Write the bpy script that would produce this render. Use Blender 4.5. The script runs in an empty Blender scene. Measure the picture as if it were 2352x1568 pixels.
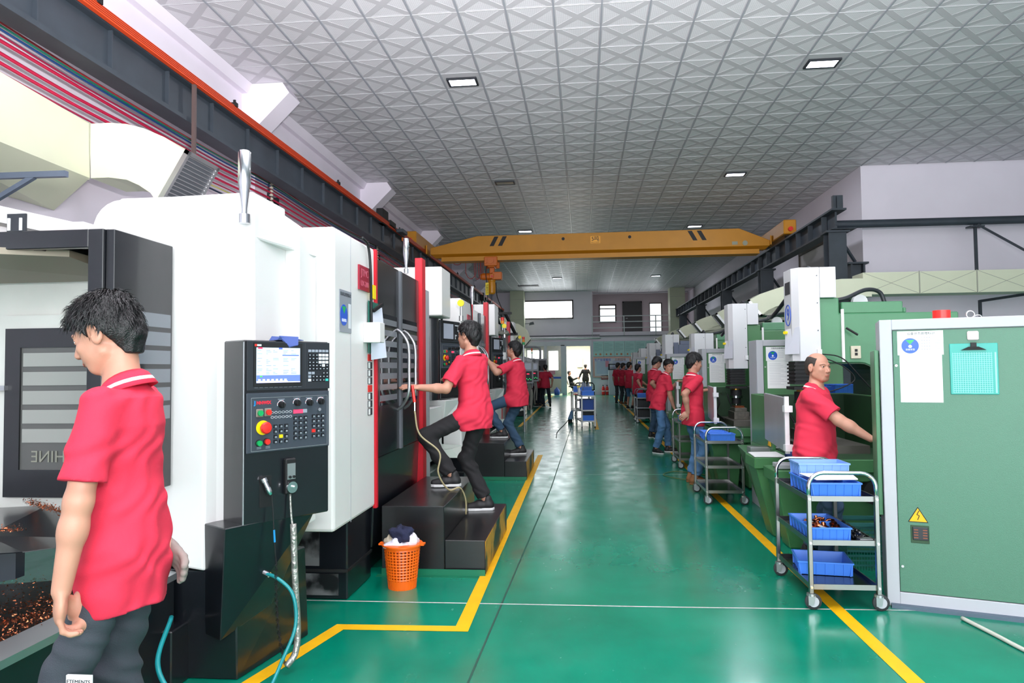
import bpy, bmesh, math, random
import numpy as np
from mathutils import Vector, Matrix
random.seed(7)
rng = np.random.default_rng(7)
SC = bpy.context.scene
COL = SC.collection
PI = math.pi

# ------------------------------------------------------------------ camera
F = 1618.7
YAW, PITCH, ROLL = .09963, .03991, -.01051
CAM = Vector((0, 0, 1.5))
_fw = Vector((-math.sin(YAW)*math.cos(PITCH), math.cos(YAW)*math.cos(PITCH), math.sin(PITCH)))
_rt = Vector((math.cos(YAW), math.sin(YAW), 0)); _up = _rt.cross(_fw)
_r2 = _rt*math.cos(ROLL) + _up*math.sin(ROLL); _u2 = -_rt*math.sin(ROLL) + _up*math.cos(ROLL)
cam = bpy.data.cameras.new('camera'); cam_o = bpy.data.objects.new('camera', cam); COL.objects.link(cam_o)
cam.sensor_width = 36; cam.lens = F*36/2352; cam.clip_start = .05; cam.clip_end = 300
cam_o.matrix_world = Matrix(((_r2.x, _u2.x, -_fw.x, 0), (_r2.y, _u2.y, -_fw.y, 0), (_r2.z, _u2.z, -_fw.z, 1.5), (0, 0, 0, 1)))
SC.camera = cam_o
# ------------------------------------------------------------------ world, lights, exposure
w = bpy.data.worlds.new('sky'); SC.world = w; w.use_nodes = True
bg = w.node_tree.nodes['Background']; bg.inputs[0].default_value = (.86, .93, 1, 1); bg.inputs[1].default_value = 1.6
def area(name, loc, rot, sx, sy, power, col=(1, 1, 1)):
    l = bpy.data.lights.new(name, 'AREA'); l.shape = 'RECTANGLE'; l.size = sx; l.size_y = sy; l.energy = power; l.color = col
    o = bpy.data.objects.new(name, l); COL.objects.link(o); o.location = loc; o.rotation_euler = rot; return o
area('flash', (.2, -.2, 2.0), (math.radians(86), 0, math.radians(4)), .35, .25, 26, (1, .98, .99))     # the photographer's flash, partly forward
area('flash_up', (.2, .3, 2.2), (math.radians(150), 0, 0), .4, .3, 1000, (1, .97, 1)).data.spread = math.radians(125)                    # and partly up at the ceiling
area('gate_daylight', (3, -4.6, 2.6), (math.radians(90), 0, 0), 11, 4.6, 520, (.96, .98, 1))           # open gate behind the camera
SC.view_settings.view_transform = 'Standard'; SC.view_settings.look = 'None'
SC.view_settings.gamma = 1; SC.view_settings.use_curve_mapping = False; SC.view_settings.exposure = .45
SC.cycles.max_bounces = 7; SC.cycles.diffuse_bounces = 4; SC.cycles.glossy_bounces = 4; SC.cycles.transmission_bounces = 5
SC.cycles.sample_clamp_indirect = 6; SC.cycles.caustics_reflective = False; SC.cycles.caustics_refractive = False
SC.cycles.use_denoising = True

# ------------------------------------------------------------------ materials
def lin(h):
    h = h.lstrip('#'); c = [int(h[i:i+2], 16)/255 for i in (0, 2, 4)]
    return tuple((x/12.92 if x <= .04045 else ((x+.055)/1.055)**2.4) for x in c) + (1,)
MATS = {}
def M(name, hexc, rough=.5, metal=0, var=0, vscale=4, bump=0, bscale=60, col2=None, emit=0, alpha=1, trans=0, spec=.5, coat=0, stretch=None, thr=None):
    if name in MATS: return MATS[name]
    m = bpy.data.materials.new(name); m.use_nodes = True; nt = m.node_tree; N = nt.nodes; L = nt.links
    b = N['Principled BSDF']; c = lin(hexc)
    b.inputs['Base Color'].default_value = c; b.inputs['Roughness'].default_value = rough; b.inputs['Metallic'].default_value = metal
    b.inputs['Specular IOR Level'].default_value = spec
    if coat: b.inputs['Coat Weight'].default_value = coat; b.inputs['Coat Roughness'].default_value = .08
    if trans: b.inputs['Transmission Weight'].default_value = trans
    if alpha < 1: b.inputs['Alpha'].default_value = alpha
    if emit: b.inputs['Emission Color'].default_value = c; b.inputs['Emission Strength'].default_value = emit
    if var or bump or col2:
        tc = N.new('ShaderNodeTexCoord'); mp = N.new('ShaderNodeMapping'); L.new(tc.outputs['Object'], mp.inputs[0])
        if stretch: mp.inputs['Scale'].default_value = stretch
    if var or col2:
        n = N.new('ShaderNodeTexNoise'); n.inputs['Scale'].default_value = vscale; n.inputs['Detail'].default_value = 5; L.new(mp.outputs[0], n.inputs['Vector'])
        r = N.new('ShaderNodeValToRGB'); L.new(n.outputs['Fac'], r.inputs[0])
        if thr: r.color_ramp.elements[0].position = thr[0]; r.color_ramp.elements[1].position = thr[1]
        else: r.color_ramp.elements[0].position = .3; r.color_ramp.elements[1].position = .7
        a = lin(col2) if col2 else tuple(x*(1-var) for x in c[:3])+(1,)
        r.color_ramp.elements[0].color = a; r.color_ramp.elements[1].color = c
        L.new(r.outputs[0], b.inputs['Base Color'])
    if bump:
        n2 = N.new('ShaderNodeTexNoise'); n2.inputs['Scale'].default_value = bscale; n2.inputs['Detail'].default_value = 3; L.new(mp.outputs[0], n2.inputs['Vector'])
        bp = N.new('ShaderNodeBump'); bp.inputs['Strength'].default_value = bump; bp.inputs['Distance'].default_value = .01
        L.new(n2.outputs['Fac'], bp.inputs['Height']); L.new(bp.outputs[0], b.inputs['Normal'])
    MATS[name] = m; return m
mWall = M('wall_paint', '#f1e9f4', .85, var=.05, vscale=1.2)
mWhite = M('machine_white', '#e8e6e5', .38, var=.03, vscale=3)
mBlack = M('machine_black', '#14171d', .28, var=.35, vscale=5, coat=.3)
mBlackM = M('matt_black', '#0c0d10', .6)
mGrey = M('grey_plastic', '#5b5f66', .5)
mDark = M('panel_dark', '#23262c', .45)
mKey = M('key_dark', '#121419', .45)
mRed = M('paint_red', '#c91528', .4)
mSteelDk = M('steel_beam', '#39414a', .55, var=.25, vscale=3)
mOr = M('rail_orange', '#e0491a', .5)
mCrane = M('crane_yellow', '#c98714', .5, var=.1, vscale=3)
mHoist = M('hoist_orange', '#c8640f', .45)
mDuct = M('duct_cream', '#e6e8cd', .6, var=.05, vscale=2)
mDuctU = M('duct_seam', '#a9a99a', .6)
mChrome = M('chrome', '#d6d8dc', .16, 1)
mSS = M('stainless', '#969795', .28, 1, var=.12, vscale=6)
mAlu = M('aluminium', '#b9babd', .35, .9)
mGreen = M('machine_green', '#457c4c', .42, var=.14, vscale=3, bump=.08, bscale=120)
mGreenL = M('machine_green_light', '#4f8a63', .4, var=.08, vscale=3, bump=.08, bscale=150)
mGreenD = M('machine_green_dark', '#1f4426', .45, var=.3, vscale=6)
mCab = M('cabinet_grey', '#b0b2b8', .5)
mBin = M('bin_blue', '#4685ea', .35, spec=.5, var=.08)
mBinD = M('bin_blue_dark', '#1d4a9c', .4)
mPaper = M('paper_white', '#f4f4f4', .7)
mInk = M('ink', '#30343a', .7)
mTeal = M('teal_plastic', '#2fa79c', .35, alpha=.9)
mYel = M('paint_yellow', '#f2b705', .5, var=.12, vscale=9)
mYelB = M('plastic_yellow', '#f5d80a', .4)
mRub = M('rubber', '#2a2b2e', .7)
mCop = M('copper', '#c8744f', .3, 1, var=.2, vscale=30)
mBlue = M('sign_blue', '#1e56c8', .4)
mGrn = M('sign_green', '#17a45a', .4)
mBtnR = M('button_red', '#e02b24', .35)
mBtnG = M('button_green', '#0f9d55', .35)
mSkin = M('skin', '#c8917a', .5, var=.08, vscale=14, bump=.05, bscale=240)
mLip = M('lips', '#b8705f', .5)
mPolo = M('polo_red', '#e02c4a', .8, var=.08, vscale=5, bump=.25, bscale=500)
mPoloD = M('polo_red_worn', '#cf2645', .8, var=.1, vscale=5, bump=.2, bscale=400)
mHair = M('hair_black', '#131214', .4, var=.3, vscale=90, bump=.35, bscale=220)
mHairT = M('hair_thinning', '#3f3530', .6, var=.3, vscale=60, bump=.4, bscale=260)
mJean = M('denim', '#5580ad', .85, var=.3, vscale=7, bump=.3, bscale=260)
mJeanD = M('denim_dark', '#38536e', .85, var=.2, vscale=7, bump=.3, bscale=260)
mPantG = M('trousers_grey', '#40454e', .85, var=.15, vscale=8, bump=.3, bscale=260)
mPantB = M('trousers_black', '#1d1b1e', .85, var=.15, vscale=8, bump=.3, bscale=260)
mShoeB = M('shoe_black', '#1c1b1d', .6); mShoeT = M('shoe_tan', '#8a5a33', .7); mSole = M('sole_white', '#d8d8d8', .6)
mGlove = M('glove_grey', '#8a7d78', .9)
mEye = M('eye_white', '#e8e4e0', .3); mIris = M('iris_dark', '#17100c', .2)
mSweat = M('sweater_black', '#0e0f12', .9)
mLamp = M('lamp_glass', '#e6e9ff', .3, emit=9); mLampOff = M('lamp_glass_off', '#9aa5a4', .2)

def floor_mat():
    m = bpy.data.materials.new('epoxy_green'); m.use_nodes = True; nt = m.node_tree; N = nt.nodes; L = nt.links; b = N['Principled BSDF']
    tc = N.new('ShaderNodeTexCoord')
    def noise(sc, det=4, st=(1, 1, 1)):
        mp = N.new('ShaderNodeMapping'); mp.inputs['Scale'].default_value = st; L.new(tc.outputs['Object'], mp.inputs[0])
        n = N.new('ShaderNodeTexNoise'); n.inputs['Scale'].default_value = sc; n.inputs['Detail'].default_value = det; L.new(mp.outputs[0], n.inputs['Vector']); return n
    def ramp(n, p0, c0, p1, c1):
        r = N.new('ShaderNodeValToRGB'); r.color_ramp.elements[0].position = p0; r.color_ramp.elements[0].color = c0
        r.color_ramp.elements[1].position = p1; r.color_ramp.elements[1].color = c1; L.new(n.outputs['Fac'], r.inputs[0]); return r
    base = ramp(noise(1.3), .3, lin('#00735a'), .7, lin('#00866a'))
    sc = ramp(noise(34, 6, (1, .35, 1)), .66, (0, 0, 0, 1), .74, (1, 1, 1, 1))
    sc2 = ramp(noise(2.2, 3), .5, (0, 0, 0, 1), .66, (.55, .55, .55, 1))
    mul = N.new('ShaderNodeMath'); mul.operation = 'MULTIPLY'; L.new(sc.outputs[0], mul.inputs[0]); L.new(sc2.outputs[0], mul.inputs[1])
    mx = N.new('ShaderNodeMix'); mx.data_type = 'RGBA'; L.new(mul.outputs[0], mx.inputs['Factor']); L.new(base.outputs[0], mx.inputs[6]); mx.inputs[7].default_value = lin('#5fae9a')
    L.new(mx.outputs[2], b.inputs['Base Color'])
    rr = ramp(noise(5, 6, (1, .5, 1)), .35, (.16, .16, .16, 1), .7, (.28, .28, .28, 1)); L.new(rr.outputs[0], b.inputs['Roughness'])
    bp = N.new('ShaderNodeBump'); bp.inputs['Strength'].default_value = .12; bp.inputs['Distance'].default_value = .004
    L.new(noise(9, 4).outputs['Fac'], bp.inputs['Height']); L.new(bp.outputs[0], b.inputs['Normal'])
    b.inputs['Specular IOR Level'].default_value = .6
    return m
mFloor = floor_mat()
def tile_field_mat():
    m = bpy.data.materials.new('ceiling_tile_dotted'); m.use_nodes = True; nt = m.node_tree; N = nt.nodes; L = nt.links; b = N['Principled BSDF']
    tc = N.new('ShaderNodeTexCoord'); v = N.new('ShaderNodeTexVoronoi'); v.inputs['Scale'].default_value = 42; v.inputs['Randomness'].default_value = 0
    L.new(tc.outputs['Object'], v.inputs['Vector'])
    r = N.new('ShaderNodeValToRGB'); r.color_ramp.elements[0].position = .25; r.color_ramp.elements[1].position = .5
    r.color_ramp.elements[0].color = lin('#e2e0e4'); r.color_ramp.elements[1].color = lin('#cfcdd1'); L.new(v.outputs['Distance'], r.inputs[0]); L.new(r.outputs[0], b.inputs['Base Color'])
    bp = N.new('ShaderNodeBump'); bp.inputs['Strength'].default_value = .25; bp.inputs['Distance'].default_value = .002; L.new(v.outputs['Distance'], bp.inputs['Height']); L.new(bp.outputs[0], b.inputs['Normal'])
    b.inputs['Roughness'].default_value = .42; return m
mTileF = tile_field_mat()
mTileB = M('ceiling_tile_band', '#bfbdc1', .45, bump=.12, bscale=90)
mRailC = M('ceiling_rail_grey', '#9ea0a8', .35)

# ------------------------------------------------------------------ mesh builder
class MB:
    def __init__(s): s.v = []; s.f = []; s.m = []
    def add(s, vs, fs, mi=0):
        o = len(s.v); s.v += [tuple(v) for v in vs]; s.f += [tuple(i+o for i in f) for f in fs]; s.m += [mi]*len(fs); return s
    def box(s, a, b, mi=0, T=None):
        x0, y0, z0 = a; x1, y1, z1 = b
        vs = [Vector((x, y, z)) for x in (x0, x1) for y in (y0, y1) for z in (z0, z1)]
        if T is not None: vs = [T @ v for v in vs]
        return s.add(vs, [(0, 1, 3, 2), (4, 6, 7, 5), (0, 4, 5, 1), (2, 3, 7, 6), (0, 2, 6, 4), (1, 5, 7, 3)], mi)
    def prism(s, pts, lo, hi, axis='z', mi=0, T=None):   # polygon in the two other axes, extruded along axis
        n = len(pts)
        def mk(p, h):
            return Vector((p[0], p[1], h)) if axis == 'z' else Vector((p[0], h, p[1])) if axis == 'y' else Vector((h, p[0], p[1]))
        vs = [mk(p, lo) for p in pts] + [mk(p, hi) for p in pts]
        if T is not None: vs = [T @ v for v in vs]
        fs = [tuple(range(n-1, -1, -1)), tuple(range(n, 2*n))] + [(i, (i+1) % n, n+(i+1) % n, n+i) for i in range(n)]
        return s.add(vs, fs, mi)
    def hexa(s, bot, top, mi=0):
        vs = list(bot)+list(top); n = len(bot)
        return s.add(vs, [tuple(range(n-1, -1, -1)), tuple(range(n, 2*n))] + [(i, (i+1) % n, n+(i+1) % n, n+i) for i in range(n)], mi)
    def lathe(s, prof, c=(0, 0, 0), n=16, ax=(0, 0, 1), mi=0):
        a = Vector(ax).normalized(); u = a.orthogonal().normalized(); w_ = a.cross(u); c = Vector(c)
        vs = []
        for r, h in prof:
            for k in range(n):
                t = 2*PI*k/n; vs.append(c+a*h+(u*math.cos(t)+w_*math.sin(t))*r)
        fs = []
        for j in range(len(prof)-1):
            for k in range(n): fs.append((j*n+k, j*n+(k+1) % n, (j+1)*n+(k+1) % n, (j+1)*n+k))
        fs += [tuple(range(n-1, -1, -1)), tuple(range((len(prof)-1)*n, len(prof)*n))]
        return s.add(vs, fs, mi)
    def cyl(s, a, b, r, n=12, mi=0, r2=None):
        a = Vector(a); b = Vector(b); d = b-a
        return s.lathe([(r, 0), (r if r2 is None else r2, d.length)], a, n, d, mi)
    def tube(s, pts, r, n=8, mi=0, closed=False):
        pts = [Vector(p) for p in pts]; m = len(pts); vs = []; prev = None
        for i, p in enumerate(pts):
            if closed: d = pts[(i+1) % m]-pts[i-1]
            else: d = pts[min(i+1, m-1)]-pts[max(i-1, 0)]
            d.normalize()
            u = d.orthogonal().normalized() if prev is None else (prev-d*prev.dot(d)).normalized()
            prev = u; w_ = d.cross(u)
            for k in range(n):
                t = 2*PI*k/n; vs.append(p+(u*math.cos(t)+w_*math.sin(t))*r)
        fs = []
        for i in range(m if closed else m-1):
            j = (i+1) % m
            for k in range(n): fs.append((i*n+k, i*n+(k+1) % n, j*n+(k+1) % n, j*n+k))
        if not closed: fs += [tuple(range(n-1, -1, -1)), tuple(range((m-1)*n, m*n))]
        return s.add(vs, fs, mi)
    def bar(s, a, b, w_, h, mi=0, up=(0, 0, 1)):        # rectangular bar from a to b
        a = Vector(a); b = Vector(b); d = (b-a).normalized(); u = Vector(up)
        if abs(d.dot(u)) > .98: u = Vector((0, 1, 0))
        sd = d.cross(u).normalized(); u = sd.cross(d)
        q = [(-.5, -.5), (.5, -.5), (.5, .5), (-.5, .5)]
        return s.hexa([a+sd*x*w_+u*y*h for x, y in q], [b+sd*x*w_+u*y*h for x, y in q], mi)
    def quad(s, a, b, c, d, mi=0): return s.add([a, b, c, d], [(0, 1, 2, 3)], mi)
def smooth_pts(pts, n=6):                       # Catmull-Rom through points
    P = [Vector(p) for p in pts]; P = [P[0]*2-P[1]]+P+[P[-1]*2-P[-2]]; out = []
    for i in range(1, len(P)-2):
        for k in range(n):
            t = k/n; a, b, c, d = P[i-1], P[i], P[i+1], P[i+2]
            out.append(.5*((2*b)+(c-a)*t+(2*a-5*b+4*c-d)*t*t+(3*b-a-3*c+d)*t**3))
    out.append(P[-2]); return out
def arc(c, r, a0, a1, n, plane='xz', h=0):
    out = []
    for k in range(n+1):
        t = a0+(a1-a0)*k/n; x = c[0]+r*math.cos(t); y = c[1]+r*math.sin(t)
        out.append((x, y) if plane is None else (x, h, y) if plane == 'xz' else (h, x, y) if plane == 'yz' else (x, y, h))
    return out
def wm(o):
    m = Matrix.Identity(4)
    while o is not None: m = o.matrix_basis @ m; o = o.parent
    return m
def obj(name, mb, mats, parent=None, w=False, smooth=False, bev=0, label=None, cat=None, group=None, kind=None, seg=1):
    me = bpy.data.meshes.new(name); vs = mb.v
    if w and parent is not None:
        inv = wm(parent).inverted(); vs = [inv @ Vector(v) for v in vs]
    me.from_pydata([tuple(v) for v in vs], [], mb.f)
    for m in (mats if isinstance(mats, (list, tuple)) else [mats]): me.materials.append(m)
    if any(mb.m): me.polygons.foreach_set('material_index', mb.m)
    b = bmesh.new(); b.from_mesh(me); bmesh.ops.recalc_face_normals(b, faces=b.faces); b.to_mesh(me); b.free()
    o = bpy.data.objects.new(name, me); COL.objects.link(o)
    if parent is not None: o.parent = parent
    if smooth: me.polygons.foreach_set('use_smooth', [True]*len(me.polygons)); 
    if smooth == 'auto': me.set_sharp_from_angle(angle=math.radians(40))
    if bev:
        md = o.modifiers.new('bevel', 'BEVEL'); md.width = bev; md.segments = seg; md.limit_method = 'ANGLE'; md.angle_limit = math.radians(40)
    tag(o, label, cat, group, kind); me.update(); return o
def tag(o, label=None, cat=None, group=None, kind=None):
    if label: o['label'] = label
    if cat: o['category'] = cat
    if group: o['group'] = group
    if kind: o['kind'] = kind
    return o
def thing(name, label, cat, loc=(0, 0, 0), rz=0, group=None):
    o = bpy.data.objects.new(name, None); COL.objects.link(o); o.location = loc; o.rotation_euler = (0, 0, rz); o.empty_display_size = .1
    return tag(o, label, cat, group)
def solo(name, label, cat, mb, mats, group=None, smooth=False, bev=0):     # a one-mesh thing built in world space, origin at its base
    xs = np.array([tuple(v) for v in mb.v]); c = (xs.min(0)+xs.max(0))/2; c[2] = xs[:, 2].min()
    mb.v = [tuple(np.array(tuple(v))-c) for v in mb.v]
    o = obj(name, mb, mats, None, smooth=smooth, bev=bev, label=label, cat=cat, group=group); o.location = c; return o
def dup(root, loc=None, rz=None, label=None, group=None):
    r = root.copy(); COL.objects.link(r)
    if loc is not None: r.location = loc
    if rz is not None: r.rotation_euler = (0, 0, rz)
    if label: r['label'] = label
    if group: r['group'] = group
    for ch in list(root.children):
        c = ch.copy(); COL.objects.link(c); c.parent = r
        for g in list(ch.children):
            d = g.copy(); COL.objects.link(d); d.parent = c
    return r
def struct(name, mb, mats, parent=None, smooth=False, bev=0):
    return obj(name, mb, mats, parent, w=parent is not None, smooth=smooth, bev=bev, kind=None if parent else 'structure')
def text(s, name, size, mat, parent, origin, xdir, ydir, align='LEFT', depth=.0006, bold=0):
    cu = bpy.data.curves.new(name, 'FONT'); cu.body = s; cu.size = size; cu.extrude = depth; cu.align_x = align; cu.align_y = 'CENTER'; cu.offset = bold
    cu.materials.append(mat); o = bpy.data.objects.new(name, cu); COL.objects.link(o)
    x = Vector(xdir).normalized(); y = Vector(ydir).normalized(); z = x.cross(y); p = Vector(origin)
    m = Matrix(((x.x, y.x, z.x, p.x), (x.y, y.y, z.y, p.y), (x.z, y.z, z.z, p.z), (0, 0, 0, 1)))
    me = bpy.data.meshes.new_from_object(o); bpy.data.objects.remove(o); o = bpy.data.objects.new(name, me); COL.objects.link(o)
    o['kind'] = 'stuff'
    o.parent = parent; o.matrix_basis = wm(parent).inverted() @ m; return o
class Frame:                                   # a plane in space: origin, x direction, y direction; helps lay out panels
    def __init__(s, o, x, y): s.o = Vector(o); s.x = Vector(x).normalized(); s.y = Vector(y).normalized(); s.z = s.x.cross(s.y)
    def p(s, u, v, h=0): return s.o+s.x*u+s.y*v+s.z*h
    def T(s): return Matrix(((s.x.x, s.y.x, s.z.x, s.o.x), (s.x.y, s.y.y, s.z.y, s.o.y), (s.x.z, s.y.z, s.z.z, s.o.z), (0, 0, 0, 1)))
    def box(s, mb, u0, v0, u1, v1, h0, h1, mi=0): return mb.box((u0, v0, h0), (u1, v1, h1), mi, s.T())
    def disc(s, mb, u, v, r, h0, h1, n=16, mi=0, r2=None): return mb.cyl(s.p(u, v, h0), s.p(u, v, h1), r, n, mi, r2)
# ================================================================== SETTING
CH = 6.005                                            # ceiling height
fl = struct('floor', MB().box((-7, -5, -.1), (13, 47, 0)), mFloor)
mWhiteLine = M('floor_joint_white', '#c9cfca', .7, var=.3, vscale=30)
mJoint = M('floor_joint_dark', '#1b4a3c', .7)
def strip(name, pts, wd, mat, z=.0022):
    mb = MB()
    P = [Vector((p[0], p[1], z)) for p in pts]
    L, R = [], []
    for i, p in enumerate(P):
        d1 = (P[i]-P[i-1]).normalized() if i else None; d2 = (P[i+1]-P[i]).normalized() if i < len(P)-1 else None
        if d1 is None: n = Vector((-d2.y, d2.x, 0))
        elif d2 is None: n = Vector((-d1.y, d1.x, 0))
        else:
            n1 = Vector((-d1.y, d1.x, 0)); n2 = Vector((-d2.y, d2.x, 0)); n = (n1+n2).normalized(); n = n/max(.4, n.dot(n1))
        L.append(p+n*wd/2); R.append(p-n*wd/2)
    for i in range(len(P)-1): mb.quad(R[i], R[i+1], L[i+1], L[i])
    return struct(name, mb, mat, fl)
strip('yellow_line', [(1.55, 2.2), (1.53, 8.7), (1.6, 17.5), (1.68, 39)], .085, mYel)
strip('yellow_line', [(-1.72, 2.9), (-1.44, 4.08), (-.72, 4.1), (-.76, 12.4)], .085, mYel)
strip('yellow_line', [(-1.68, 18.5), (-1.74, 40)], .085, mYel)
strip('yellow_line', [(.33, 17.6), (.33, 30)], .1, mYel)
strip('yellow_line', [(1.6, 13.1), (2.4, 13.1)], .07, mYel)
strip('yellow_line', [(1.58, 11.9), (2.3, 11.9)], .07, mYel)
strip('yellow_line', [(-1.35, 28.5), (-1.6, 30.6)], .08, mYel)
strip('floor_joint', [(-.58, 2), (-.57, 3.4), (-.42, 9), (-.3, 20), (-.2, 40.5)], .012, mJoint, .0012)
strip('floor_joint', [(-1.9, 4.535), (.42, 4.56), (2.6, 4.62)], .016, mWhiteLine, .0014)
strip('floor_joint', [(-.75, 10.1), (1.5, 10.2)], .01, mWhiteLine, .0014)

# walls
WX = -5.25
struct('wall_left', MB().box((WX-.25, -5, 0), (WX, 47, CH+.3)), mWall)
struct('wall_right', MB().box((6.3, 16.45, 0), (6.55, 47, CH+.3)), mWall)
struct('wall_front', MB().box((6.55, 16.45, 0), (13.2, 16.7, CH+.3)), mWall)
struct('wall_east', MB().box((13, -5, 0), (13.2, 16.45, CH+.3)), mWall)
# upper wall band and back-right windows seen through the crane beams
mFrameBr = M('window_frame_brown', '#4a4038', .5); mOut = M('daylight_outside', '#f4f8ff', .9, emit=1.6)
mGlass = M('window_glass', '#ffffff', .05, trans=1)
def wall_window(n, x, y0, y1, z0, z1, lit=True):
    mb = MB()
    for a, b in (((x-.05, y0, z0), (x+.0, y0+.07, z1)), ((x-.05, y1-.07, z0), (x+.0, y1, z1)), ((x-.05, y0, z0), (x, y1, z0+.07)), ((x-.05, y0, z1-.07), (x, y1, z1))): mb.box(a, b)
    f = struct('window_%d' % n, mb, mFrameBr)
    obj('pane', MB().box((x-.02, y0+.07, z0+.07), (x-.01, y1-.07, z1-.07)), M('pane_pale', '#cfc9cc', .25) if lit else mBlackM, f, w=True)
    return f
wall_window(1, 6.3, 18.1, 21, 2.2, 4.75); wall_window(2, 6.3, 26.6, 27.6, 2.9, 4.0, False); wall_window(3, 6.3, 29.2, 30, 3, 3.9, False); wall_window(4, 6.3, 34, 36, 2.6, 3.7)

# far wall with door opening, big window and gallery
YB = 41.0
mb = MB()
mb.box((WX, YB, 0), (-3.4, YB+.25, CH)).box((-3.4, YB, 0), (-3.25, YB+.25, .95)).box((-3.4, YB, 3.05), (.6, YB+.25, 4.42)).box((-3.4, YB, 5.52), (.6, YB+.25, CH)).box((-.5, YB, 4.42), (.6, YB+.25, 5.52))
mb.box((.6, YB, 0), (6.3, YB+.25, 3.62))
mb.box((-1.2, YB, 0), (-1.02, YB+.25, 3.05)).box((.52, YB, 0), (.6, YB+.25, 3.05))
far = struct('wall_back', mb, mWall)
struct('wall_gallery', MB().box((.6, YB+1.7, 3.6), (1.02, YB+1.9, CH)).box((1.02, YB+1.7, 3.6), (2.05, YB+1.9, 4.25)).box((1.02, YB+1.7, 5.35), (2.05, YB+1.9, CH)).box((2.05, YB+1.7, 3.6), (4.0, YB+1.9, CH)).box((4.0, YB+1.7, 5.4), (4.75, YB+1.9, CH)).box((4.75, YB+1.7, 3.6), (6.3, YB+1.9, CH))
       .box((.601, YB+.26, 3.62), (.64, YB+1.7, CH)), M('gallery_paint', '#bcaeb2', .85))
struct('floor_gallery', MB().box((.6, YB+.25, 3.5), (6.3, YB+1.7, 3.6)), mWall)
def frame_xz(n, x0, x1, y, z0, z1, t=.07, mat=mFrameBr, bars=()):
    mb = MB().box((x0, y-.04, z0), (x1, y+.06, z0+t)).box((x0, y-.04, z1-t), (x1, y+.06, z1)).box((x0, y-.04, z0), (x0+t, y+.06, z1)).box((x1-t, y-.04, z0), (x1, y+.06, z1))
    for b in bars: mb.box((x0, y-.03, b-.03), (x1, y+.05, b+.03))
    return struct(n, mb, mat)
mShine = M('bright_sky', '#ffffff', .9, emit=3.2)
f = frame_xz('window_5', -3.4, -.5, YB, 4.42, 5.52); obj('pane', MB().box((-3.33, YB+.02, 4.49), (-.57, YB+.03, 5.45)), mGlass, f, w=True)
f = frame_xz('window_6', 1.02, 2.05, YB+1.7, 4.25, 5.35, bars=(5.1,)); obj('pane', MB().box((1.09, YB+1.72, 4.32), (1.98, YB+1.73, 5.28)), mGlass, f, w=True)
f = frame_xz('window_7', 4.0, 4.75, YB+1.7, 3.6, 5.4, .05); obj('pane', MB().box((4.05, YB+1.72, 3.65), (4.7, YB+1.73, 5.35)), mGlass, f, w=True)
d = struct('door_1', MB().box((2.5, YB+1.64, 3.6), (3.5, YB+1.7, 5.45)).box((2.42, YB+1.62, 3.6), (2.5, YB+1.72, 5.5)).box((3.5, YB+1.62, 3.6), (3.58, YB+1.72, 5.5)).box((2.42, YB+1.62, 5.43), (3.58, YB+1.72, 5.52)), M('door_dark', '#2c2a2b', .5))
obj('handle', MB().cyl((2.6, YB+1.6, 4.5), (2.72, YB+1.6, 4.5), .02, 8), mAlu, d, w=True)
# daylight behind the far windows comes from the sky of the world
rt = thing('gallery_railing', 'white steel railing of four bars along the upper gallery', 'railing', (3, YB, 3.6))
mWR = M('rail_white', '#cdd0d2', .45)
for x in (.58, 2.4, 4.2): obj('post', MB().bar((x, YB-.02, 3.4), (x, YB-.02, 4.55), .06, .06), mWR, rt, w=True)
for z in (4.53, 4.2, 3.85): obj('rail', MB().bar((.55, YB-.02, z), (5.0, YB-.02, z), .05, .05), mWR, rt, w=True)
# room behind the back door
mRoom = M('back_room_paint', '#efe3d2', .8)
struct('wall_annex', MB().box((-3.6, YB+4, 0), (.9, YB+4.1, 3.3)).box((.8, YB+.25, 0), (.9, YB+4, 3.3)).box((-3.6, YB+.25, 3.15), (.9, YB+4.1, 3.3)).box((-3.7, YB+.25, 0), (-3.6, YB+4.1, 3.3)), mRoom)
area('annex_daylight', (-.6, YB+1.6, 3.1), (0, 0, 0), 2.6, 2.2, 190, (1, .97, .92))
area('door_daylight', (-.25, YB-.1, 1.6), (math.radians(-90), 0, 0), 1.4, 2.6, 34, (1, .98, .95))
area('window_daylight', (-1.95, YB-.1, 4.95), (math.radians(-70), 0, 0), 2.8, 1, 35, (.93, .97, 1))
area('window_daylight', (3.0, YB+1.5, 4.8), (math.radians(-80), 0, 0), 3, 1, 18, (.93, .97, 1))
# glazed partition left of the door
mFrW = M('frame_white', '#d4d4de', .4)
f = struct('window_8', MB().box((-3.35, YB-.05, 2.85), (-1.02, YB+.05, 3.1)).box((-2.22, YB-.05, .2), (-2.06, YB+.05, 2.85)).box((-1.25, YB-.05, .1), (-1.02, YB+.05, 2.9)).box((-3.35, YB-.05, .08), (-1.25, YB+.05, .2)).box((-3.4, YB-.05, .1), (-3.28, YB+.05, 3)), mFrW)
obj('pane', MB().box((-2.06, YB-.01, .2), (-1.25, YB+.01, 2.85)), M('frosted_glass', '#b9bdb9', .15, trans=.35), f, w=True)
obj('pane', MB().box((-3.28, YB-.01, .2), (-2.22, YB+.01, 2.85)), MATS['frosted_glass'], f, w=True)
obj('inner_window', MB().box((-1.96, YB-.03, 1.45), (-1.42, YB-.012, 2.55)), mShine, f, w=True)
obj('inner_window', MB().box((-3.2, YB-.03, 1.45), (-2.3, YB-.012, 2.6)), mShine, f, w=True)
obj('blue_band', MB().box((-2.05, YB-.03, .95), (-1.26, YB-.012, 1.06)), mBlue, f, w=True)
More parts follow.
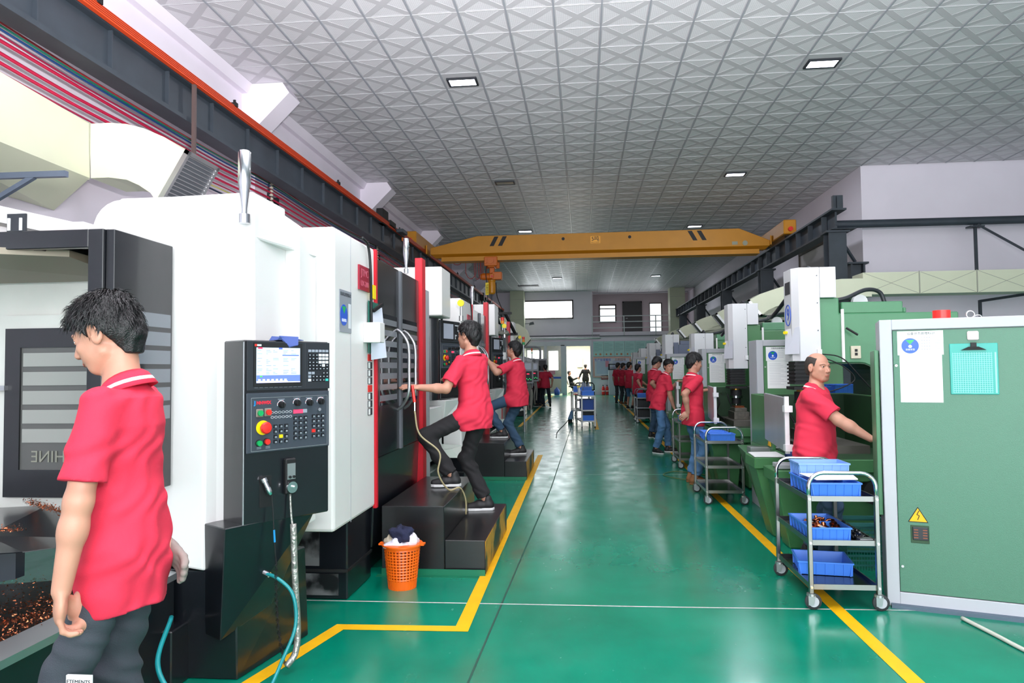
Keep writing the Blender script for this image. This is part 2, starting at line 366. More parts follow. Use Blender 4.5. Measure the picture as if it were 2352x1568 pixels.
obj('notice', MB().box((-1.95, YB-.04, 1.2), (-1.6, YB-.02, 1.42)), M('pink_paper', '#e79ab0', .7), f, w=True)
fr = struct('door_2', MB().box((-1.03, YB-.07, 0), (-.93, YB+.3, 2.82)).box((.44, YB-.07, 0), (.53, YB+.3, 2.82)).box((-1.03, YB-.08, 2.82), (.53, YB+.3, 3.12)), mFrW)
struct('trim_1', MB().cyl((-3.4, YB-.12, 3.3), (1.05, YB-.12, 3.3), .06, 10), mAlu, smooth='auto')
struct('trim_2', MB().box((-3.4, YB-.05, 3.42), (1, YB, 3.46)).box((1, YB-.16, 3.36), (5.2, YB-.1, 3.4)), mSteelDk)
# columns against the far wall, clad in cream panels
for x0, x1 in ((-4.1, -3.3), (4.92, 5.75)):
    c = struct('trim_3', MB().box((x0, YB-.9, 0), (x1, YB, CH)), M('column_cream', '#c6cab0', .6, var=.05))
    for k in range(5): obj('joint', MB().box((x0-.005, YB-.905, .9+k*1.15), (x1+.005, YB-.9, .915+k*1.15)), mDuctU, c, w=True)
# left pilasters with sloped haunches
for y in (-1.6, 4.4, 10.4, 16.3, 22.2, 28.2, 34.2):
    struct('column', MB().prism([(WX, 0), (WX+.22, 0), (WX+.22, 5.3), (WX+.77, 5.84), (WX+.66, CH), (WX, CH)], y, y+.42, 'y'), mWall)
struct('trim_5', MB().prism([(WX, 5.86), (WX+.1, 5.86), (WX+.17, CH), (WX, CH)], -3, 41, 'y'), mWall)

# ---------------------------------------------------------------- ceiling of pressed metal tiles
ceil = struct('ceiling', MB().box((WX-.2, -5, CH+.03), (13.2, 47, CH+.13)), M('ceiling_backing', '#8d8d92', .8))
def tile_mb(g=.004, s=.6):
    a = s/2-g; e = .014; t = .075; q = .062; mb = MB(); z0 = 0; z1 = .003
    V = [(-a, -a, z0), (a, -a, z0), (a, a, z0), (-a, a, z0)]
    F_, MI = [], []
    tri = []
    for k in range(4):                          # four triangular fields between the bands
        c, s_ = math.cos(k*PI/2), math.sin(k*PI/2)
        def R(x, y, z): return (x*c-y*s_, x*s_+y*c, z)
        o = len(V); V += [R(-a+t, -a+e, z0), R(a-t, -a+e, z0), R(0, -q, z0), R(-a+t+.012, -a+e+.006, z1), R(a-t-.012, -a+e+.006, z1), R(0, -q-.01, z1)]; tri.append(o)
        F_ += [(o+3, o+4, o+5), (o, o+1, o+4, o+3), (o+1, o+2, o+5, o+4), (o+2, o, o+3, o+5)]; MI += [1, 0, 0, 0]
    for k in range(4):
        o = tri[k]; n = tri[(k+1) % 4]
        F_ += [(k, (k+1) % 4, o+1, o), ((k+1) % 4, n, n+2, o+2, o+1)]; MI += [0, 0]
    F_.append((tri[0]+2, tri[1]+2, tri[2]+2, tri[3]+2)); MI.append(0)
    mb.v = V; mb.f = F_; mb.m = MI; return mb
lamps = [(-1.8, 10.7, 1), (3.6, 10.7, 1), (-1.8, 16.7, 0), (3.6, 16.7, 1), (-1.8, 22.7, 1), (3.6, 22.7, 1), (-1.8, 28.7, 0), (3.6, 28.7, 0), (-1.2, 34.7, 1), (3.6, 34.7, 1)]
lampcells = {(round(x, 1), round(y, 1)) for x, y, _ in lamps}
tme = None; cells = []
for i in range(-7, 26):
    for j in range(0, 70):
        x = -1.5+.6*i+.3; y = .2+.6*j+.3
        if x-.3 < WX+.1 or y > YB+1.4: continue
        if x > 6.3 and y > 16.4: continue
        if x > 12.9: continue
        u = (x*_r2.x+y*_r2.y+4.5*_r2.z)/(x*_fw.x+y*_fw.y+4.5*_fw.z); v_ = (x*_u2.x+y*_u2.y+4.5*_u2.z)/(x*_fw.x+y*_fw.y+4.5*_fw.z)
        seen = y > 2 and abs(u*F) < 1250 and abs(v_*F) < 880
        cells.append((not seen, x*x+y*y, x, y))
cells.sort(); field = MB(); one = tile_mb(); cnt = 0
for us, d2, x, y in cells:
    if (round(x, 1), round(y, 1)) in lampcells:
        mbp = MB().box((x-.296, y-.296, CH-.001), (x+.296, y+.296, CH+.008)); 
        obj('plain_tile', mbp, mTileB, ceil, w=True); continue
    if not us and cnt < 285:
        if tme is None:
            t0 = obj('tile', tile_mb(), [mTileB, mTileF], ceil); tme = t0; o = t0
        else:
            o = bpy.data.objects.new('tile', tme.data); COL.objects.link(o); o.parent = ceil
        o.location = (x, y, CH); cnt += 1
    else:
        field.add([(vx+x, vy+y, vz+CH) for vx, vy, vz in one.v], one.f, 0); field.m[-len(one.m):] = one.m
tf = obj('tile_field', field, [mTileB, mTileF], ceil, kind='stuff')
for i in range(-6, 26):
    x = -1.5+.6*i; y1 = 41.5 if x < 6.2 else 16.4
    if x > 12.8: break
    obj('ceiling_rail', MB().box((x-.011, .2, CH-.012), (x+.011, y1, CH+.004)), mRailC, ceil)
mbx = MB()
for j in range(0, 69): mbx.box((WX, .2+.6*j-.0035, CH-.003), (6.3 if .6*j > 16 else 13, .2+.6*j+.0035, CH+.004))
obj('cross_rail', mbx, M('ceiling_rail_white', '#d8d8dc', .3), ceil, kind='stuff')
# recessed ceiling lamps
for k, (x, y, on) in enumerate(lamps):
    who = {0: 'bright square recessed ceiling lamp nearest on the left', 1: 'bright square recessed ceiling lamp nearest on the right', 2: 'unlit recessed ceiling lamp, grey, second in the left row', 3: 'lit recessed ceiling lamp, second in the right row',
           4: 'lit recessed ceiling lamp just above the crane girder, left', 5: 'lit recessed ceiling lamp just above the crane girder, right', 8: 'small lit ceiling lamp beyond the crane, left', 9: 'small lit ceiling lamp beyond the crane, right',
           6: 'unlit ceiling lamp hidden above the crane hoist', 7: 'unlit ceiling lamp hidden above the girder on the right'}[k]
    if k in (6, 7): continue
    t = thing('ceiling_lamp', who, 'lamp', (x, y, CH-.02), 0, 'recessed ceiling lamps')
    mb = MB().box((-.235, -.15, -.012), (.235, -.115, .02)).box((-.235, .115, -.012), (.235, .15, .02)).box((-.235, -.115, -.012), (-.2, .115, .02)).box((.2, -.115, -.012), (.235, .115, .02))
    obj('frame', mb, mDark, t, bev=.004)
    obj('diffuser', MB().box((-.2, -.115, -.004), (.2, .115, .004)), mLamp if on else mLampOff, t)
    if on: area('lamp_light', (x, y, CH-.06), (0, 0, 0), .4, .22, 32, (.88, .92, 1))
struct('trim_6', MB().box((-3.4, 37.4, CH-.03), (-2.3, 38, CH+.01)), mBlackM)
# ================================================================== STEEL, CRANE, DUCTS, CABLES
# left runway beam
t = thing('crane_runway', 'dark steel crane runway beam along the left wall with orange conductor strip', 'beam', (-4.8, 4, 4.43))
obj('web', MB().box((-4.62, -2, 4.47), (-4.58, 40.5, 4.86)), mSteelDk, t, w=True)
obj('top_flange', MB().box((-4.85, -2, 4.86), (-4.5, 40.5, 4.9)), mSteelDk, t, w=True)
obj('bottom_flange', MB().box((-4.75, -2, 4.42), (-4.52, 40.5, 4.47)), mSteelDk, t, w=True)
for k in range(42):
    obj('stiffener', MB().box((-4.58, -.3+.95*k, 4.47), (-4.535, -.285+.95*k, 4.86)), mSteelDk, t, w=True)
cb = obj('conductor_strip', MB().box((-4.49, -2, 4.87), (-4.44, 40, 4.96)), mOr, t, w=True, label='orange ribbed conductor strip')
gv = MB()
for z in (4.885, 4.905, 4.925, 4.945): gv.box((-4.44, -2, z), (-4.435, 40, z+.006))
obj('rib', gv, M('rail_orange_dark', '#8f2b0d', .6), cb, w=True)
for y in (6.0, 8.6, 12.5, 16.9, 21, 25, 29): obj('clip', MB().box((-4.5, y, 4.95), (-4.42, y+.06, 5.0)).box((-4.47, y+.02, 4.99), (-4.44, y+.04, 5.04)), mBlackM, t, w=True)
for y in (4.95, 10.85, 16.75, 22.7, 28.6, 34.5): obj('bracket_column', MB().box((-5.22, y+.02, 0), (-5.0, y+.06, 4.4)).box((-5.22, y+.32, 0), (-5.0, y+.36, 4.4)).box((-5.12, y+.06, 0), (-5.08, y+.32, 4.4)), M('steel_dark', '#22262c', .5), t, w=True)
jb = thing('cable_trolley_box', 'black steel collector boxes clamped on the left runway beam before the crane', 'junction box', (-4.55, 16, 4.7))
obj('box', MB().box((-4.62, 15.5, 4.86), (-4.46, 15.95, 5.2)).box((-4.6, 15.95, 4.9), (-4.4, 16.4, 5.02)), mBlackM, jb, w=True, bev=.01)
obj('arm', MB().bar((-4.5, 16.2, 4.95), (-4.36, 17, 4.82), .05, .03).box((-4.42, 16.5, 4.84), (-4.26, 16.95, 4.92)), mSteelDk, jb, w=True)
obj('plug', MB().box((-4.42, 17, 4.72), (-4.38, 17.15, 4.8)), mHoist, jb, w=True)
t2 = dup(jb, (-4.5, 32, 4.5), 0, 'small black collector box far down the left runway beam')
# down pipe in front of the beam
solo('drop_pipe', 'thin brown vertical pipe hanging in front of the left runway beam', 'pipe', MB().box((-4.5, 7.7, 3.3), (-4.46, 7.74, 4.9)), M('pipe_brown', '#5b4a48', .6))

# cables under the beam
specs = [(4.27, .008, '#b8323a', 'topmost thin red'), (4.245, .008, '#1f7f68', 'thin green'), (4.21, .008, '#1f4f8f', 'thin blue'), (4.17, .008, '#a8284e', 'crimson'), (4.12, .013, '#c81f4a', 'uppermost thick red'), (4.03, .013, '#c81f4a', 'middle thick red'),
         (3.95, .013, '#c81f4a', 'lowest thick red'), (3.87, .008, '#a8284e', 'thin magenta'), (3.84, .007, '#c9c46a', 'thin yellow'), (3.79, .010, '#20304a', 'lowest dark blue')]
sup = [-1, 4.95, 10.85, 16.75, 22.7, 28.6, 34.5, 40]
CX = -4.98
for z, r, c, nm in specs:
    z = 1.5+(z-1.5)*1.1067
    P = []
    for i, y in enumerate(sup):
        P.append((CX, y, z))
        if i < len(sup)-1:
            for q in (.25, .5, .75): P.append((CX+random.uniform(-.012, .012), y+(sup[i+1]-y)*q, z-.05*4*q*(1-q)+random.uniform(-.012, .012)))
    solo('power_cable', nm+' electric cable strung along the left wall', 'cable', MB().tube(smooth_pts(P, 3), r*1.3, 6), M('cable_'+c[1:], c, .45), 'electric cables along the left wall', smooth=True)
for y in sup[1:-1]:
    t = thing('insulator_stack', 'beige ceramic cable insulator column, %s' % {4.95: 'nearest', 10.85: 'beside the nearest silver signal rod', 16.75: 'left of the second silver signal rod', 22.7: 'third along the wall', 28.6: 'fourth along the wall', 34.5: 'farthest along the wall'}[y], 'insulator', (-4.98, y, 3.99), 0, 'ceramic cable insulators on the left wall')
    obj('bracket', MB().box((-5.02, y-.012, 3.96), (-5.0, y+.012, 4.66)).box((-5.24, y-.02, 4.2), (-5.0, y+.02, 4.23)), mSteelDk, t, w=True)
    for k in range(11): obj('bead', MB().lathe([(.012, 0), (.032, .008), (.034, .025), (.02, .036), (.014, .046)], (-4.97, y, 3.98+k*.06), 10), M('ceramic', '#cfc8b8', .5), t, w=True, smooth=True)

# right runway beam with columns
RX = 5.37
t = thing('crane_runway', 'dark steel crane runway beam on columns along the right wall', 'beam', (RX, 15.5, 0))
obj('web', MB().box((RX-.02, 15.4, 4.39), (RX+.02, 40.6, 4.76)), mSteelDk, t, w=True)
obj('top_flange', MB().box((RX-.15, 15.2, 4.76), (RX+.15, 40.6, 4.8)), mSteelDk, t, w=True)
obj('bottom_flange', MB().box((RX-.13, 15.4, 4.35), (RX+.13, 40.6, 4.39)), mSteelDk, t, w=True)
for k in range(27): obj('stiffener', MB().box((RX-.13, 15.9+.93*k, 4.39), (RX-.02, 15.915+.93*k, 4.76)), mSteelDk, t, w=True)
obj('end_post', MB().box((RX-.1, 15.25, 4.8), (RX+.1, 15.35, 5.08)).box((RX-.04, 15.2, 4.8), (RX+.04, 15.4, 5.05)), mSteelDk, t, w=True)
for y in (15.5, 21.2, 26.9, 32.6, 38.3):
    c = obj('column', MB().box((RX-.18, y-.17, 0), (RX+.18, y-.14, 4.35)).box((RX-.18, y+.14, 0), (RX+.18, y+.17, 4.35)).box((RX-.02, y-.14, 0), (RX+.02, y+.14, 4.35)).box((RX-.24, y-.22, 4.31), (RX+.24, y+.22, 4.35)), mSteelDk, t, w=True)
    obj('stub', MB().box((RX+.42, y+.3, 0), (RX+.46, y+.6, 3.7)).box((RX+.68, y+.3, 0), (RX+.72, y+.6, 3.7)).box((RX+.46, y+.43, 0), (RX+.68, y+.47, 3.7)).box((RX+.36, y+.25, 3.7), (RX+.78, y+.65, 3.74)).bar((RX+.1, y+.1, 4.3), (RX+.55, y+.4, 3.76), .05, .05).bar((RX+.1, y+.2, 3.2), (RX+.45, y+.4, 3.2), .05, .05), mSteelDk, c, w=True)
t = thing('support_pipe', 'round dark steel pipe beam crossing in front of the right white wall', 'pipe', (7.2, 15.5, 4.5))
obj('pipe', MB().cyl((5.4, 15.5, 4.51), (12.9, 15.5, 4.49), .085, 16), mSteelDk, t, w=True, smooth='auto')
obj('end_plate', MB().box((5.25, 15.3, 4.38), (5.75, 15.7, 4.4)).cyl((5.36, 15.5, 4.51), (5.4, 15.5, 4.51), .11, 12), mSteelDk, t, w=True)
h = obj('hanger', MB().bar((8.19, 15.5, 4.42), (8.19, 15.5, 3.35), .05, .05).bar((8.2, 15.4, 4.4), (8.9, 14.6, 3.54), .045, .045).bar((8.9, 14.6, 3.56), (8.86, 14.6, 2.92), .06, .06).bar((8.88, 14.6, 2.9), (8.23, 15.5, 2.82), .05, .05).bar((8.23, 15.5, 2.84), (8.23, 15.5, 2.5), .05, .05).box((8.05, 15.4, 4.36), (8.33, 15.6, 4.39)), mSteelDk, t, w=True)

# crane girder
CY = 19.85
t = thing('bridge_crane', 'yellow bridge crane girder with black stripes spanning the hall', 'crane', (.4, CY, 4.65))
def cr(x, z0, z1, y0, y1): return [(x, y0, z0), (x, y1, z0), (x, y1, z1), (x, y0, z1)]
g = MB().prism([(-4.32, 4.83), (5.16, 4.83), (5.16, 4.98), (4.35, 5.33), (-2.95, 5.33), (-4.32, 5.02)], CY, CY+.42, 'y')
girder = obj('girder', g, mCrane, t, w=True, bev=.008)
obj('lower_web', MB().hexa([(-4.2, CY+.12, 4.74), (5.05, CY+.12, 4.74), (5.05, CY+.3, 4.74), (-4.2, CY+.3, 4.74)], [(-4.3, CY+.0, 4.83), (5.15, CY+.0, 4.83), (5.15, CY+.42, 4.83), (-4.3, CY+.42, 4.83)]), M('crane_yellow_deep', '#b3720c', .5), t, w=True)
obj('track_flange', MB().box((-4.0, CY+.02, 4.64), (4.88, CY+.04, 4.75)).box((-4.0, CY-.02, 4.62), (4.88, CY+.4, 4.66)), mCrane, t, w=True)
sk = (5.3, 5.03)
for (xt, xb) in ((-2.46, -2.6), (-2.22, -2.36), (2.95, 3.1), (3.2, 3.35)):
    obj('stripe', MB().prism([(xb, sk[1]), (xb+.12, sk[1]), (xt+.12, sk[0]), (xt, sk[0])], CY-.006, CY-.001, 'y'), mBlackM, girder, w=True)
for x in (-.5, 1.36): obj('hole', MB().cyl((x, CY-.01, 5.18), (x, CY+.01, 5.18), .045, 14), mBlackM, girder, w=True)
pl = obj('load_plate', MB().box((.27, CY-.008, 5.03), (.54, CY-.001, 5.23)), M('plate_orange', '#ffb02a', .4), girder, w=True, label='orange load plate')
text('5吨', 'lettering', .15, mBlackM, girder, (.405, CY-.012, 5.15), (1, 0, 0), (0, 0, 1), 'CENTER', bold=.0008)
text('安全生产责任重大', 'lettering', .03, mBlackM, girder, (.405, CY-.012, 5.055), (1, 0, 0), (0, 0, 1), 'CENTER')
for sx, x in ((-1, -4.62), (1, 5.38)):
    e = obj('end_truck', MB().box((x-.16, CY-1.15, 4.93), (x+.16, CY+1.4, 5.3)), mCrane, t, w=True, bev=.02)
    obj('wheel', MB().cyl((x-.04, CY-.85, 4.98), (x+.04, CY-.85, 4.98), .1, 16).cyl((x-.04, CY+1, 4.98), (x+.04, CY+1, 4.98), .1, 16), mRub, e, w=True)
    obj('buffer', MB().cyl((x, CY-1.15, 5.05), (x, CY-1.22, 5.05), .06, 12), mBtnR, e, w=True)
    obj('end_plate', MB().box((x-sx*.2-.02, CY-.05, 4.85), (x-sx*.2+.02, CY+.5, 5.1)), mCrane, e, w=True)
obj('name_plate', MB().box((4.15, CY-.008, 4.88), (4.3, CY-.001, 4.97)).cyl((4.5, CY-.01, 4.92), (4.5, CY-.001, 4.92), .07, 16), M('plate_grey', '#9a9a86', .5), girder, w=True)
HX = -2.56; HY = CY+.2
t = thing('electric_hoist', 'orange electric chain hoist hanging from the crane girder', 'hoist', (HX, HY, 3.68))
tr = obj('trolley', MB().box((HX-.19, HY-.3, 4.45), (HX+.19, HY-.24, 4.72)).box((HX-.19, HY+.24, 4.45), (HX+.19, HY+.3, 4.72)).box((HX-.1, HY-.24, 4.42), (HX+.1, HY+.24, 4.5)), mHoist, t, w=True, bev=.02)
obj('wheel', MB().cyl((HX, HY-.34, 4.6), (HX, HY-.3, 4.6), .09, 16).cyl((HX-.14, HY-.33, 4.55), (HX-.14, HY-.3, 4.55), .035, 10).cyl((HX+.14, HY-.33, 4.55), (HX+.14, HY-.3, 4.55), .035, 10), mHoist, tr, w=True)
obj('neck', MB().box((HX-.07, HY-.06, 4.25), (HX+.07, HY+.06, 4.45)), mHoist, t, w=True, bev=.02)
b = obj('motor', MB().cyl((HX-.28, HY-.1, 4.17), (HX+.02, HY-.1, 4.17), .1, 18).box((HX+.02, HY-.22, 4.07), (HX+.3, HY+.04, 4.29)).cyl((HX-.32, HY-.1, 4.17), (HX-.28, HY-.1, 4.17), .085, 18).box((HX-.05, HY-.24, 4.1), (HX+.08, HY-.2, 4.24)), mHoist, t, w=True, bev=.015)
obj('label', MB().box((HX+.0, HY-.246, 4.14), (HX+.06, HY-.24, 4.18)), mRed, b, w=True)
obj('chain_bag', MB().lathe([(.07, 0), (.11, .04), (.12, .25), (.105, .36), (.12, .38), (.12, .4)], (HX, HY-.1, 3.66), 14), M('bag_amber', '#c4820f', .35, bump=.5, bscale=14), t, w=True, smooth='auto')
for k in range(9):
    z = 3.64-k*.045
    obj('chain_link', MB().tube([(HX+.0+(.012*math.cos(a) if k % 2 else 0), HY-.1+(0 if k % 2 else .012*math.cos(a)), z+.026*math.sin(a)) for a in np.linspace(0, 2*PI, 10)[:-1]], .005, 5, closed=True), mSteelDk, t, w=True)
obj('pendant_cable', MB().tube(smooth_pts([(HX-.12, HY-.25, 4.6), (HX-.14, HY-.3, 4.2), (HX-.1, HY-.3, 3.7), (HX-.1, HY-.3, 2.6)]), .012, 6), mBlackM, t, w=True)
py = obj('warning_tag', MB().box((HX-.15, HY-.33, 3.62), (HX-.06, HY-.31, 3.97)), mYelB, t, w=True, label='yellow warning tag')
text('吊装危险', 'lettering', .07, mBlackM, py, (HX-.105, HY-.335, 3.79), (0, 0, -1), (1, 0, 0), 'CENTER')
t = thing('festoon_cable', 'red cable looping in hanging bights beside the orange hoist', 'cable', (-3.1, CY+.35, 4.6))
for x0, x1, dz in ((-3.35, -3.05, .5), (-3.1, -2.92, .52), (-2.98, -2.84, .52), (-2.9, -2.74, .48), (-3.7, -3.5, .08)):
    obj('loop', MB().tube(smooth_pts([(x0, CY+.35, 4.65), (x0+.01, CY+.35, 4.65-dz*.7), ((x0+x1)/2, CY+.35, 4.65-dz), (x1-.01, CY+.35, 4.65-dz*.7), (x1, CY+.35, 4.65)]), .012, 6), M('cable_maroon', '#8e3a3c', .5), t, w=True, smooth=True)

# ventilation ducts
def duct_elbow(name, label, y, top, bot, depth, extra=None, group=None):
    t = thing(name, label, 'duct', (top[0][0], y, bot[0][1]), 0, group)
    body = MB(); n = len(top)
    for i in range(n-1):
        a, b_, c, d = top[i], top[i+1], bot[i+1], bot[i]
        body.hexa([(a[0], y, a[1]), (b_[0], y, b_[1]), (c[0], y, c[1]), (d[0], y, d[1])], [(p[0], y+depth, p[1]) for p in (a, b_, c, d)])
    ob = obj('elbow', body, mDuct, t, w=True)
    a, b_ = Vector((top[-1][0], 0, top[-1][1])), Vector((bot[-1][0], 0, bot[-1][1])); ed = (b_-a).normalized(); nrm = Vector((top[-1][0]-top[-2][0], 0, top[-1][1]-top[-2][1])).normalized()
    L = (b_-a).length; fr = MB(); o = a+Vector((0, y, 0))
    def q(u, v, h): return o+ed*u+Vector((0, 1, 0))*v+nrm*h
    for u0, u1, v0, v1 in ((-.02, .02, -.02, depth+.02), (L-.02, L+.02, -.02, depth+.02), (-.02, L+.02, -.02, .02), (-.02, L+.02, depth-.02, depth+.02)):
        fr.hexa([q(u0, v0, -.02), q(u1, v0, -.02), q(u1, v1, -.02), q(u0, v1, -.02)], [q(u0, v0, .03), q(u1, v0, .03), q(u1, v1, .03), q(u0, v1, .03)])
    gr = obj('grille', fr, mAlu, t, w=True)
    obj('dark_mouth', MB().hexa([q(.02, .02, -.03), q(L-.02, .02, -.03), q(L-.02, depth-.02, -.03), q(.02, depth-.02, -.03)], [q(.02, .02, .005), q(L-.02, .02, .005), q(L-.02, depth-.02, .005), q(.02, depth-.02, .005)]), mGrey, gr, w=True)
    sl = 14
    for k in range(sl):
        u = .03+(L-.06)*k/(sl-1)
        obj('slat', MB().hexa([q(u-.003, .02, .0), q(u+.010, .02, .0), q(u+.010, depth-.02, .0), q(u-.003, depth-.02, .0)], [q(u-.006, .02, .024), q(u+.004, .02, .024), q(u+.004, depth-.02, .024), q(u-.006, depth-.02, .024)]), mAlu, gr, w=True)
    return t
tl = duct_elbow('ventilation_duct', 'big cream air duct elbow with aluminium grille above the nearest machine', 6.5,
    [(-4.87, 4.0), (-4.66, 4.0), (-4.48, 3.98), (-4.3, 3.93), (-4.08, 3.83), (-3.84, 3.67)], [(-4.85, 3.45), (-4.66, 3.45), (-4.47, 3.42), (-4.34, 3.36), (-4.22, 3.28), (-4.14, 3.17)], .55)
obj('transition', MB().hexa([(-5.24, 6.5, 3.14), (-4.86, 6.5, 3.45), (-4.87, 6.5, 4.0), (-5.24, 6.5, 4.02)], [(-5.24, 2.5, 3.14), (-3.9, 2.5, 3.1), (-3.9, 2.5, 3.66), (-5.24, 2.5, 3.66)]), mDuct, tl, w=True)
obj('seam', MB().box((-4.9, 6.48, 3.43), (-4.86, 6.5, 4.01)), mDuctU, tl, w=True)
t = thing('duct_bracket', 'blue grey angle iron bracket under the near left duct', 'bracket', (-5.2, 5, 3.0))
obj('arm', MB().bar((-5.24, 5, 3.05), (-3.93, 5, 3.04), .04, .045), M('steel_blue_grey', '#5d6778', .5), t, w=True); obj('brace', MB().bar((-4.2, 5, 3.03), (-5.2, 5, 2.5), .035, .035), MATS['steel_blue_grey'], t, w=True)
TR = [(4.95, 3.17), (4.5, 3.12), (4.0, 3.07), (3.87, 3.05), (3.67, 2.99), (3.43, 2.91), (3.22, 2.79)]; BR = [(4.95, 2.82), (4.5, 2.77), (3.95, 2.71), (3.84, 2.69), (3.72, 2.66), (3.58, 2.6), (3.45, 2.5)]
who = ['first behind the column marked 9', 'second in the row', 'third in the row', 'fourth in the row', 'fifth in the row', 'farthest in the row']
for k, y in enumerate((14, 17.3, 20.6, 24, 27.6, 31.5)):
    d = duct_elbow('ventilation_duct', 'cream air duct elbow over the green machines, '+who[k], y, TR, BR, .5, group='duct elbows on the right side')
    if k: obj('feed', MB().box((4.95, y, 2.82), (6.3, y+.5, 3.17)), mDuct, d, w=True)
    obj('hood_flap', MB().hexa([(3.5, y+.02, 2.5), (4.3, y+.02, 2.5), (4.3, y+.6, 2.5), (3.5, y+.6, 2.5)], [(3.6, y+.02, 2.53), (4.4, y+.02, 2.74), (4.4, y+.6, 2.74), (3.6, y+.6, 2.53)]), mDuctU, d, w=True)
t = thing('main_duct', 'long cream sheet metal duct crossing to the right below the pipe', 'duct', (9, 15, 2.9))
obj('feed', MB().box((4.95, 14.0, 2.82), (5.5, 14.5, 3.17)), mDuct, t, w=True)
xs = [5.5+1.06*k for k in range(8)]
for k, x in enumerate(xs[:-1]):
    y0 = 14.4; x1 = xs[k+1]
    s_ = obj('segment', MB().box((x, y0, 2.9), (x1-.012, y0+.55, 3.33)), mDuct, t, w=True)
    obj('crease', MB().bar((x+.02, y0-.001, 2.91), (x1-.03, y0-.001, 3.32), .004, .008).bar((x+.02, y0-.001, 3.32), (x1-.03, y0-.001, 2.91), .004, .008).box((x1-.02, y0-.01, 2.89), (x1, y0, 3.34)), mDuctU, s_, w=True)
t = thing('ventilation_duct', 'cream air duct elbow over the far machines on the left', 'duct', (-2.2, 20, 2.3))
for dy, dx in ((0, 0), (2.6, .15)):
    obj('elbow', MB().prism([(-5.24, 2.98), (-2.2+dx, 2.98), (-1.95+dx, 2.8), (-1.82+dx, 2.45), (-2.0+dx, 2.25), (-2.15+dx, 2.4), (-2.4+dx, 2.55), (-5.24, 2.55)], 20+dy, 20.5+dy, 'y'), mDuct, t, w=True)
    obj('mouth', MB().bar((-1.8+dx, 20.25+dy, 2.46), (-2.02+dx, 20.25+dy, 2.22), .5, .03, up=(1, 0, 0)), mDark, t, w=True)
# ================================================================== LEFT MACHINES
mScr = M('screen_blue', '#b9d3ea', .3, emit=.4); mScrD = M('screen_bar', '#5a6fa8', .3, emit=.6); mScrG = M('screen_grey', '#8f95a3', .3, emit=.25)
mKeyW = M('key_white', '#dfe2e8', .5); mKeyG = M('key_grey', '#8f97a3', .5); mPlate = M('plate_slate', '#363d47', .5)
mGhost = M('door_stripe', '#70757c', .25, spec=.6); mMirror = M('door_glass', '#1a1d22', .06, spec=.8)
mDisp = M('display_red', '#ff3050', .4, emit=1.2); mKeyT = M('key_teal', '#35b3a8', .4)
def key_mesh(w, h, d):
    me = bpy.data.meshes.new('key'); m = MB().hexa([(-w/2, -h/2, 0), (w/2, -h/2, 0), (w/2, h/2, 0), (-w/2, h/2, 0)], [(-w*.42, -h*.42, d), (w*.42, -h*.42, d), (w*.42, h*.42, d), (-w*.42, h*.42, d)])
    me.from_pydata(m.v, [], m.f); return me
def put_keys(fr, parent, items, w, h, d):
    cache = {}
    for u, v, mat in items:
        if mat.name not in cache: me = key_mesh(w, h, d); me.materials.append(mat); cache[mat.name] = me
        o = bpy.data.objects.new('key', cache[mat.name]); COL.objects.link(o); o.parent = parent
        T = fr.T(); T.translation = fr.p(u, v, 0); o.matrix_basis = wm(parent).inverted() @ T
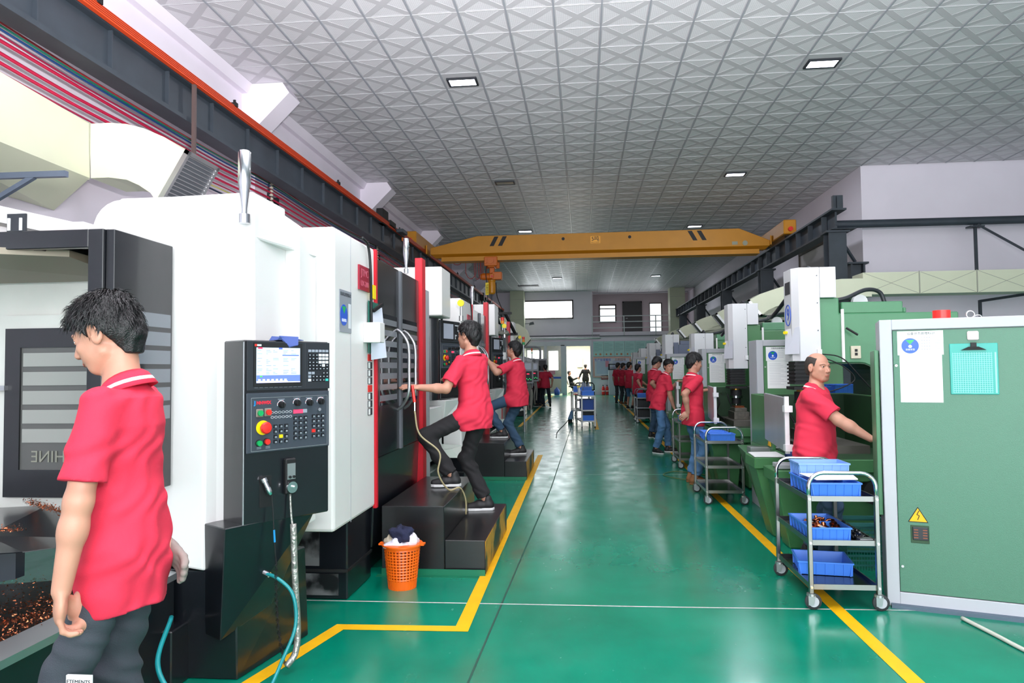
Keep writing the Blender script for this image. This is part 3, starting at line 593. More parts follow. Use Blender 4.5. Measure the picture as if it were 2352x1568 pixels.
def control_panel(root, fr, detail, mscreen, lower_hole=False):
    """the operator's box: fr has its origin at the lower left of the face, 0.49 wide and 0.91 high"""
    W, H = .49, .91
    body = MB(); fr.box(body, 0, 0, W, H, -.2, 0)
    box = obj('control_box', body, mBlack, root, w=True, bev=.006)
    edge = MB().cyl(fr.p(0, .01, 0), fr.p(0, H-.01, 0), .004, 6); obj('edge_strip', edge, mAlu, box, w=True)
    s1 = MB(); fr.box(s1, .012, .66, .487, .905, 0, .012); fr.box(s1, .335, .665, .338, .9, .012, .014)
    scr = obj('screen_unit', s1, mDark, root, w=True, bev=.003)
    b2 = MB(); fr.box(b2, .045, .68, .317, .897, .012, .016); obj('bezel', b2, mBlackM, scr, w=True)
    b3 = MB(); fr.box(b3, .058, .697, .302, .873, .016, .018); obj('screen', b3, mscreen, scr, w=True)
    if detail:
        m1 = MB(); fr.box(m1, .058, .697, .302, .735, .018, .0185); obj('screen_bar', m1, mScrD, scr, w=True)
        m1 = MB(); fr.box(m1, .2, .833, .295, .838, .018, .0185); fr.box(m1, .18, .865, .2, .873, .018, .0187); obj('screen_bar', m1, M('screen_blue_bar', '#3f53d8', .3, emit=.9), scr, w=True)
        m1 = MB(); fr.box(m1, .066, .866, .09, .873, .018, .0187); obj('screen_mark', m1, mDisp, scr, w=True)
        m1 = MB(); fr.box(m1, .076, .726, .088, .732, .0186, .0192); obj('screen_mark', m1, M('screen_green', '#4ad04a', .3, emit=.8), scr, w=True)
        m1 = MB()
        for k in range(7): fr.box(m1, .066+.024*k, .708, .08+.024*k, .716, .0186, .0192)
        fr.box(m1, .058, .697, .302, .702, .0186, .0192); fr.box(m1, .058, .697, .23, .707, .0185, .019)
        obj('soft_key_row', m1, M('screen_lilac', '#c5c4f5', .3, emit=.8), scr, w=True, kind='stuff')
        m1 = MB(); rr = random.Random(3)
        for v in (.858, .85, .841, .818, .811, .803, .795, .782, .765, .757, .748, .741):
            for u0 in (.062, .11, .148, .205, .25):
                if rr.random() < .75: fr.box(m1, u0, v, u0+rr.uniform(.008, .032), v+.0025, .018, .0183)
        obj('screen_text', m1, M('screen_ink', '#7f93bd', .4, emit=.3), scr, w=True, kind='stuff')
        m1 = MB()
        for k in range(10): fr.box(m1, .05+.027*k, .672, .07+.027*k, .675, .012, .0135)
        obj('soft_key_row', m1, mGrey, scr, w=True, kind='stuff')
        m1 = MB(); fr.box(m1, .049, .879, .062, .89, .016, .0165); obj('badge', m1, mBtnR, scr, w=True)
        m1 = MB(); fr.box(m1, .062, .88, .085, .889, .016, .0165); obj('badge', m1, mKeyW, scr, w=True)
    us = (.363, .384, .405, .427, .448, .469); items = []
    for r, v in enumerate((.86, .838, .82, .80, .783, .766)):
        for c, u in enumerate(us):
            m = mKeyG if r == 0 else mKeyW if (c >= 3 and r in (1, 2, 3)) or (r == 4 and c == 4) else mKey
            items.append((u, v, m))
    items += [(us[0], .743, mKeyG), (us[1], .743, mKeyG), (us[4], .743, mKey), (us[5], .743, mKey)]
    for r, v in enumerate((.725, .706)):
        for c, u in enumerate(us): items.append((u, v, (mKeyG if r == 0 else mKeyW) if c == 0 else mKeyT if (c == 5 and r) else mKey))
    pl = MB(); fr.box(pl, .012, .352, .487, .648, 0, .008); plate = obj('button_plate', pl, mPlate, root, w=True, bev=.003)
    e = MB()
    for a in ((.035, .622, .475, .6245), (.035, .36, .475, .3625), (.035, .36, .0375, .6245), (.4725, .36, .475, .6245)): fr.box(e, *a, .008, .0095)
    obj('outline', e, mAlu, plate, w=True)
    it2 = []
    for u in (.167, .198, .228):
        for v in (.477, .452, .425, .40): it2.append((u, v, mYelB if (u == .198 and v == .425) else mKey))
    for u in (.28, .31, .34):
        for v in (.512, .487, .461, .435, .41): it2.append((u, v, mKey))
    for u in (.389, .417, .445):
        for v in (.516, .491, .465, .439, .413): it2.append((u, v, mBtnR if (u == .389 and v == .439) else mKey))
    f2 = Frame(fr.p(0, 0, .012), fr.x, fr.y); f3 = Frame(fr.p(0, 0, .008), fr.x, fr.y)
    if detail:
        put_keys(f2, scr, items, .017, .014, .004); put_keys(f3, plate, it2, .02, .018, .006)
        lg = MB()
        for u, v, m in it2: 
            if m is mKey: fr.box(lg, u-.005, v-.001, u+.005, v+.002, .0142, .0146); fr.box(lg, u-.006, v-.0055, u+.006, v-.0035, .0142, .0146)
        for u, v, m in items:
            if m is mKey: fr.box(lg, u-.004, v-.002, u+.004, v+.002, .016, .0164)
        obj('legend', lg, M('legend_white', '#aab4bf', .6), plate, w=True, kind='stuff')
        ov = MB()
        for v in (.547, .523):
            for k in range(6): ov.tube([fr.p(.15+.0205*k+.008*math.cos(a), v+.0055*math.sin(a), .0085) for a in np.linspace(0, 2*PI, 10)[:-1]], .0009, 4, closed=True)
        obj('indicator_ring', ov, mKeyW, plate, w=True, kind='stuff')
        text('J', 'lettering', .026, M('logo_blue', '#1e90e8', .4), plate, fr.p(.052, .598, .0085), fr.x+fr.y*.0, fr.y, bold=.001)
        text('NNWIX', 'lettering', .022, M('logo_red', '#e0243a', .4), plate, fr.p(.064, .598, .0085), fr.x, fr.y, bold=.001)
        wt = MB()
        for u, v, n in ((.2, .612, 3), (.29, .614, 4), (.363, .614, 4), (.433, .614, 4)):
            for k in range(n): fr.box(wt, u-.02+.004*k, v-.004*k, u+.02-.004*k, v-.004*k+.002, .008, .0086)
        for u in (.066, .114): fr.box(wt, u, .378, u+.024, .381, .008, .0086); fr.box(wt, u, .371, u+.024, .374, .008, .0086)
        obj('caption', wt, M('legend_grey', '#8c96a0', .6), plate, w=True, kind='stuff')
    else:
        km = MB(); kw = MB()
        for u, v, m in items: f2.box(kw if m in (mKeyW, mKeyG) else km, u-.008, v-.006, u+.008, v+.006, 0, .004)
        for u, v, m in it2: f3.box(kw if False else km, u-.009, v-.008, u+.009, v+.008, 0, .005)
        obj('key_pad', km, mKey, plate, w=True, kind='stuff'); obj('white_keys', kw, mKeyW, scr, w=True, kind='stuff')
        ye = MB(); f3.box(ye, .189, .417, .207, .433, 0, .007); obj('yellow_key', ye, mYelB, plate, w=True)
    for u, v in ((.2, .583), (.29, .59), (.363, .588), (.433, .592)):
        k = MB(); fr.disc(k, u, v, .0165, .008, .03, 16, r2=.013); fr.box(k, u-.003, v-.015, u+.003, v+.015, .03, .036); obj('knob', k, mBlackM, plate, w=True)
        if detail:
            rg = MB(); pts = [fr.p(u+.022*math.cos(a), v+.022*math.sin(a), .0085) for a in np.linspace(-.2, PI+.2, 14)]; rg.tube(pts, .0016, 4); obj('dial_scale', rg, mKeyW, plate, w=True)
            rg = MB()
            for a in (.3, 1.2, 2.1, 2.9): rg.tube([fr.p(u+.0195*math.cos(a), v+.0195*math.sin(a), .0092), fr.p(u+.0245*math.cos(a), v+.0245*math.sin(a), .0092)], .0012, 4)
            obj('dial_mark', rg, mBtnR, plate, w=True, kind='stuff')
    for u, v, m in ((.079, .548, mBtnG), (.124, .55, mBtnR)):
        k = MB(); fr.box(k, u-.019, v-.02, u+.019, v+.02, .008, .016); g_ = obj('button_guard', k, M('guard_beige', '#7d776c', .3), plate, w=True, bev=.003)
        k = MB(); fr.disc(k, u, v, .014, .016, .026); obj('button', k, m, plate, w=True)
    for u, v, m in ((.076, .4, mBtnG), (.118, .404, mBtnR)):
        k = MB(); fr.disc(k, u, v, .0175, .008, .012, 18); obj('button_ring', k, mBlackM, plate, w=True)
        k = MB(); fr.disc(k, u, v, .014, .012, .024, 18); obj('button', k, m, plate, w=True)
    k = MB(); fr.disc(k, .098, .475, .036, .008, .011, 24); obj('stop_ring', k, mYelB, plate, w=True)
    k = MB(); k.lathe([(.016, 0), (.016, .018), (.027, .022), (.03, .032), (.024, .04), (.006, .044)], fr.p(.098, .475, .011), 20, fr.z); obj('emergency_stop', k, mBtnR, plate, w=True, smooth='auto')
    k = MB(); fr.box(k, .27, .536, .325, .555, .008, .0095); obj('red_display', k, mDisp, plate, w=True)
    k = MB(); fr.box(k, .326, .537, .35, .556, .008, .0095); obj('grey_display', k, mKeyG, plate, w=True)
    k = MB(); fr.disc(k, .42, .55, .009, .008, .02, 12); obj('key_switch', k, mChrome, plate, w=True)
    hw = MB(); fr.box(hw, .215, .13, .275, .31, 0, .03); hp = obj('hand_wheel', hw, mBlackM, root, w=True, bev=.006)
    k = MB(); fr.box(k, .222, .205, .268, .285, .03, .032); obj('face_plate', k, mAlu, hp, w=True)
    k = MB(); fr.disc(k, .245, .165, .029, .03, .042, 20); fr.disc(k, .252, .168, .007, .042, .058, 8); obj('wheel', k, mChrome, hp, w=True, smooth='auto')
    k = MB(); fr.disc(k, .235, .217, .007, .032, .04, 10); fr.disc(k, .257, .217, .007, .032, .04, 10); obj('small_knob', k, mBlackM, hp, w=True)
    return box
def signal_rod(root, x, y, z, q=.78):
    return obj('signal_rod', MB().lathe([(a*q, b*q) for a, b in [(.037, 0), (.037, .06), (.019, .062), (.019, .1), (.036, .24), (.041, .27), (.041, .475), (.034, .485), (0.001, .49)]], (x, y, z), 20), mChrome, root, w=True, smooth='auto', label='silver rod shaped signal lamp')

# ---------- machine with its door open, nearest on the left
t = thing('machining_center', 'white machining center with open black door beside the nearest worker', 'machine', (-2.6, 3, 0))
prof = [(-2.6, .6), (-2.6, 2.27)]+[(x, z) for x, z in arc((-2.44, 2.27), .16, PI, PI/2, 6, None)]+[(-1.7, 2.445), (-1.68, .6)]
enc = obj('enclosure', MB().prism(prof, 3.5, 3.9, 'y').prism([(-3.9, .6), (-3.9, 2.3), (-1.62, 2.3), (-1.62, .6)], 3.9, 4.17, 'y')
    .hexa([(-2.34, 3.32, .6), (-1.86, 3.32, .53), (-1.83, 3.38, .53), (-1.72, 3.52, .55), (-2.34, 3.52, .6)], [(-2.24, 3.32, 2.17), (-1.86, 3.32, 2.17), (-1.83, 3.38, 2.17), (-1.72, 3.52, 2.17), (-2.24, 3.52, 2.17)])
    .hexa([(-1.7, 3.51, 2.2), (-1.6, 4.15, 2.2), (-2.58, 4.15, 2.2), (-2.58, 3.51, 2.2)], [(-1.705, 3.51, 2.44), (-1.66, 4.15, 2.36), (-2.45, 4.15, 2.36), (-2.45, 3.51, 2.44)]), mWhite, t, w=True, bev=.012, seg=2)
signal_rod(t, -1.73, 3.46, 2.27)
mInner = M('inner_sheet', '#dcdcd6', .4, var=.1, vscale=4, bump=.05)
mSpeck = M('inner_sheet_specked', '#cfd2c8', .4, col2='#4b4a45', vscale=160, thr=(.32, .36))
inn = obj('inner_wall', MB().box((-4.3, 3.46, .6), (-2.2, 3.498, 1.35)), mSpeck, t, w=True)
obj('inner_panel', MB().box((-4.3, 3.46, 1.35), (-2.2, 3.498, 2.27)).box((-3.2, 3.43, .65), (-3.17, 3.46, 2.2)), mInner, t, w=True)
# rear window of the working space with mirrored lettering
wx0, wx1, wz0, wz1 = -2.99, -2.5, .87, 1.74
wf = MB().box((wx0-.06, 3.41, wz0-.07), (wx1, 3.45, wz1+.07)); wf2 = obj('window_surround', wf, mInner, t, w=True)
win = obj('side_window', MB().box((wx0, 3.385, wz0), (wx0+.085, 3.41, wz1)).box((wx0+.085, 3.385, wz1-.1), (wx1, 3.41, wz1)).box((wx0+.085, 3.385, wz0), (wx1, 3.41, wz0+.14)), mBlack, t, w=True)
obj('glass', MB().box((wx0+.085, 3.395, wz0+.14), (wx1, 3.41, wz1-.1)), M('window_grey', '#5a5a58', .3), win, w=True)
for k in range(5): obj('stripe', MB().box((wx0+.1, 3.388, 1.15+.098*k), (wx1, 3.394, 1.22+.098*k)), M('window_stripe', '#9b9c97', .35), win, w=True)
tx = text('MACHINE', 'lettering', .085, M('letter_grey', '#8d8d80', .5), win, (wx0+.11+.42, 3.384, 1.075), (-1, 0, 0), (0, 0, 1), 'LEFT')
tx.matrix_basis = wm(win).inverted() @ Matrix(((-1, 0, 0, wx0+.525), (0, 0, 1, 3.39), (0, 1, 0, 1.075), (0, 0, 0, 1)))
obj('latch', MB().box((wx0-.05, 3.36, 1.42), (wx0+.02, 3.385, 1.445)), mAlu, win, w=True)
# roof frame and work light
obj('roof_frame', MB().bar((-2.5, 3.6, 2.22), (-3.6, 2.3, 2.42), .1, .08).box((-4, 3.3, 2.2), (-2.5, 3.44, 2.27)), mWhite, t, w=True)
obj('work_light', MB().box((-3.3, 2.55, 2.02), (-2.6, 3.0, 2.05)), M('work_light_lens', '#eaf4ff', .3, emit=5), t, w=True)
obj('inner_header', MB().hexa([(-3.9, 3.4, 1.98), (-2.3, 3.4, 1.98), (-2.3, 2.95, 2.03), (-3.4, 2.4, 2.03)], [(-3.9, 3.4, 2.04), (-2.3, 3.4, 2.04), (-2.3, 2.95, 2.06), (-3.4, 2.4, 2.06)]), M('sheet_tan', '#8d8270', .5), t, w=True)
# black door leaf with roof ring
dl = MB().box((-2.06, 2.86, .95), (-2.02, 3.3, 2.13)).box((-2.13, 2.842, .95), (-2.06, 2.88, 2.13)).box((-2.9, 2.842, 2.05), (-2.13, 2.88, 2.13)).box((-2.9, 2.88, 2.11), (-2.06, 3.3, 2.135)).box((-2.9, 3.26, 2.04), (-2.06, 3.3, 2.12)).box((-2.42, 2.88, 2.05), (-2.38, 3.3, 2.1))
door = obj('door', dl, mBlack, t, w=True, bev=.003, label='open black sliding door')
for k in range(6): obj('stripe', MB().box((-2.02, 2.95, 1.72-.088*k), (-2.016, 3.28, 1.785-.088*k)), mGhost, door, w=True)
obj('bracket', MB().box((-2.52, 2.85, 2.12), (-2.43, 2.858, 2.21)), mDark, door, w=True)
for x in (-2.508, -2.452): obj('slot', MB().box((x-.006, 2.845, 2.135), (x+.006, 2.85, 2.19)), mWhite, door, w=True)
obj('ceiling_patch', MB().box((-2.4, 2.9, 2.1), (-2.07, 3.25, 2.11)), M('sheet_warm', '#a9a49e', .6), door, w=True)
# bed, table, chips
mChipBlk = M('chip_tray_black', '#0d0d0e', .3, col2='#5e3c2e', vscale=70, thr=(.3, .42))
obj('bed_cover', MB().hexa([(-4.2, 3.4, .55), (-2.35, 3.4, .66), (-2.2, 2.6, .8), (-3.6, 2.1, .8)], [(-4.2, 3.4, .75), (-2.75, 3.4, .83), (-2.45, 2.7, .84), (-3.6, 2.1, .83)]), mBlack, t, w=True, bev=.01)
ch = MB(); rr = random.Random(5)
def chips(mb, a, b, n, wd, h):
    a = Vector(a); b = Vector(b)
    for _ in range(n):
        p = a.lerp(b, rr.random())+Vector((rr.gauss(0, wd), rr.gauss(0, wd), abs(rr.gauss(0, h)))); s = rr.uniform(.003, .008)
        q = [p+Vector((rr.uniform(-s, s), rr.uniform(-s, s), rr.uniform(-s, s)*.7)) for _ in range(3)]; mb.add(q, [(0, 1, 2)])
chips(ch, (-2.85, 3.38, .845), (-2.2, 2.95, .85), 1200, .012, .012); chips(ch, (-3.3, 2.6, .845), (-2.35, 2.75, .85), 1400, .014, .012)
obj('tray', MB().hexa([(-4, 2.2, .3), (-2.06, 2.2, .3), (-2.06, 3.4, .3), (-4, 3.4, .3)], [(-4, 2.2, .34), (-2.06, 2.2, .5), (-2.06, 3.4, .5), (-4, 3.4, .34)]), mChipBlk, t, w=True)
chips(ch, (-2.5, 2.2, .5), (-2.1, 3.0, .52), 2200, .03, .012); chips(ch, (-2.6, 2.6, .49), (-2.08, 3.1, .53), 1500, .04, .015); chips(ch, (-2.12, 1.9, .54), (-2.12, 3.2, .54), 1200, .02, .01)
chips(ch, (-2.9, 3.0, .45), (-2.3, 3.3, .5), 900, .12, .02)
obj('copper_chips', ch, mCop, t, w=True, kind='stuff')
obj('side_guard', MB().hexa([(-3.4, 2.5, .5), (-2.45, 2.85, .62), (-2.45, 2.9, .62), (-3.4, 2.6, .5)], [(-3.4, 2.5, .8), (-2.45, 2.85, .8), (-2.45, 2.9, .8), (-3.4, 2.6, .8)]), M('guard_navy', '#1d2733', .4), t, w=True)
obj('front_sill', MB().hexa([(-2.08, .6, .5), (-1.98, .6, .5), (-1.98, 3.3, .5), (-2.08, 3.3, .5)], [(-2.08, .6, .55), (-1.98, .6, .53), (-1.98, 3.3, .53), (-2.08, 3.3, .55)]), mAlu, t, w=True)
obj('front_panel', MB().box((-2.04, .6, 0), (-2.0, 3.3, .5)), mBlack, t, w=True)
# lower black housing with panel under the control box
obj('base', MB().hexa([(-2.3, 3.35, 0), (-1.7, 3.35, 0), (-1.58, 3.95, 0), (-2.3, 3.95, 0)], [(-2.3, 3.33, .55), (-1.7, 3.33, .52), (-1.6, 3.95, .5), (-2.3, 3.95, .55)]).box((-2.32, 3.2, 0), (-1.95, 3.4, .28)), mBlack, t, w=True, bev=.006)
lo = MB().hexa([(-1.86, 3.34, .22), (-1.74, 3.26, .22), (-1.62, 3.55, .3), (-1.7, 3.75, .32)], [(-1.88, 3.34, .76), (-1.7, 3.22, .76), (-1.42, 3.64, .77), (-1.6, 3.8, .77)])
lh = obj('pedestal', lo, mBlack, t, w=True, bev=.004)
fr0 = Frame((-1.65, 3.3, .75), (.28, .4, 0), (0, 0, 1))
control_panel(t, fr0, True, mScr)
rc = MB(); fr0.box(rc, .085, .08, .15, .235, 0, .002); rcs = obj('socket_recess', rc, mBlackM, t, w=True)
k = MB().lathe([(.018, 0), (.018, .02), (.013, .022), (.013, .05), (.016, .052), (.016, .075), (.008, .09)], fr0.p(.1, .225, .012), 14, (fr0.x*.35-fr0.y+fr0.z*.25)); obj('plug', k, mChrome, rcs, w=True, smooth='auto')
obj('plug_wire', MB().tube(smooth_pts([fr0.p(.135, .14, .03), fr0.p(.137, .05, .04), fr0.p(.14, -.1, .05), fr0.p(.15, -.2, .05)]), .003, 6), mBlackM, rcs, w=True)
obj('wire_sleeve', MB().tube([fr0.p(.139, -.03, .047), fr0.p(.141, -.09, .05)], .005, 6), M('sleeve_blue', '#1f8fd0', .4), rcs, w=True)
spring = [fr0.p(.15+.05*(q/160)**3+.008*math.cos(q*.9*PI), -.2-.5*q/160, .05+.008*math.sin(q*.9*PI)) for q in range(160)]
obj('coiled_cord', MB().tube(spring, .0028, 5), mBlackM, rcs, w=True, smooth=True)
obj('wrapped_hose', MB().tube(smooth_pts([fr0.p(.245, .13, .02), fr0.p(.245, .02, .03), fr0.p(.25, -.05, .04)]), .006, 6).tube(smooth_pts([fr0.p(.25, -.02, .04), fr0.p(.255, -.3, .05), fr0.p(.27, -.55, .05), fr0.p(.25, -.66, .06), fr0.p(.2, -.71, .06)], 10), .0165, 10), M('foil_wrap', '#a3a29c', .3, .6, bump=1, bscale=40), t, w=True, smooth=True, label='hose wrapped in grey film')
solo('cleaning_rag', 'small blue rag lying on top of the near control box', 'rag', MB().hexa([fr0.p(.17, .912, -.06), fr0.p(.33, .913, -.05), fr0.p(.335, .913, .0), fr0.p(.18, .914, .005)], [fr0.p(.18, .935, -.05), fr0.p(.3, .93, -.04), fr0.p(.33, .915, .008), fr0.p(.19, .93, .01)])
     .hexa([fr0.p(.19, .93, .0), fr0.p(.3, .93, .0), fr0.p(.29, .885, .014), fr0.p(.24, .875, .016)], [fr0.p(.19, .935, .006), fr0.p(.3, .933, .006), fr0.p(.29, .89, .02), fr0.p(.24, .88, .02)]), M('rag_blue', '#4a5c9c', .9), smooth='auto')
# teal hoses
solo('air_hose', 'teal air hose hanging from the near machine to the floor', 'hose', MB().tube(smooth_pts([(-1.62, 3.43, .5), (-1.52, 3.4, .48), (-1.44, 3.4, .4), (-1.42, 3.38, .25), (-1.46, 3.3, .1), (-1.45, 3.15, .015), (-1.3, 2.9, .012), (-1.15, 2.7, .012)], 10), .009, 8), M('hose_teal', '#15858a', .35), smooth=True)
solo('air_hose', 'teal air hose trailing from behind the nearest worker along the floor', 'hose', MB().tube(smooth_pts([(-1.95, 3.2, .35), (-1.86, 2.95, .24), (-1.72, 2.85, .14), (-1.6, 2.8, .11), (-1.5, 2.75, .06), (-1.4, 2.6, .013), (-1.2, 2.4, .012)], 10), .011, 8), MATS['hose_teal'], smooth=True)
obj('hose_coupling', MB().cyl((-1.66, 3.44, .52), (-1.57, 3.42, .49), .014, 10), mChrome, t, w=True)

# ---------- machine with two door leaves, built once and copied
def machine(y):
    t = thing('machining_center', 'x', 'machine', (-1.52, 0, 0))
    obj('enclosure', MB().box((-3.6, 4.2, .52), (-1.52, 5.05, 2.4)).box((-3.6, 5.05, .52), (-1.7, 7, 2.3)).hexa([(-1.73, 4.2, .54), (-1.73, 4.5, .54), (-3, 4.5, .54), (-3, 4.2, .54)], [(-1.73, 4.2, 2.36), (-1.73, 4.5, 2.36), (-3, 4.5, 2.36), (-3, 4.2, 2.36)]), mWhite, t, w=True, bev=.02, seg=2)
    obj('panel_joint', MB().box((-1.519, 4.505, .52), (-1.5175, 4.512, 2.39)), mCab, t, w=True)
    obj('upper_housing', MB().box((-2.6, 7.45, 2.09), (-1.5, 7.95, 2.62)), mWhite, t, w=True, bev=.01)
    obj('lower_cover', MB().box((-3, 7.7, .45), (-1.75, 8.62, 2.3)).hexa([(-1.87, 8.0, .93), (-1.6, 8.0, .93), (-1.47, 8.25, .98), (-1.87, 8.3, .98)], [(-1.87, 7.9, 1.16), (-1.55, 7.9, 1.16), (-1.44, 8.3, 1.16), (-1.87, 8.4, 1.16)]).box((-2.4, 7, .6), (-1.6, 7.9, 1.1)), mWhite, t, w=True, bev=.006)
    obj('drip_tray', MB().hexa([(-1.8, 8.0, .5), (-1.42, 8.0, .5), (-1.36, 8.4, .5), (-1.8, 8.4, .5)], [(-1.8, 8.0, .56), (-1.5, 8.0, .6), (-1.44, 8.4, .6), (-1.8, 8.4, .62)]), M('tray_white_green', '#cfd8cf', .4), t, w=True)
    b = obj('base', MB().box((-3.5, 4.56, .0), (-1.56, 5.08, .52)).box((-3.5, 5.08, 0), (-1.62, 6.7, .5)).box((-3.2, 6.7, 0), (-1.62, 8.5, .42)).hexa([(-1.78, 5.1, .2), (-1.56, 5.1, .2), (-1.56, 6.72, .2), (-1.78, 6.72, .2)], [(-1.78, 5.1, .86), (-1.53, 5.1, .86), (-1.53, 6.72, .86), (-1.78, 6.72, .86)]), mBlack, t, w=True, bev=.01)
    obj('base_band', MB().box((-3.5, 4.55, .18), (-1.555, 5.09, .2)), mBlackM, b, w=True)
    obj('worn_patch', MB().box((-2.0, 4.553, .03), (-1.62, 4.559, .17)).box((-2.05, 4.553, .22), (-1.75, 4.559, .5)), M('worn_metal', '#6c6c6e', .35, col2='#16171a', vscale=6, thr=(.42, .6)), b, w=True)
    obj('inner_dark', MB().box((-2.2, 5.12, .86), (-1.6, 6.5, 2.36)), mBlackM, t, w=True)
    for y0, y1 in ((5.11, 5.74), (5.78, 6.46)):
        d = obj('door', MB().box((-1.56, y0, .86), (-1.52, y1, 2.34)), mBlack, t, w=True, bev=.004, label='glossy black sliding door leaf')
        obj('window_glass', MB().box((-1.52, y0+.06, 1.24), (-1.517, y1-.07, 1.94)), mMirror, d, w=True)
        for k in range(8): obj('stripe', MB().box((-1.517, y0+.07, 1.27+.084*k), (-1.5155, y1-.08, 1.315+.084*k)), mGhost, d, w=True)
    obj('door_edge', MB().box((-1.56, 5.735, .86), (-1.5, 5.755, 2.33)).box((-1.56, 5.765, .86), (-1.5, 5.785, 2.33)), mGrey, t, w=True)
    for yy in (5.62, 5.84):
        obj('door_handle', MB().tube(smooth_pts([(-1.52, yy+.06, 1.84), (-1.47, yy+.04, 1.8), (-1.41, yy, 1.7), (-1.405, yy, 1.5), (-1.41, yy, 1.32), (-1.47, yy+.04, 1.22), (-1.52, yy+.06, 1.18)], 8), .013, 10), mAlu, t, w=True, smooth=True, label='long bent metal handle')
    obj('door_frame', MB().box((-1.54, 5.055, .5), (-1.51, 5.1, 2.4)), mRed, t, w=True, bev=.004, label='red door frame')
    obj('door_frame', MB().box((-1.56, 6.48, .2), (-1.49, 6.62, 2.56)), mRed, t, w=True, bev=.004, label='red door frame')
    obj('side_skin', MB().box((-1.6, 6.62, .3), (-1.54, 7, 2.3)), mCab, t, w=True)
    obj('black_column', MB().box((-1.98, 7.62, 1.17), (-1.72, 7.9, 2.08)).cyl((-1.72, 7.76, 1.17), (-1.72, 7.76, 2.08), .12, 20), mBlack, t, w=True, smooth='auto')
    fr = Frame((-1.62, 7.93, 1.17), (.14, .47, 0), (0, 0, 1))
    control_panel(t, fr, False, mScrG)
    k = MB(); fr.box(k, .04, .03, .46, .33, -.001, .003); obj('open_pocket', k, mBlackM, t, w=True)
    signal_rod(t, -1.88, 7.415, 2.55)
    g = obj('pressure_gauge', MB().cyl((-1.42, 8.2, 2.29), (-1.42, 8.17, 2.29), .04, 18), mYelB, t, w=True, label='yellow pressure gauge')
    obj('gauge_stem', MB().cyl((-1.42, 8.2, 2.08), (-1.42, 8.2, 2.25), .014, 8).cyl((-1.42, 8.2, 2.08), (-1.42, 8.2, 2.14), .026, 10), mAlu, g, w=True)
    # plates on the aisle face
    fs = Frame((-1.519, 4.28, 1.68), (0, 1, 0), (0, 0, 1))      # status sign
    k = MB(); fs.box(k, .01, .07, .235, .34, 0, .004); sg = obj('status_sign', k, M('sign_grey', '#8d929b', .4), t, w=True)
    k = MB(); fs.disc(k, .085, .18, .068, .004, .006, 24); obj('dial', k, mBlue, sg, w=True)
    k = MB(); k.add([fs.p(.045, .235, .0065), fs.p(.125, .235, .0065), fs.p(.085, .185, .0065)], [(0, 1, 2)]); obj('pointer', k, mGrn, sg, w=True)
    k = MB(); fs.box(k, .175, .1, .225, .26, .004, .005); obj('list_field', k, mKeyW, sg, w=True)
    text('设备状态管理标识', 'lettering', .026, mInk, sg, fs.p(.12, .312, .0045), fs.x, fs.y, 'CENTER'); text('设备状态', 'lettering', .022, mPaper, sg, fs.p(.085, .145, .0065), fs.x, fs.y, 'CENTER')
    fp = Frame((-1.519, 4.66, 2.06), (0, 1, 0), (0, 0, 1)); k = MB(); fp.box(k, 0, 0, .24, .17, 0, .012); rp = obj('name_plate', k, M('plate_maroon', '#9a1c34', .4), t, w=True, label='dark red name plate')
    text('JTMC', 'lettering', .07, M('plate_rose', '#c8667a', .4), rp, fp.p(.12, .12, .0125), fp.x, fp.y, 'CENTER'); text('UX-200', 'lettering', .055, MATS['plate_rose'], rp, fp.p(.12, .045, .0125), fp.x, fp.y, 'CENTER')
    for k_ in range(8):
        z = 1.62-.055*k_; k = MB().box((-1.519, 4.88, z-.048), (-1.515, 4.975, z)); st = obj('warning_sticker', k, mBtnR if k_ in (0, 4) else mInk, t, w=True)
        if k_ not in (0, 4): obj('pictogram', MB().box((-1.515, 4.884, z-.044), (-1.513, 4.92, z-.004)), mPaper, st, w=True)
    obj('edge_cable', MB().tube(smooth_pts([(-1.5, 4.7, 2.42), (-1.495, 4.82, 2.38), (-1.49, 4.86, 2.2), (-1.49, 4.88, 1.8)]), .01, 6), mBlackM, t, w=True, smooth=True)
    sb = obj('switch_box', MB().box((-1.52, 4.78, 1.7), (-1.4, 4.9, 1.84)), mWhite, t, w=True, bev=.004)
    obj('red_button', MB().cyl((-1.42, 4.9, 1.805), (-1.42, 4.92, 1.805), .012, 10), mBtnR, sb, w=True); obj('black_knob', MB().cyl((-1.42, 4.9, 1.74), (-1.42, 4.925, 1.74), .016, 10), mBlackM, sb, w=True)
    return t
m1 = machine(0); m1['label'] = 'white machining center with closed black doors and red frame behind the orange basket'
m2 = dup(m1, (-1.50, 4.45, 0), 0, 'white machining center with black doors where the worker with glasses stands')
m3 = dup(m1, (-1.62, 8.95, 0), 0, 'farthest white machining center with black doors on the left')
# clipboard on machine
t = thing('clipboard', 'green clipboard with white sheet hanging on the red framed machine', 'clipboard', (-1.5, 5, 1.5))
obj('board', MB().box((-1.51, 4.86, 1.63), (-1.505, 5.1, 2.0)), M('board_green', '#12685a', .4), t, w=True)
obj('sheet', MB().hexa([(-1.5, 4.9, 1.58), (-1.45, 5.12, 1.6), (-1.448, 5.12, 1.6), (-1.498, 4.9, 1.58)], [(-1.5, 4.9, 1.93), (-1.48, 5.1, 1.97), (-1.478, 5.1, 1.97), (-1.498, 4.9, 1.93)]), M('paper_blue_white', '#dfe4f4', .8), t, w=True)
obj('clip', MB().bar((-1.49, 4.92, 1.93), (-1.46, 5.05, 1.99), .02, .02), mBlackM, t, w=True)
obj('hook', MB().box((-1.515, 4.93, 2.02), (-1.49, 4.99, 2.12)), mYelB, t, w=True)
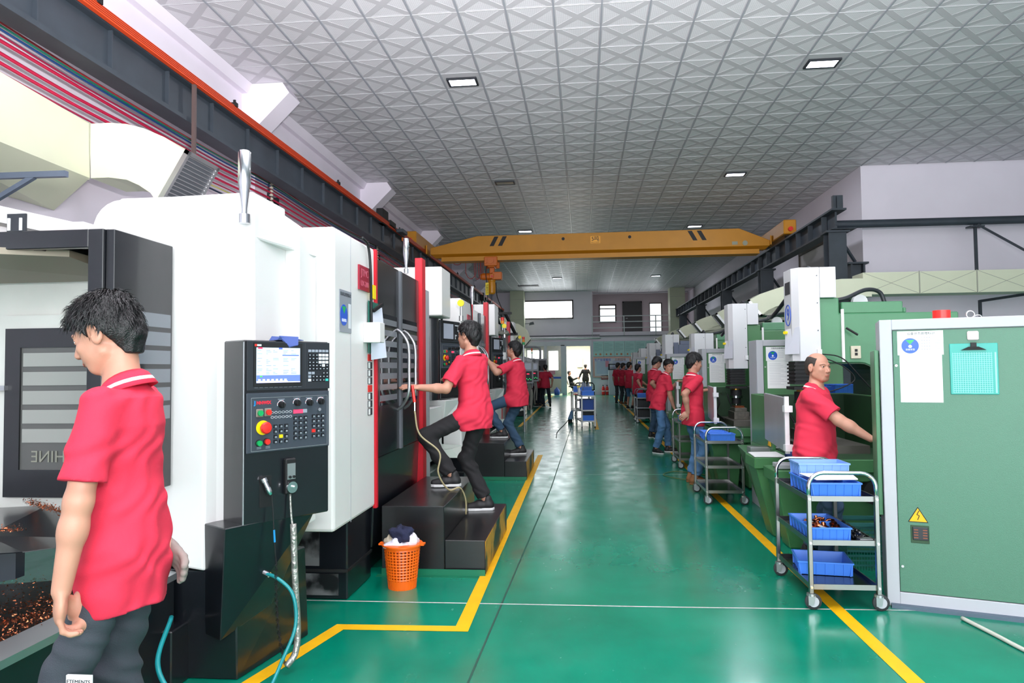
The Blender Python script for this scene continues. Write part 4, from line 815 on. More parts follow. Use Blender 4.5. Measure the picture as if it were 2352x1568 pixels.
# air gun hose on the door
t = thing('air_gun', 'red air gun with beige hose hanging from the door handle', 'air gun', (-1.4, 5.75, .5))
obj('nozzle', MB().cyl((-1.40, 5.7, 1.38), (-1.38, 5.7, 1.24), .013, 8), mBtnR, t, w=True); obj('coupling', MB().cyl((-1.38, 5.7, 1.24), (-1.38, 5.7, 1.17), .01, 8), mChrome, t, w=True)
obj('hose', MB().tube(smooth_pts([(-1.38, 5.7, 1.17), (-1.34, 5.7, .98), (-1.18, 5.72, .83), (-1.19, 5.72, .66), (-1.12, 5.8, .512), (-1.045, 5.9, .512), (-1.01, 5.98, .4), (-1.01, 6.0, .27)], 8), .008, 6), M('hose_beige', '#a79a76', .4), t, w=True, smooth=True)

# stepped platforms
def platform(loc, label):
    t = thing('step_platform', label, 'step', loc, 0, 'black steel step platforms')
    mSteel = M('step_black', '#17191c', .3, var=.4, vscale=4, coat=.2)
    up = obj('upper_step', MB().box((-.47, 0, .01), (-.0, 1.45, .5)), mSteel, t, bev=.004); obj('lower_step', MB().box((.0, .02, .01), (.3, 1.45, .25)), mSteel, t, bev=.004)
    obj('worn_side', MB().box((.3, .02, .01), (.303, 1.45, .245)), M('worn_yellow', '#1d1e20', .4, col2='#c98a12', vscale=5, thr=(.4, .55)), t)
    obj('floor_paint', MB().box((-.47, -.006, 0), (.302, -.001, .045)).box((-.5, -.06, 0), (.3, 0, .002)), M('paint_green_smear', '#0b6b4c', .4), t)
    return t
platform((-1.03, 5.15, 0), 'black two-step platform carrying the worker in black trousers')
platform((-1.08, 9.6, 0), 'black two-step platform carrying the worker with glasses')

# orange basket with rags
t = thing('laundry_basket', 'orange perforated plastic basket in front of the black step platform', 'basket', (-1.27, 4.86, 0))
mOrg = M('plastic_orange', '#f2660f', .35)
wall = MB(); NR, R0, R1, HB = 30, .095, .125, .3
for k in range(NR):
    a = 2*PI*k/NR; c, s_ = math.cos(a), math.sin(a)
    wall.bar((R0*c, R0*s_, .0), (R1*c, R1*s_, HB), .012, .004, up=(c, s_, 0))
for j in range(11):
    f_ = (.07+.02*j)/HB; r = R0+(R1-R0)*f_; wall.tube([(r*math.cos(a), r*math.sin(a), f_*HB) for a in np.linspace(0, 2*PI, 31)[:-1]], .0052, 4, closed=True)
obj('wall', wall, mOrg, t, kind='stuff'); obj('bottom', MB().lathe([(R0-.004, .004), (R0, 0), (R0+.006, .05), (R0+.007, .062), (R0-.006, .05), (R0-.01, .01)], (0, 0, 0), 30), mOrg, t, smooth='auto')
obj('rim', MB().lathe([(R1-.006, .28), (R1+.002, .275), (R1+.004, .292), (R1+.018, .294), (R1+.018, .303), (R1-.004, .305)], (0, 0, 0), 30).box((-.16, -.03, .292), (-.13, .03, .303)).box((.13, -.03, .292), (.16, .03, .303)), mOrg, t, smooth='auto')
def rag(name, label, c, r, mat, seed, squash=.6):
    rr2 = random.Random(seed); n, m = 16, 9; mb = MB(); vs = []
    ph = [rr2.uniform(0, 6.28) for _ in range(6)]
    for i in range(m+1):
        th = PI*i/m
        for j in range(n):
            a = 2*PI*j/n; q = 1+.2*math.sin(3*a+ph[0]+2*th)+.14*math.sin(5*a+ph[1]-3*th)+.12*math.sin(4*th+ph[2]); vs.append((c[0]+r[0]*q*math.sin(th)*math.cos(a), c[1]+r[1]*q*math.sin(th)*math.sin(a), c[2]+r[2]*q*math.cos(th)))
    fs = [(i*n+j, i*n+(j+1) % n, (i+1)*n+(j+1) % n, (i+1)*n+j) for i in range(m) for j in range(n)]
    mb.add(vs, fs); return solo(name, label, 'rag', mb, mat, 'rags in the orange basket', smooth=True)
rag('cleaning_rag', 'crumpled navy rag on top of the orange basket', (-1.27, 4.86, .36), (.085, .08, .055), M('rag_navy', '#1c2140', .9, var=.3, vscale=30, bump=.5, bscale=60), 1)
rag('cleaning_rag', 'white cloth bunched at the left in the orange basket', (-1.29, 4.82, .3), (.09, .06, .04), M('rag_white', '#cfcfdc', .9, bump=.5, bscale=50), 2)
rag('cleaning_rag', 'white printed cloth at the right of the orange basket', (-1.2, 4.85, .315), (.05, .06, .055), M('rag_pink_white', '#e6dfe8', .9, var=.1, vscale=40), 3)
rag('cleaning_rag', 'beige cloth edge at the left rim of the orange basket', (-1.355, 4.84, .31), (.03, .04, .045), M('rag_beige', '#aaa08e', .9, bump=.4, bscale=50), 4)
# ================================================================== RIGHT SIDE: GREEN MACHINES, CABINETS, CARTS
def status_sheet(root, fr, u, v, s=1.0):       # white status card with blue dial and printed lines
    k = MB(); fr.box(k, u, v, u+.25*s, v+.15*s, 0, .002); c = obj('status_card', k, mPaper, root, w=True)
    k = MB(); fr.disc(k, u+.07*s, v+.058*s, .048*s, .002, .0035, 28); obj('dial', k, mBlue, c, w=True)
    k = MB(); k.add([fr.p(u+.045*s, v+.095*s, .004), fr.p(u+.095*s, v+.095*s, .004), fr.p(u+.07*s, v+.066*s, .004)], [(0, 1, 2)]); obj('pointer', k, mGrn, c, w=True)
    k = MB(); fr.disc(k, u+.07*s, v+.054*s, .01*s, .0036, .0042, 14); obj('house_mark', k, mPaper, c, w=True)
    text('设备状态管理标识', 'lettering', .019*s, mInk, c, fr.p(u+.13*s, v+.133*s, .0022), fr.x, fr.y, 'CENTER')
    text('设备状态', 'lettering', .013*s, mPaper, c, fr.p(u+.07*s, v+.034*s, .0038), fr.x, fr.y, 'CENTER')
    k = MB()
    for r in range(5):
        vv = v+.108*s-.018*s*r
        for q in range(4): fr.box(k, u+.132*s+.0135*s*q, vv-.002, u+.139*s+.0135*s*q, vv+.002, .002, .0024)
        fr.box(k, u+.205*s, vv-.0012, u+.235*s, vv+.0012, .002, .0024)
    obj('print', k, M('print_lilac', '#9a9db8', .7), c, w=True, kind='stuff'); return c
def cabinet(label, x, y, rz, wid=.95, H=1.79, sheet=True, board=True, group='grey framed green control cabinets', near=False):
    t = thing('control_cabinet', label, 'cabinet', (x, y, 0), rz, group)
    P = Matrix.Translation((x, y, 0)) @ Matrix.Rotation(rz, 4, 'Z'); X = P.to_3x3() @ Vector((1, 0, 0)); fr = Frame((x, y, 0), X, (0, 0, 1))
    k = MB(); f = .07
    for a in ((0, .0, f, H), (wid-f, 0, wid, H), (f, 0, wid-f, .09), (f, H-.065, wid-f, H)): fr.box(k, *a, -.03, 0)
    fr.box(k, 0, 0, wid, H, -.36, -.03)
    obj('body', k, mCab, t, w=True, bev=.003)
    k = MB(); fr.box(k, f+.004, .094, wid-f-.004, H-.069, -.03, -.008); d = obj('door', k, M('cabinet_door_green', '#3f735b', .3, bump=.2, bscale=420, spec=.6) if near else mGreen, t, w=True, bev=.002)
    for v in (.25, 1.5): k = MB(); fr.disc(k, f+.02, v, .008, -.008, -.002, 10); obj('screw', k, mAlu, d, w=True)
    if sheet:
        status_sheet(d, Frame(fr.p(0, 0, -.008), fr.x, fr.y), f+.03, H-.225)
        k = MB(); fr.box(k, f+.04, H-.52, f+.27, H-.226, -.008, -.006); s_ = obj('paper_sheet', k, mPaper, d, w=True)
        if not near:
            k = MB()
            for r in range(14): fr.box(k, f+.06, H-.26-.017*r, f+.06+.15+.03*((r*7) % 3-1), H-.258-.017*r, -.006, -.0055)
            obj('print', k, M('print_grey', '#a9abb3', .7), s_, w=True, kind='stuff')
    if board:
        k = MB(); fr.box(k, f+.31, H-.47, f+.56, H-.16, -.008, -.002); b = obj('clipboard', k, mTeal, d, w=True, bev=.003, label='translucent teal clipboard')
        k = MB()
        for q in range(17): fr.box(k, f+.325+.0125*q, H-.46, f+.327+.0125*q, H-.215, -.002, -.0012)
        for q in range(20): fr.box(k, f+.325, H-.46+.0125*q, f+.53, H-.458+.0125*q, -.002, -.0011)
        fr.box(k, f+.542, H-.46, f+.55, H-.215, -.002, -.001)
        obj('grid_print', k, M('teal_pale', '#8fe0dc', .4), b, w=True, kind='stuff')
        k = MB(); k.hexa([fr.p(f+.37, H-.2, -.002), fr.p(f+.5, H-.2, -.002), fr.p(f+.46, H-.18, -.002), fr.p(f+.41, H-.18, -.002)], [fr.p(f+.37, H-.2, .01), fr.p(f+.5, H-.2, .01), fr.p(f+.46, H-.18, .014), fr.p(f+.41, H-.18, .014)]); fr.box(k, f+.42, H-.19, f+.45, H-.155, -.002, .012); obj('clip', k, mBlackM, b, w=True)
        k = MB(); fr.box(k, f+.405, H-.14, f+.465, H-.085, -.008, .004); obj('hook', k, M('hook_pink', '#f3d9dc', .5), d, w=True, bev=.01)
        k = MB(); k.tube([fr.p(f+.435+.016*math.cos(a), H-.113+.012*math.sin(a), .005) for a in np.linspace(PI+.3, 2*PI-.3, 8)], .0012, 4); obj('smile', k, M('pink_line', '#e59aa6', .5), d, w=True)
    return t, fr, d
c1, fr1, d1 = cabinet('large green cabinet with grey frame and teal clipboard nearest at right', 1.88, 4.69, -math.atan2(.22, .67), 1.15, 1.79, near=True)
k = MB(); k.prism([(0, 0), (.105, 0), (.0525, .09)], -.0075, -.0065, 'z', 0, Frame(fr1.p(.13, .53, 0), fr1.x, fr1.y).T()); wt = obj('warning_triangle', k, mYel, d1, w=True)
k = MB()
for a, b in (((0, 0), (.105, 0)), ((.105, 0), (.0525, .09)), ((.0525, .09), (0, 0))): k.bar(fr1.p(.13+a[0], .53+a[1], -.006), fr1.p(.13+b[0], .53+b[1], -.006), .004, .002, up=fr1.z)
k.bar(fr1.p(.189, .6, -.006), fr1.p(.176, .575, -.006), .004, .002, up=fr1.z).bar(fr1.p(.176, .575, -.006), fr1.p(.19, .57, -.006), .004, .002, up=fr1.z).bar(fr1.p(.19, .57, -.006), fr1.p(.18, .543, -.006), .004, .002, up=fr1.z)
obj('bolt_mark', k, mBlackM, wt, w=True)
k = MB(); fr1.box(k, .14, .4, .24, .51, -.0075, -.004); mt = obj('meter_recess', k, mGreenD, d1, w=True, bev=.004)
k = MB(); fr1.box(k, .15, .42, .235, .5, -.004, .004); obj('meter', k, mDark, mt, w=True, bev=.003)
k = MB()
for r in range(4): fr1.box(k, .156, .432+.016*r, .18, .438+.016*r, .004, .005); fr1.box(k, .205, .432+.016*r, .229, .438+.016*r, .004, .005)
obj('digit_row', k, M('display_orange', '#8a4a30', .5), mt, w=True, kind='stuff')
k = MB(); fr1.box(k, -.03, .55, -.004, 1.6, -.5, -.05); obj('side_panel', k, mGreenL, c1, w=True, bev=.004)
k = MB(); fr1.box(k, .02, 0, 1.1, .02, -.34, .05); obj('floor_plinth', k, M('plinth_grey', '#4f5f6e', .6), c1, w=True)
solo('tape_roll', 'red tape roll on top of the large near cabinet', 'tape roll', MB().lathe([(.05, 0), (.05, .055), (.035, .055), (.035, .001)], fr1.p(.36, 1.79, -.12), 24), mBtnR, smooth='auto')
solo('lifting_eye', 'grey lifting eye bolt on top of the near cabinet', 'eye bolt', MB().tube([fr1.p(.52+.022*math.cos(a), 1.815+.022*math.sin(a), -.15) for a in np.linspace(0, 2*PI, 16)[:-1]], .006, 6, closed=True).tube([fr1.p(.56+.018*math.cos(a), 1.8+.01*math.sin(a), -.15) for a in np.linspace(0, 2*PI, 16)[:-1]], .004, 6, closed=True), mAlu, smooth=True)
cabinet('green cabinet with status card standing behind the machine marked 9', 1.86, 7.8, 0, .6, board=False)
cabinet('green cabinet with teal clipboard right of the standing worker in jeans', 1.83, 11.1, 0, .85, 1.79)
cabinet('green cabinet with two white sheets behind the leaning worker', 1.72, 14.7, 0, .8, 1.79, board=False)
cabinet('small far green cabinet behind the fourth carriage', 1.66, 17.6, 0, .8, 1.8, board=False)
cabinet('farthest green cabinet at the end of the right row', 1.6, 22.4, 0, .8, 1.85, board=False)

mRam = M('ram_white', '#d9d9dc', .5, var=.04)
def edm(y, top, label, number=None, blue=False, full=True):
    t = thing('spark_erosion_machine', label, 'machine', (2.5, y, 0), 0, 'green spark erosion machines')
    d = y-6.9
    def B(mb, a, b): return mb.box((a[0], a[1]+d, a[2]), (b[0], b[1]+d, b[2]))
    zb = top-.89
    ram = obj('ram_housing', MB().prism([(2.05, 6.9+d), (2.24, 6.9+d), (2.24, 7.3+d), (2.05, 7.3+d), (2.0, 7.22+d), (2.0, 6.98+d)], zb, top, 'z').box((2.243, 6.9+d, top-.29), (2.39, 7.3+d, top)), mRam, t, w=True, bev=.004)
    if number:
        ff = Frame((1.999, 7.2+d, 0), (0, -1, 0), (0, 0, 1))
        k = MB().tube([ff.p(.11+.085*math.cos(a), 2.0+.1*math.sin(a), .001) for a in np.linspace(0, 2*PI, 28)[:-1]], .005, 4, closed=True); obj('number_ring', k, mBlue, ram, w=True)
        text(number, 'lettering', .16, mBlue, ram, ff.p(.11, 2.0, .001), ff.x, ff.y, 'CENTER', bold=.004)
        k = MB(); ff.box(k, .03, 2.2, .19, 2.32, 0, .003); obj('maker_plate', k, mDark, ram, w=True)
    for z in (top-.08, top-.34, top-.6): obj('screw', MB().cyl((2.215, 6.9+d, z), (2.215, 6.895+d, z), .006, 8), mGrey, ram, w=True)
    n = 12; k = MB()
    for q in range(n): k.box((2.01-.012*(q % 2), 6.94-.012*(q % 2)+d, zb-.02-.018*q), (2.2+.012*(q % 2), 7.16+.012*(q % 2)+d, zb-.003-.018*q))
    obj('bellows', k, mBlackM, t, w=True)
    hz = zb-.24
    h = obj('tool_head', MB().box((1.99, 6.92+d, hz-.03), (2.22, 7.18+d, hz)).cyl((2.1, 7.04+d, hz-.14), (2.1, 7.04+d, hz-.05), .075, 16).cyl((2.1, 7.04+d, hz-.24), (2.1, 7.04+d, hz-.15), .06, 16), mBlackM, t, w=True, smooth='auto')
    obj('brass_ring', MB().cyl((2.1, 7.04+d, hz-.07), (2.1, 7.04+d, hz-.03), .055, 18), M('brass', '#b98f45', .3, 1), h, w=True, smooth='auto')
    obj('steel_disc', MB().cyl((2.1, 7.04+d, hz-.16), (2.1, 7.04+d, hz-.13), .085, 20), mChrome, h, w=True, smooth='auto')
    obj('electrode_rod', MB().cyl((2.1, 7.04+d, .98), (2.1, 7.04+d, hz-.24), .014, 10), mChrome, h, w=True, smooth='auto')
    # C shaped frame
    body = [(2.245, top-.29), (2.43, top-.29), (2.43, 2.0), (3.5, 2.0), (3.5, .25), (2.76, .25), (2.76, 1.36)]+[(2.6+.16*math.cos(a), 1.37+.16*math.sin(a)) for a in np.linspace(.1, PI/2, 6)]+[(2.245, 1.53)]
    fr_ = obj('frame', MB().prism(body, 6.95+d, 7.55+d, 'y'), mGreenL if number else mGreen, t, w=True, bev=.01)
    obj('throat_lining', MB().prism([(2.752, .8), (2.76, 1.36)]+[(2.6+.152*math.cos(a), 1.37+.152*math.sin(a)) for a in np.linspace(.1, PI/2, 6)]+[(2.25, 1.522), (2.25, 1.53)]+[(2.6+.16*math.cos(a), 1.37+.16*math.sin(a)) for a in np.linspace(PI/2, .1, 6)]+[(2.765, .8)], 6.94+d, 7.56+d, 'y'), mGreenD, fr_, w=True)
    obj('top_cover', MB().box((2.46, 6.98+d, 2.0), (3.02, 7.5+d, 2.11)).box((3.02, 6.98+d, 2.0), (3.05, 7.5+d, 2.05)), mGreenL, fr_, w=True, bev=.008)
    obj('white_strip', MB().box((2.44, 6.93+d, 1.54), (2.465, 6.95+d, 2.04)), mWhite, fr_, w=True)
    if full:
        sw = obj('wall_switch', MB().box((2.52, 6.93+d, 1.57), (2.61, 6.95+d, 1.69)), M('switch_beige', '#cfc6b0', .5), fr_, w=True, bev=.004); obj('toggle', MB().box((2.553, 6.925+d, 1.6), (2.577, 6.93+d, 1.625)).box((2.553, 6.925+d, 1.635), (2.577, 6.93+d, 1.66)), mBlackM, sw, w=True)
        obj('lever', MB().cyl((2.47, 6.9+d, 1.86), (2.56, 6.86+d, 1.79), .01, 8), mBlackM, fr_, w=True)
        obj('side_cable', MB().tube(smooth_pts([(2.22, 6.9+d, 1.62), (2.4, 6.85+d, 1.58), (2.55, 6.85+d, 1.42), (2.75, 6.9+d, 1.2)]), .006, 5).tube(smooth_pts([(2.22, 6.9+d, 1.6), (2.42, 6.86+d, 1.5), (2.52, 6.86+d, 1.38), (2.4, 6.86+d, 1.3), (2.2, 6.86+d, 1.24)]), .006, 5), mBlackM, t, w=True, smooth=True)
        obj('top_hose', MB().tube(smooth_pts([(2.39, 7.1+d, 2.13), (2.55, 7.1+d, 2.16), (2.75, 7.15+d, 2.24), (2.9, 7.2+d, 2.22), (2.95, 7.2+d, 2.1)], 8), .02, 8), mDark, t, w=True, smooth=True)
        obj('hose_reel', MB().cyl((2.72, 7.2+d, 2.13), (2.72, 7.26+d, 2.13), .07, 20), mRam, t, w=True, smooth='auto')
        obj('signal_wire_clip', MB().box((2.2, 6.88+d, 1.6), (2.24, 6.9+d, 1.66)), mPaper, t, w=True)
    tg = obj('paper_tag', MB().hexa([(1.955, 7.08+d, 1.62), (2.03, 6.87+d, 1.62), (2.032, 6.872+d, 1.62), (1.957, 7.082+d, 1.62)], [(1.975, 7.1+d, 1.86), (2.04, 6.88+d, 1.88), (2.042, 6.882+d, 1.88), (1.977, 7.102+d, 1.86)]), M('paper_lilac', '#dfe1ec', .8), t, w=True)
    obj('yellow_knob', MB().cyl((1.985, 7.08+d, 1.83), (1.95, 7.06+d, 1.83), .016, 10), mYelB, t, w=True)
    obj('ram_cable', MB().tube(smooth_pts([(2.3, 7.3+d, top+.01), (2.3, 7.5+d, top+.06), (2.25, 7.9+d, top-.15), (2.2, 8.4+d, top-.35), (2.3, 9+d, top-.32)], 8), .022, 8), mDark, t, w=True, smooth=True)
    # tank, open toward the camera side, with its hinged door
    tk = obj('tank', MB().box((1.78, 7.66+d, .72), (2.75, 7.7+d, 1.22)).box((2.71, 5.85+d, .72), (2.75, 7.66+d, 1.22)).box((1.76, 5.85+d, .68), (2.75, 7.7+d, .72)).box((1.76, 5.83+d, .66), (2.75, 5.87+d, .76)).box((1.76, 6.85+d, .72), (1.79, 7.66+d, 1.22)).box((2.62, 5.83+d, .76), (2.7, 5.9+d, 1.2)), mGreen, t, w=True, bev=.004)
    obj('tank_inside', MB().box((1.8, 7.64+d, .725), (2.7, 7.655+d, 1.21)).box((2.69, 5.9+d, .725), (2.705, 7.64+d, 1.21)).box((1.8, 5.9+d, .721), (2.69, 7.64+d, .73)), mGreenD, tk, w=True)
    for q in range(4): obj('nozzle', MB().cyl((1.85+.08*q, 7.62+d, 1.13), (1.85+.08*q, 7.58+d, 1.13), .014, 8), mGreenD, tk, w=True)
    obj('hose', MB().tube(smooth_pts([(1.93, 7.6+d, 1.12), (1.95, 7.45+d, 1.0), (1.88, 7.3+d, .86), (1.95, 7.1+d, .78)]), .01, 6).tube(smooth_pts([(2.09, 7.6+d, 1.12), (2.1, 7.45+d, 1.0), (2.15, 7.3+d, .84)]), .01, 6), mBlackM, tk, w=True, smooth=True)
    wk = obj('work_table', MB().box((1.95, 6.5+d, .73), (2.5, 7.45+d, .8)), M('steel_dull', '#77736c', .45, .8), t, w=True)
    obj('workpiece', MB().box((2.02, 6.8+d, .8), (2.22, 7.2+d, .9)).box((2.04, 6.85+d, .9), (2.2, 7.15+d, .95)), M('workpiece_steel', '#8f8a82', .4, .8, var=.4, vscale=20), wk, w=True, bev=.004)
    obj('copper_block', MB().box((2.06, 6.92+d, .95), (2.18, 7.1+d, .975)), mCop, wk, w=True)
    if full:
        ck = MB().hexa([(1.66, 6.72+d, .84), (1.55, 5.66+d, .84), (1.575, 5.66+d, .84), (1.685, 6.72+d, .84)], [(1.66, 6.72+d, 1.26), (1.55, 5.66+d, 1.26), (1.575, 5.66+d, 1.26), (1.685, 6.72+d, 1.26)])
        td = obj('tank_door', ck, M('door_steel_grey', '#a9abb0', .35, .4, var=.1), t, w=True, bev=.003); obj('latch', MB().box((1.54, 5.62+d, 1.15), (1.6, 5.68+d, 1.2)).box((1.54, 5.62+d, .85), (1.6, 5.68+d, .9)).box((1.548, 5.645+d, .83), (1.58, 5.67+d, 1.27)), mRam, td, w=True)
    # bed, wheel and feet
    bd = obj('bed', MB().box((2.0, 5.95+d, .02), (3.2, 7.6+d, .64)).box((1.8, 5.87+d, .58), (2.9, 7.7+d, .66)), mGreen, t, w=True, bev=.01)
    obj('hand_wheel', MB().cyl((2.28, 5.93+d, .5), (2.28, 5.84+d, .5), .095, 24).cyl((2.28, 5.84+d, .52), (2.28, 5.8+d, .52), .012, 8), mBlackM, bd, w=True, smooth='auto')
    obj('data_plate', MB().box((2.34, 5.92+d, .4), (2.5, 5.94+d, .46)), mCab, bd, w=True)
    obj('slide_way', MB().box((2.35, 5.88+d, .3), (2.8, 5.95+d, .34)).box((2.4, 5.9+d, .48), (2.75, 5.95+d, .56)), mGreenD, bd, w=True)
    if full:
        f1 = obj('foot', MB().hexa([(1.66, 6.5+d, 0), (1.9, 6.5+d, 0), (1.9, 6.75+d, 0), (1.66, 6.75+d, 0)], [(1.52, 6.48+d, .6), (1.9, 6.48+d, .6), (1.9, 6.8+d, .6), (1.52, 6.8+d, .6)]).box((1.5, 6.45+d, .6), (1.95, 6.82+d, .7)), mGreen, t, w=True, bev=.008)
        f2 = obj('foot', MB().hexa([(1.68, 6.08+d, 0), (1.9, 6.08+d, 0), (1.9, 6.3+d, 0), (1.68, 6.3+d, 0)], [(1.58, 6.04+d, .55), (1.95, 6.04+d, .55), (1.95, 6.34+d, .55), (1.58, 6.34+d, .55)]).box((1.55, 6.0+d, .55), (2.0, 6.36+d, .65)), mGreen, t, w=True, bev=.008)
        obj('side_skirt', MB().hexa([(1.78, 6.82+d, .1), (1.9, 6.82+d, .1), (2.0, 7.9+d, .1), (1.85, 7.9+d, .1)], [(1.55, 6.82+d, .66), (1.9, 6.82+d, .66), (2.0, 7.9+d, .66), (1.66, 7.9+d, .66)]), mGreen, t, w=True, bev=.006)
    if blue:
        obj('drive_box', MB().box((2.36, 6.9+d, top-.5), (2.7, 7.4+d, top-.25)).box((2.42, 6.95+d, top-.25), (2.75, 7.4+d, top-.16)).box((2.25, 6.87+d, top-.55), (2.37, 6.9+d, top-.2)), M('box_blue_grey', '#55607a', .4), t, w=True, bev=.005)
    return t
edm(6.9, 2.44, 'green spark erosion machine marked 9 behind the balding worker', '9')
edm(9.87, 2.37, 'green spark erosion machine, second from the front, with bare spindle over a workpiece')
edm(13.2, 2.13, 'green spark erosion machine with short white ram behind the standing worker in jeans')
edm(17.8, 2.33, 'white and blue grey spark erosion machine behind the leaning worker', blue=True, full=False)
edm(22, 2.27, 'fifth spark erosion machine of the right row, tall white ram', blue=True, full=False)
edm(25.2, 2.2, 'sixth spark erosion machine of the right row', blue=True, full=False)
edm(29, 2.15, 'seventh and smallest spark erosion machine of the right row', blue=True, full=False)

# things lying on the near machine's feet
solo('paper_stack', 'white papers lying on the green machine foot', 'paper', MB().hexa([(1.5, 6.46, .705), (1.8, 6.44, .705), (1.82, 6.75, .705), (1.52, 6.78, .705)], [(1.5, 6.46, .712), (1.8, 6.44, .715), (1.82, 6.75, .72), (1.52, 6.78, .712)]), mPaper)
solo('steel_tray', 'flat grey steel box on the nearest green machine foot', 'box', MB().box((1.6, 6.05, .655), (1.85, 6.25, .69)), mCab, bev=.004)
solo('perforated_plate', 'grey steel channel with holes lying on the green machine skirt', 'steel part', MB().box((1.58, 6.95, .665), (1.9, 7.1, .735)), mAlu, bev=.003)
solo('cleaning_rag', 'dark blue rag bundle beside the steel box on the machine foot', 'rag', MB().lathe([(.02, 0), (.09, .01), (.1, .04), (.06, .06), (.01, .065)], (1.83, 6.35, .7), 9), M('rag_dark_blue', '#27407a', .9), smooth=True)
solo('warning_sign', 'small yellow warning triangle on the green tank front below the grey tank door', 'sign', MB().prism([(6.9, .75), (7.0, .75), (6.95, .83)], 1.752, 1.759, 'x'), mYel)

# blue bins
def bin_(name, label, loc, w_, d, h, rz=0, mat=None, divider=False, group='blue plastic bins'):
    t = thing(name, label, 'bin', loc, rz, group); mat = mat or mBin; T = .006
    mb = MB(); tp = .012
    mb.hexa([(-w_/2+tp, -d/2+tp, 0), (w_/2-tp, -d/2+tp, 0), (w_/2-tp, d/2-tp, 0), (-w_/2+tp, d/2-tp, 0)], [(-w_/2+tp, -d/2+tp, .005), (w_/2-tp, -d/2+tp, .005), (w_/2-tp, d/2-tp, .005), (-w_/2+tp, d/2-tp, .005)])
    def wall(x0, y0, x1, y1, nx, ny):
        mb.hexa([(x0+nx*tp, y0+ny*tp, 0), (x1+nx*tp, y1+ny*tp, 0), (x1+nx*(tp+T), y1+ny*(tp+T), 0), (x0+nx*(tp+T), y0+ny*(tp+T), 0)], [(x0, y0, h), (x1, y1, h), (x1+nx*T, y1+ny*T, h), (x0+nx*T, y0+ny*T, h)])
    wall(-w_/2, -d/2, w_/2, -d/2, 0, 1); wall(-w_/2, d/2, w_/2, d/2, 0, -1); wall(-w_/2, -d/2, -w_/2, d/2, 1, 0); wall(w_/2, -d/2, w_/2, d/2, -1, 0)
    obj('tub', mb, mat, t)
    r = MB(); o = .006
    r.box((-w_/2-o, -d/2-o, h-.008), (w_/2+o, -d/2+.003, h+.002)).box((-w_/2-o, d/2-.003, h-.008), (w_/2+o, d/2+o, h+.002)).box((-w_/2-o, -d/2, h-.008), (-w_/2+.003, d/2, h+.002)).box((w_/2-.003, -d/2, h-.008), (w_/2+o, d/2, h+.002)); obj('rim', r, mat, t)
    r = MB(); n = 6
    for q in range(1, n):
        x = -w_/2+w_*q/n; r.hexa([(x-.002, -d/2+tp-.004, 0), (x+.002, -d/2+tp-.004, 0), (x+.002, -d/2+tp+.001, 0), (x-.002, -d/2+tp+.001, 0)], [(x-.002, -d/2-.004, h), (x+.002, -d/2-.004, h), (x+.002, -d/2+.001, h), (x-.002, -d/2+.001, h)])
        y = -d/2+d*q/n; 
        for sx in (-1, 1): r.hexa([(sx*(w_/2-tp+.004), y-.002, 0), (sx*(w_/2-tp+.004), y+.002, 0), (sx*(w_/2-tp), y+.002, 0), (sx*(w_/2-tp), y-.002, 0)], [(sx*(w_/2+.004), y-.002, h), (sx*(w_/2+.004), y+.002, h), (sx*w_/2, y+.002, h), (sx*w_/2, y-.002, h)])
    obj('wall_ribs', r, mat, t, kind='stuff')
    if divider: obj('divider', MB().box((-w_/2+.01, d*.05, .005), (w_/2-.01, d*.05+.006, h-.01)), mat, t)
    return t
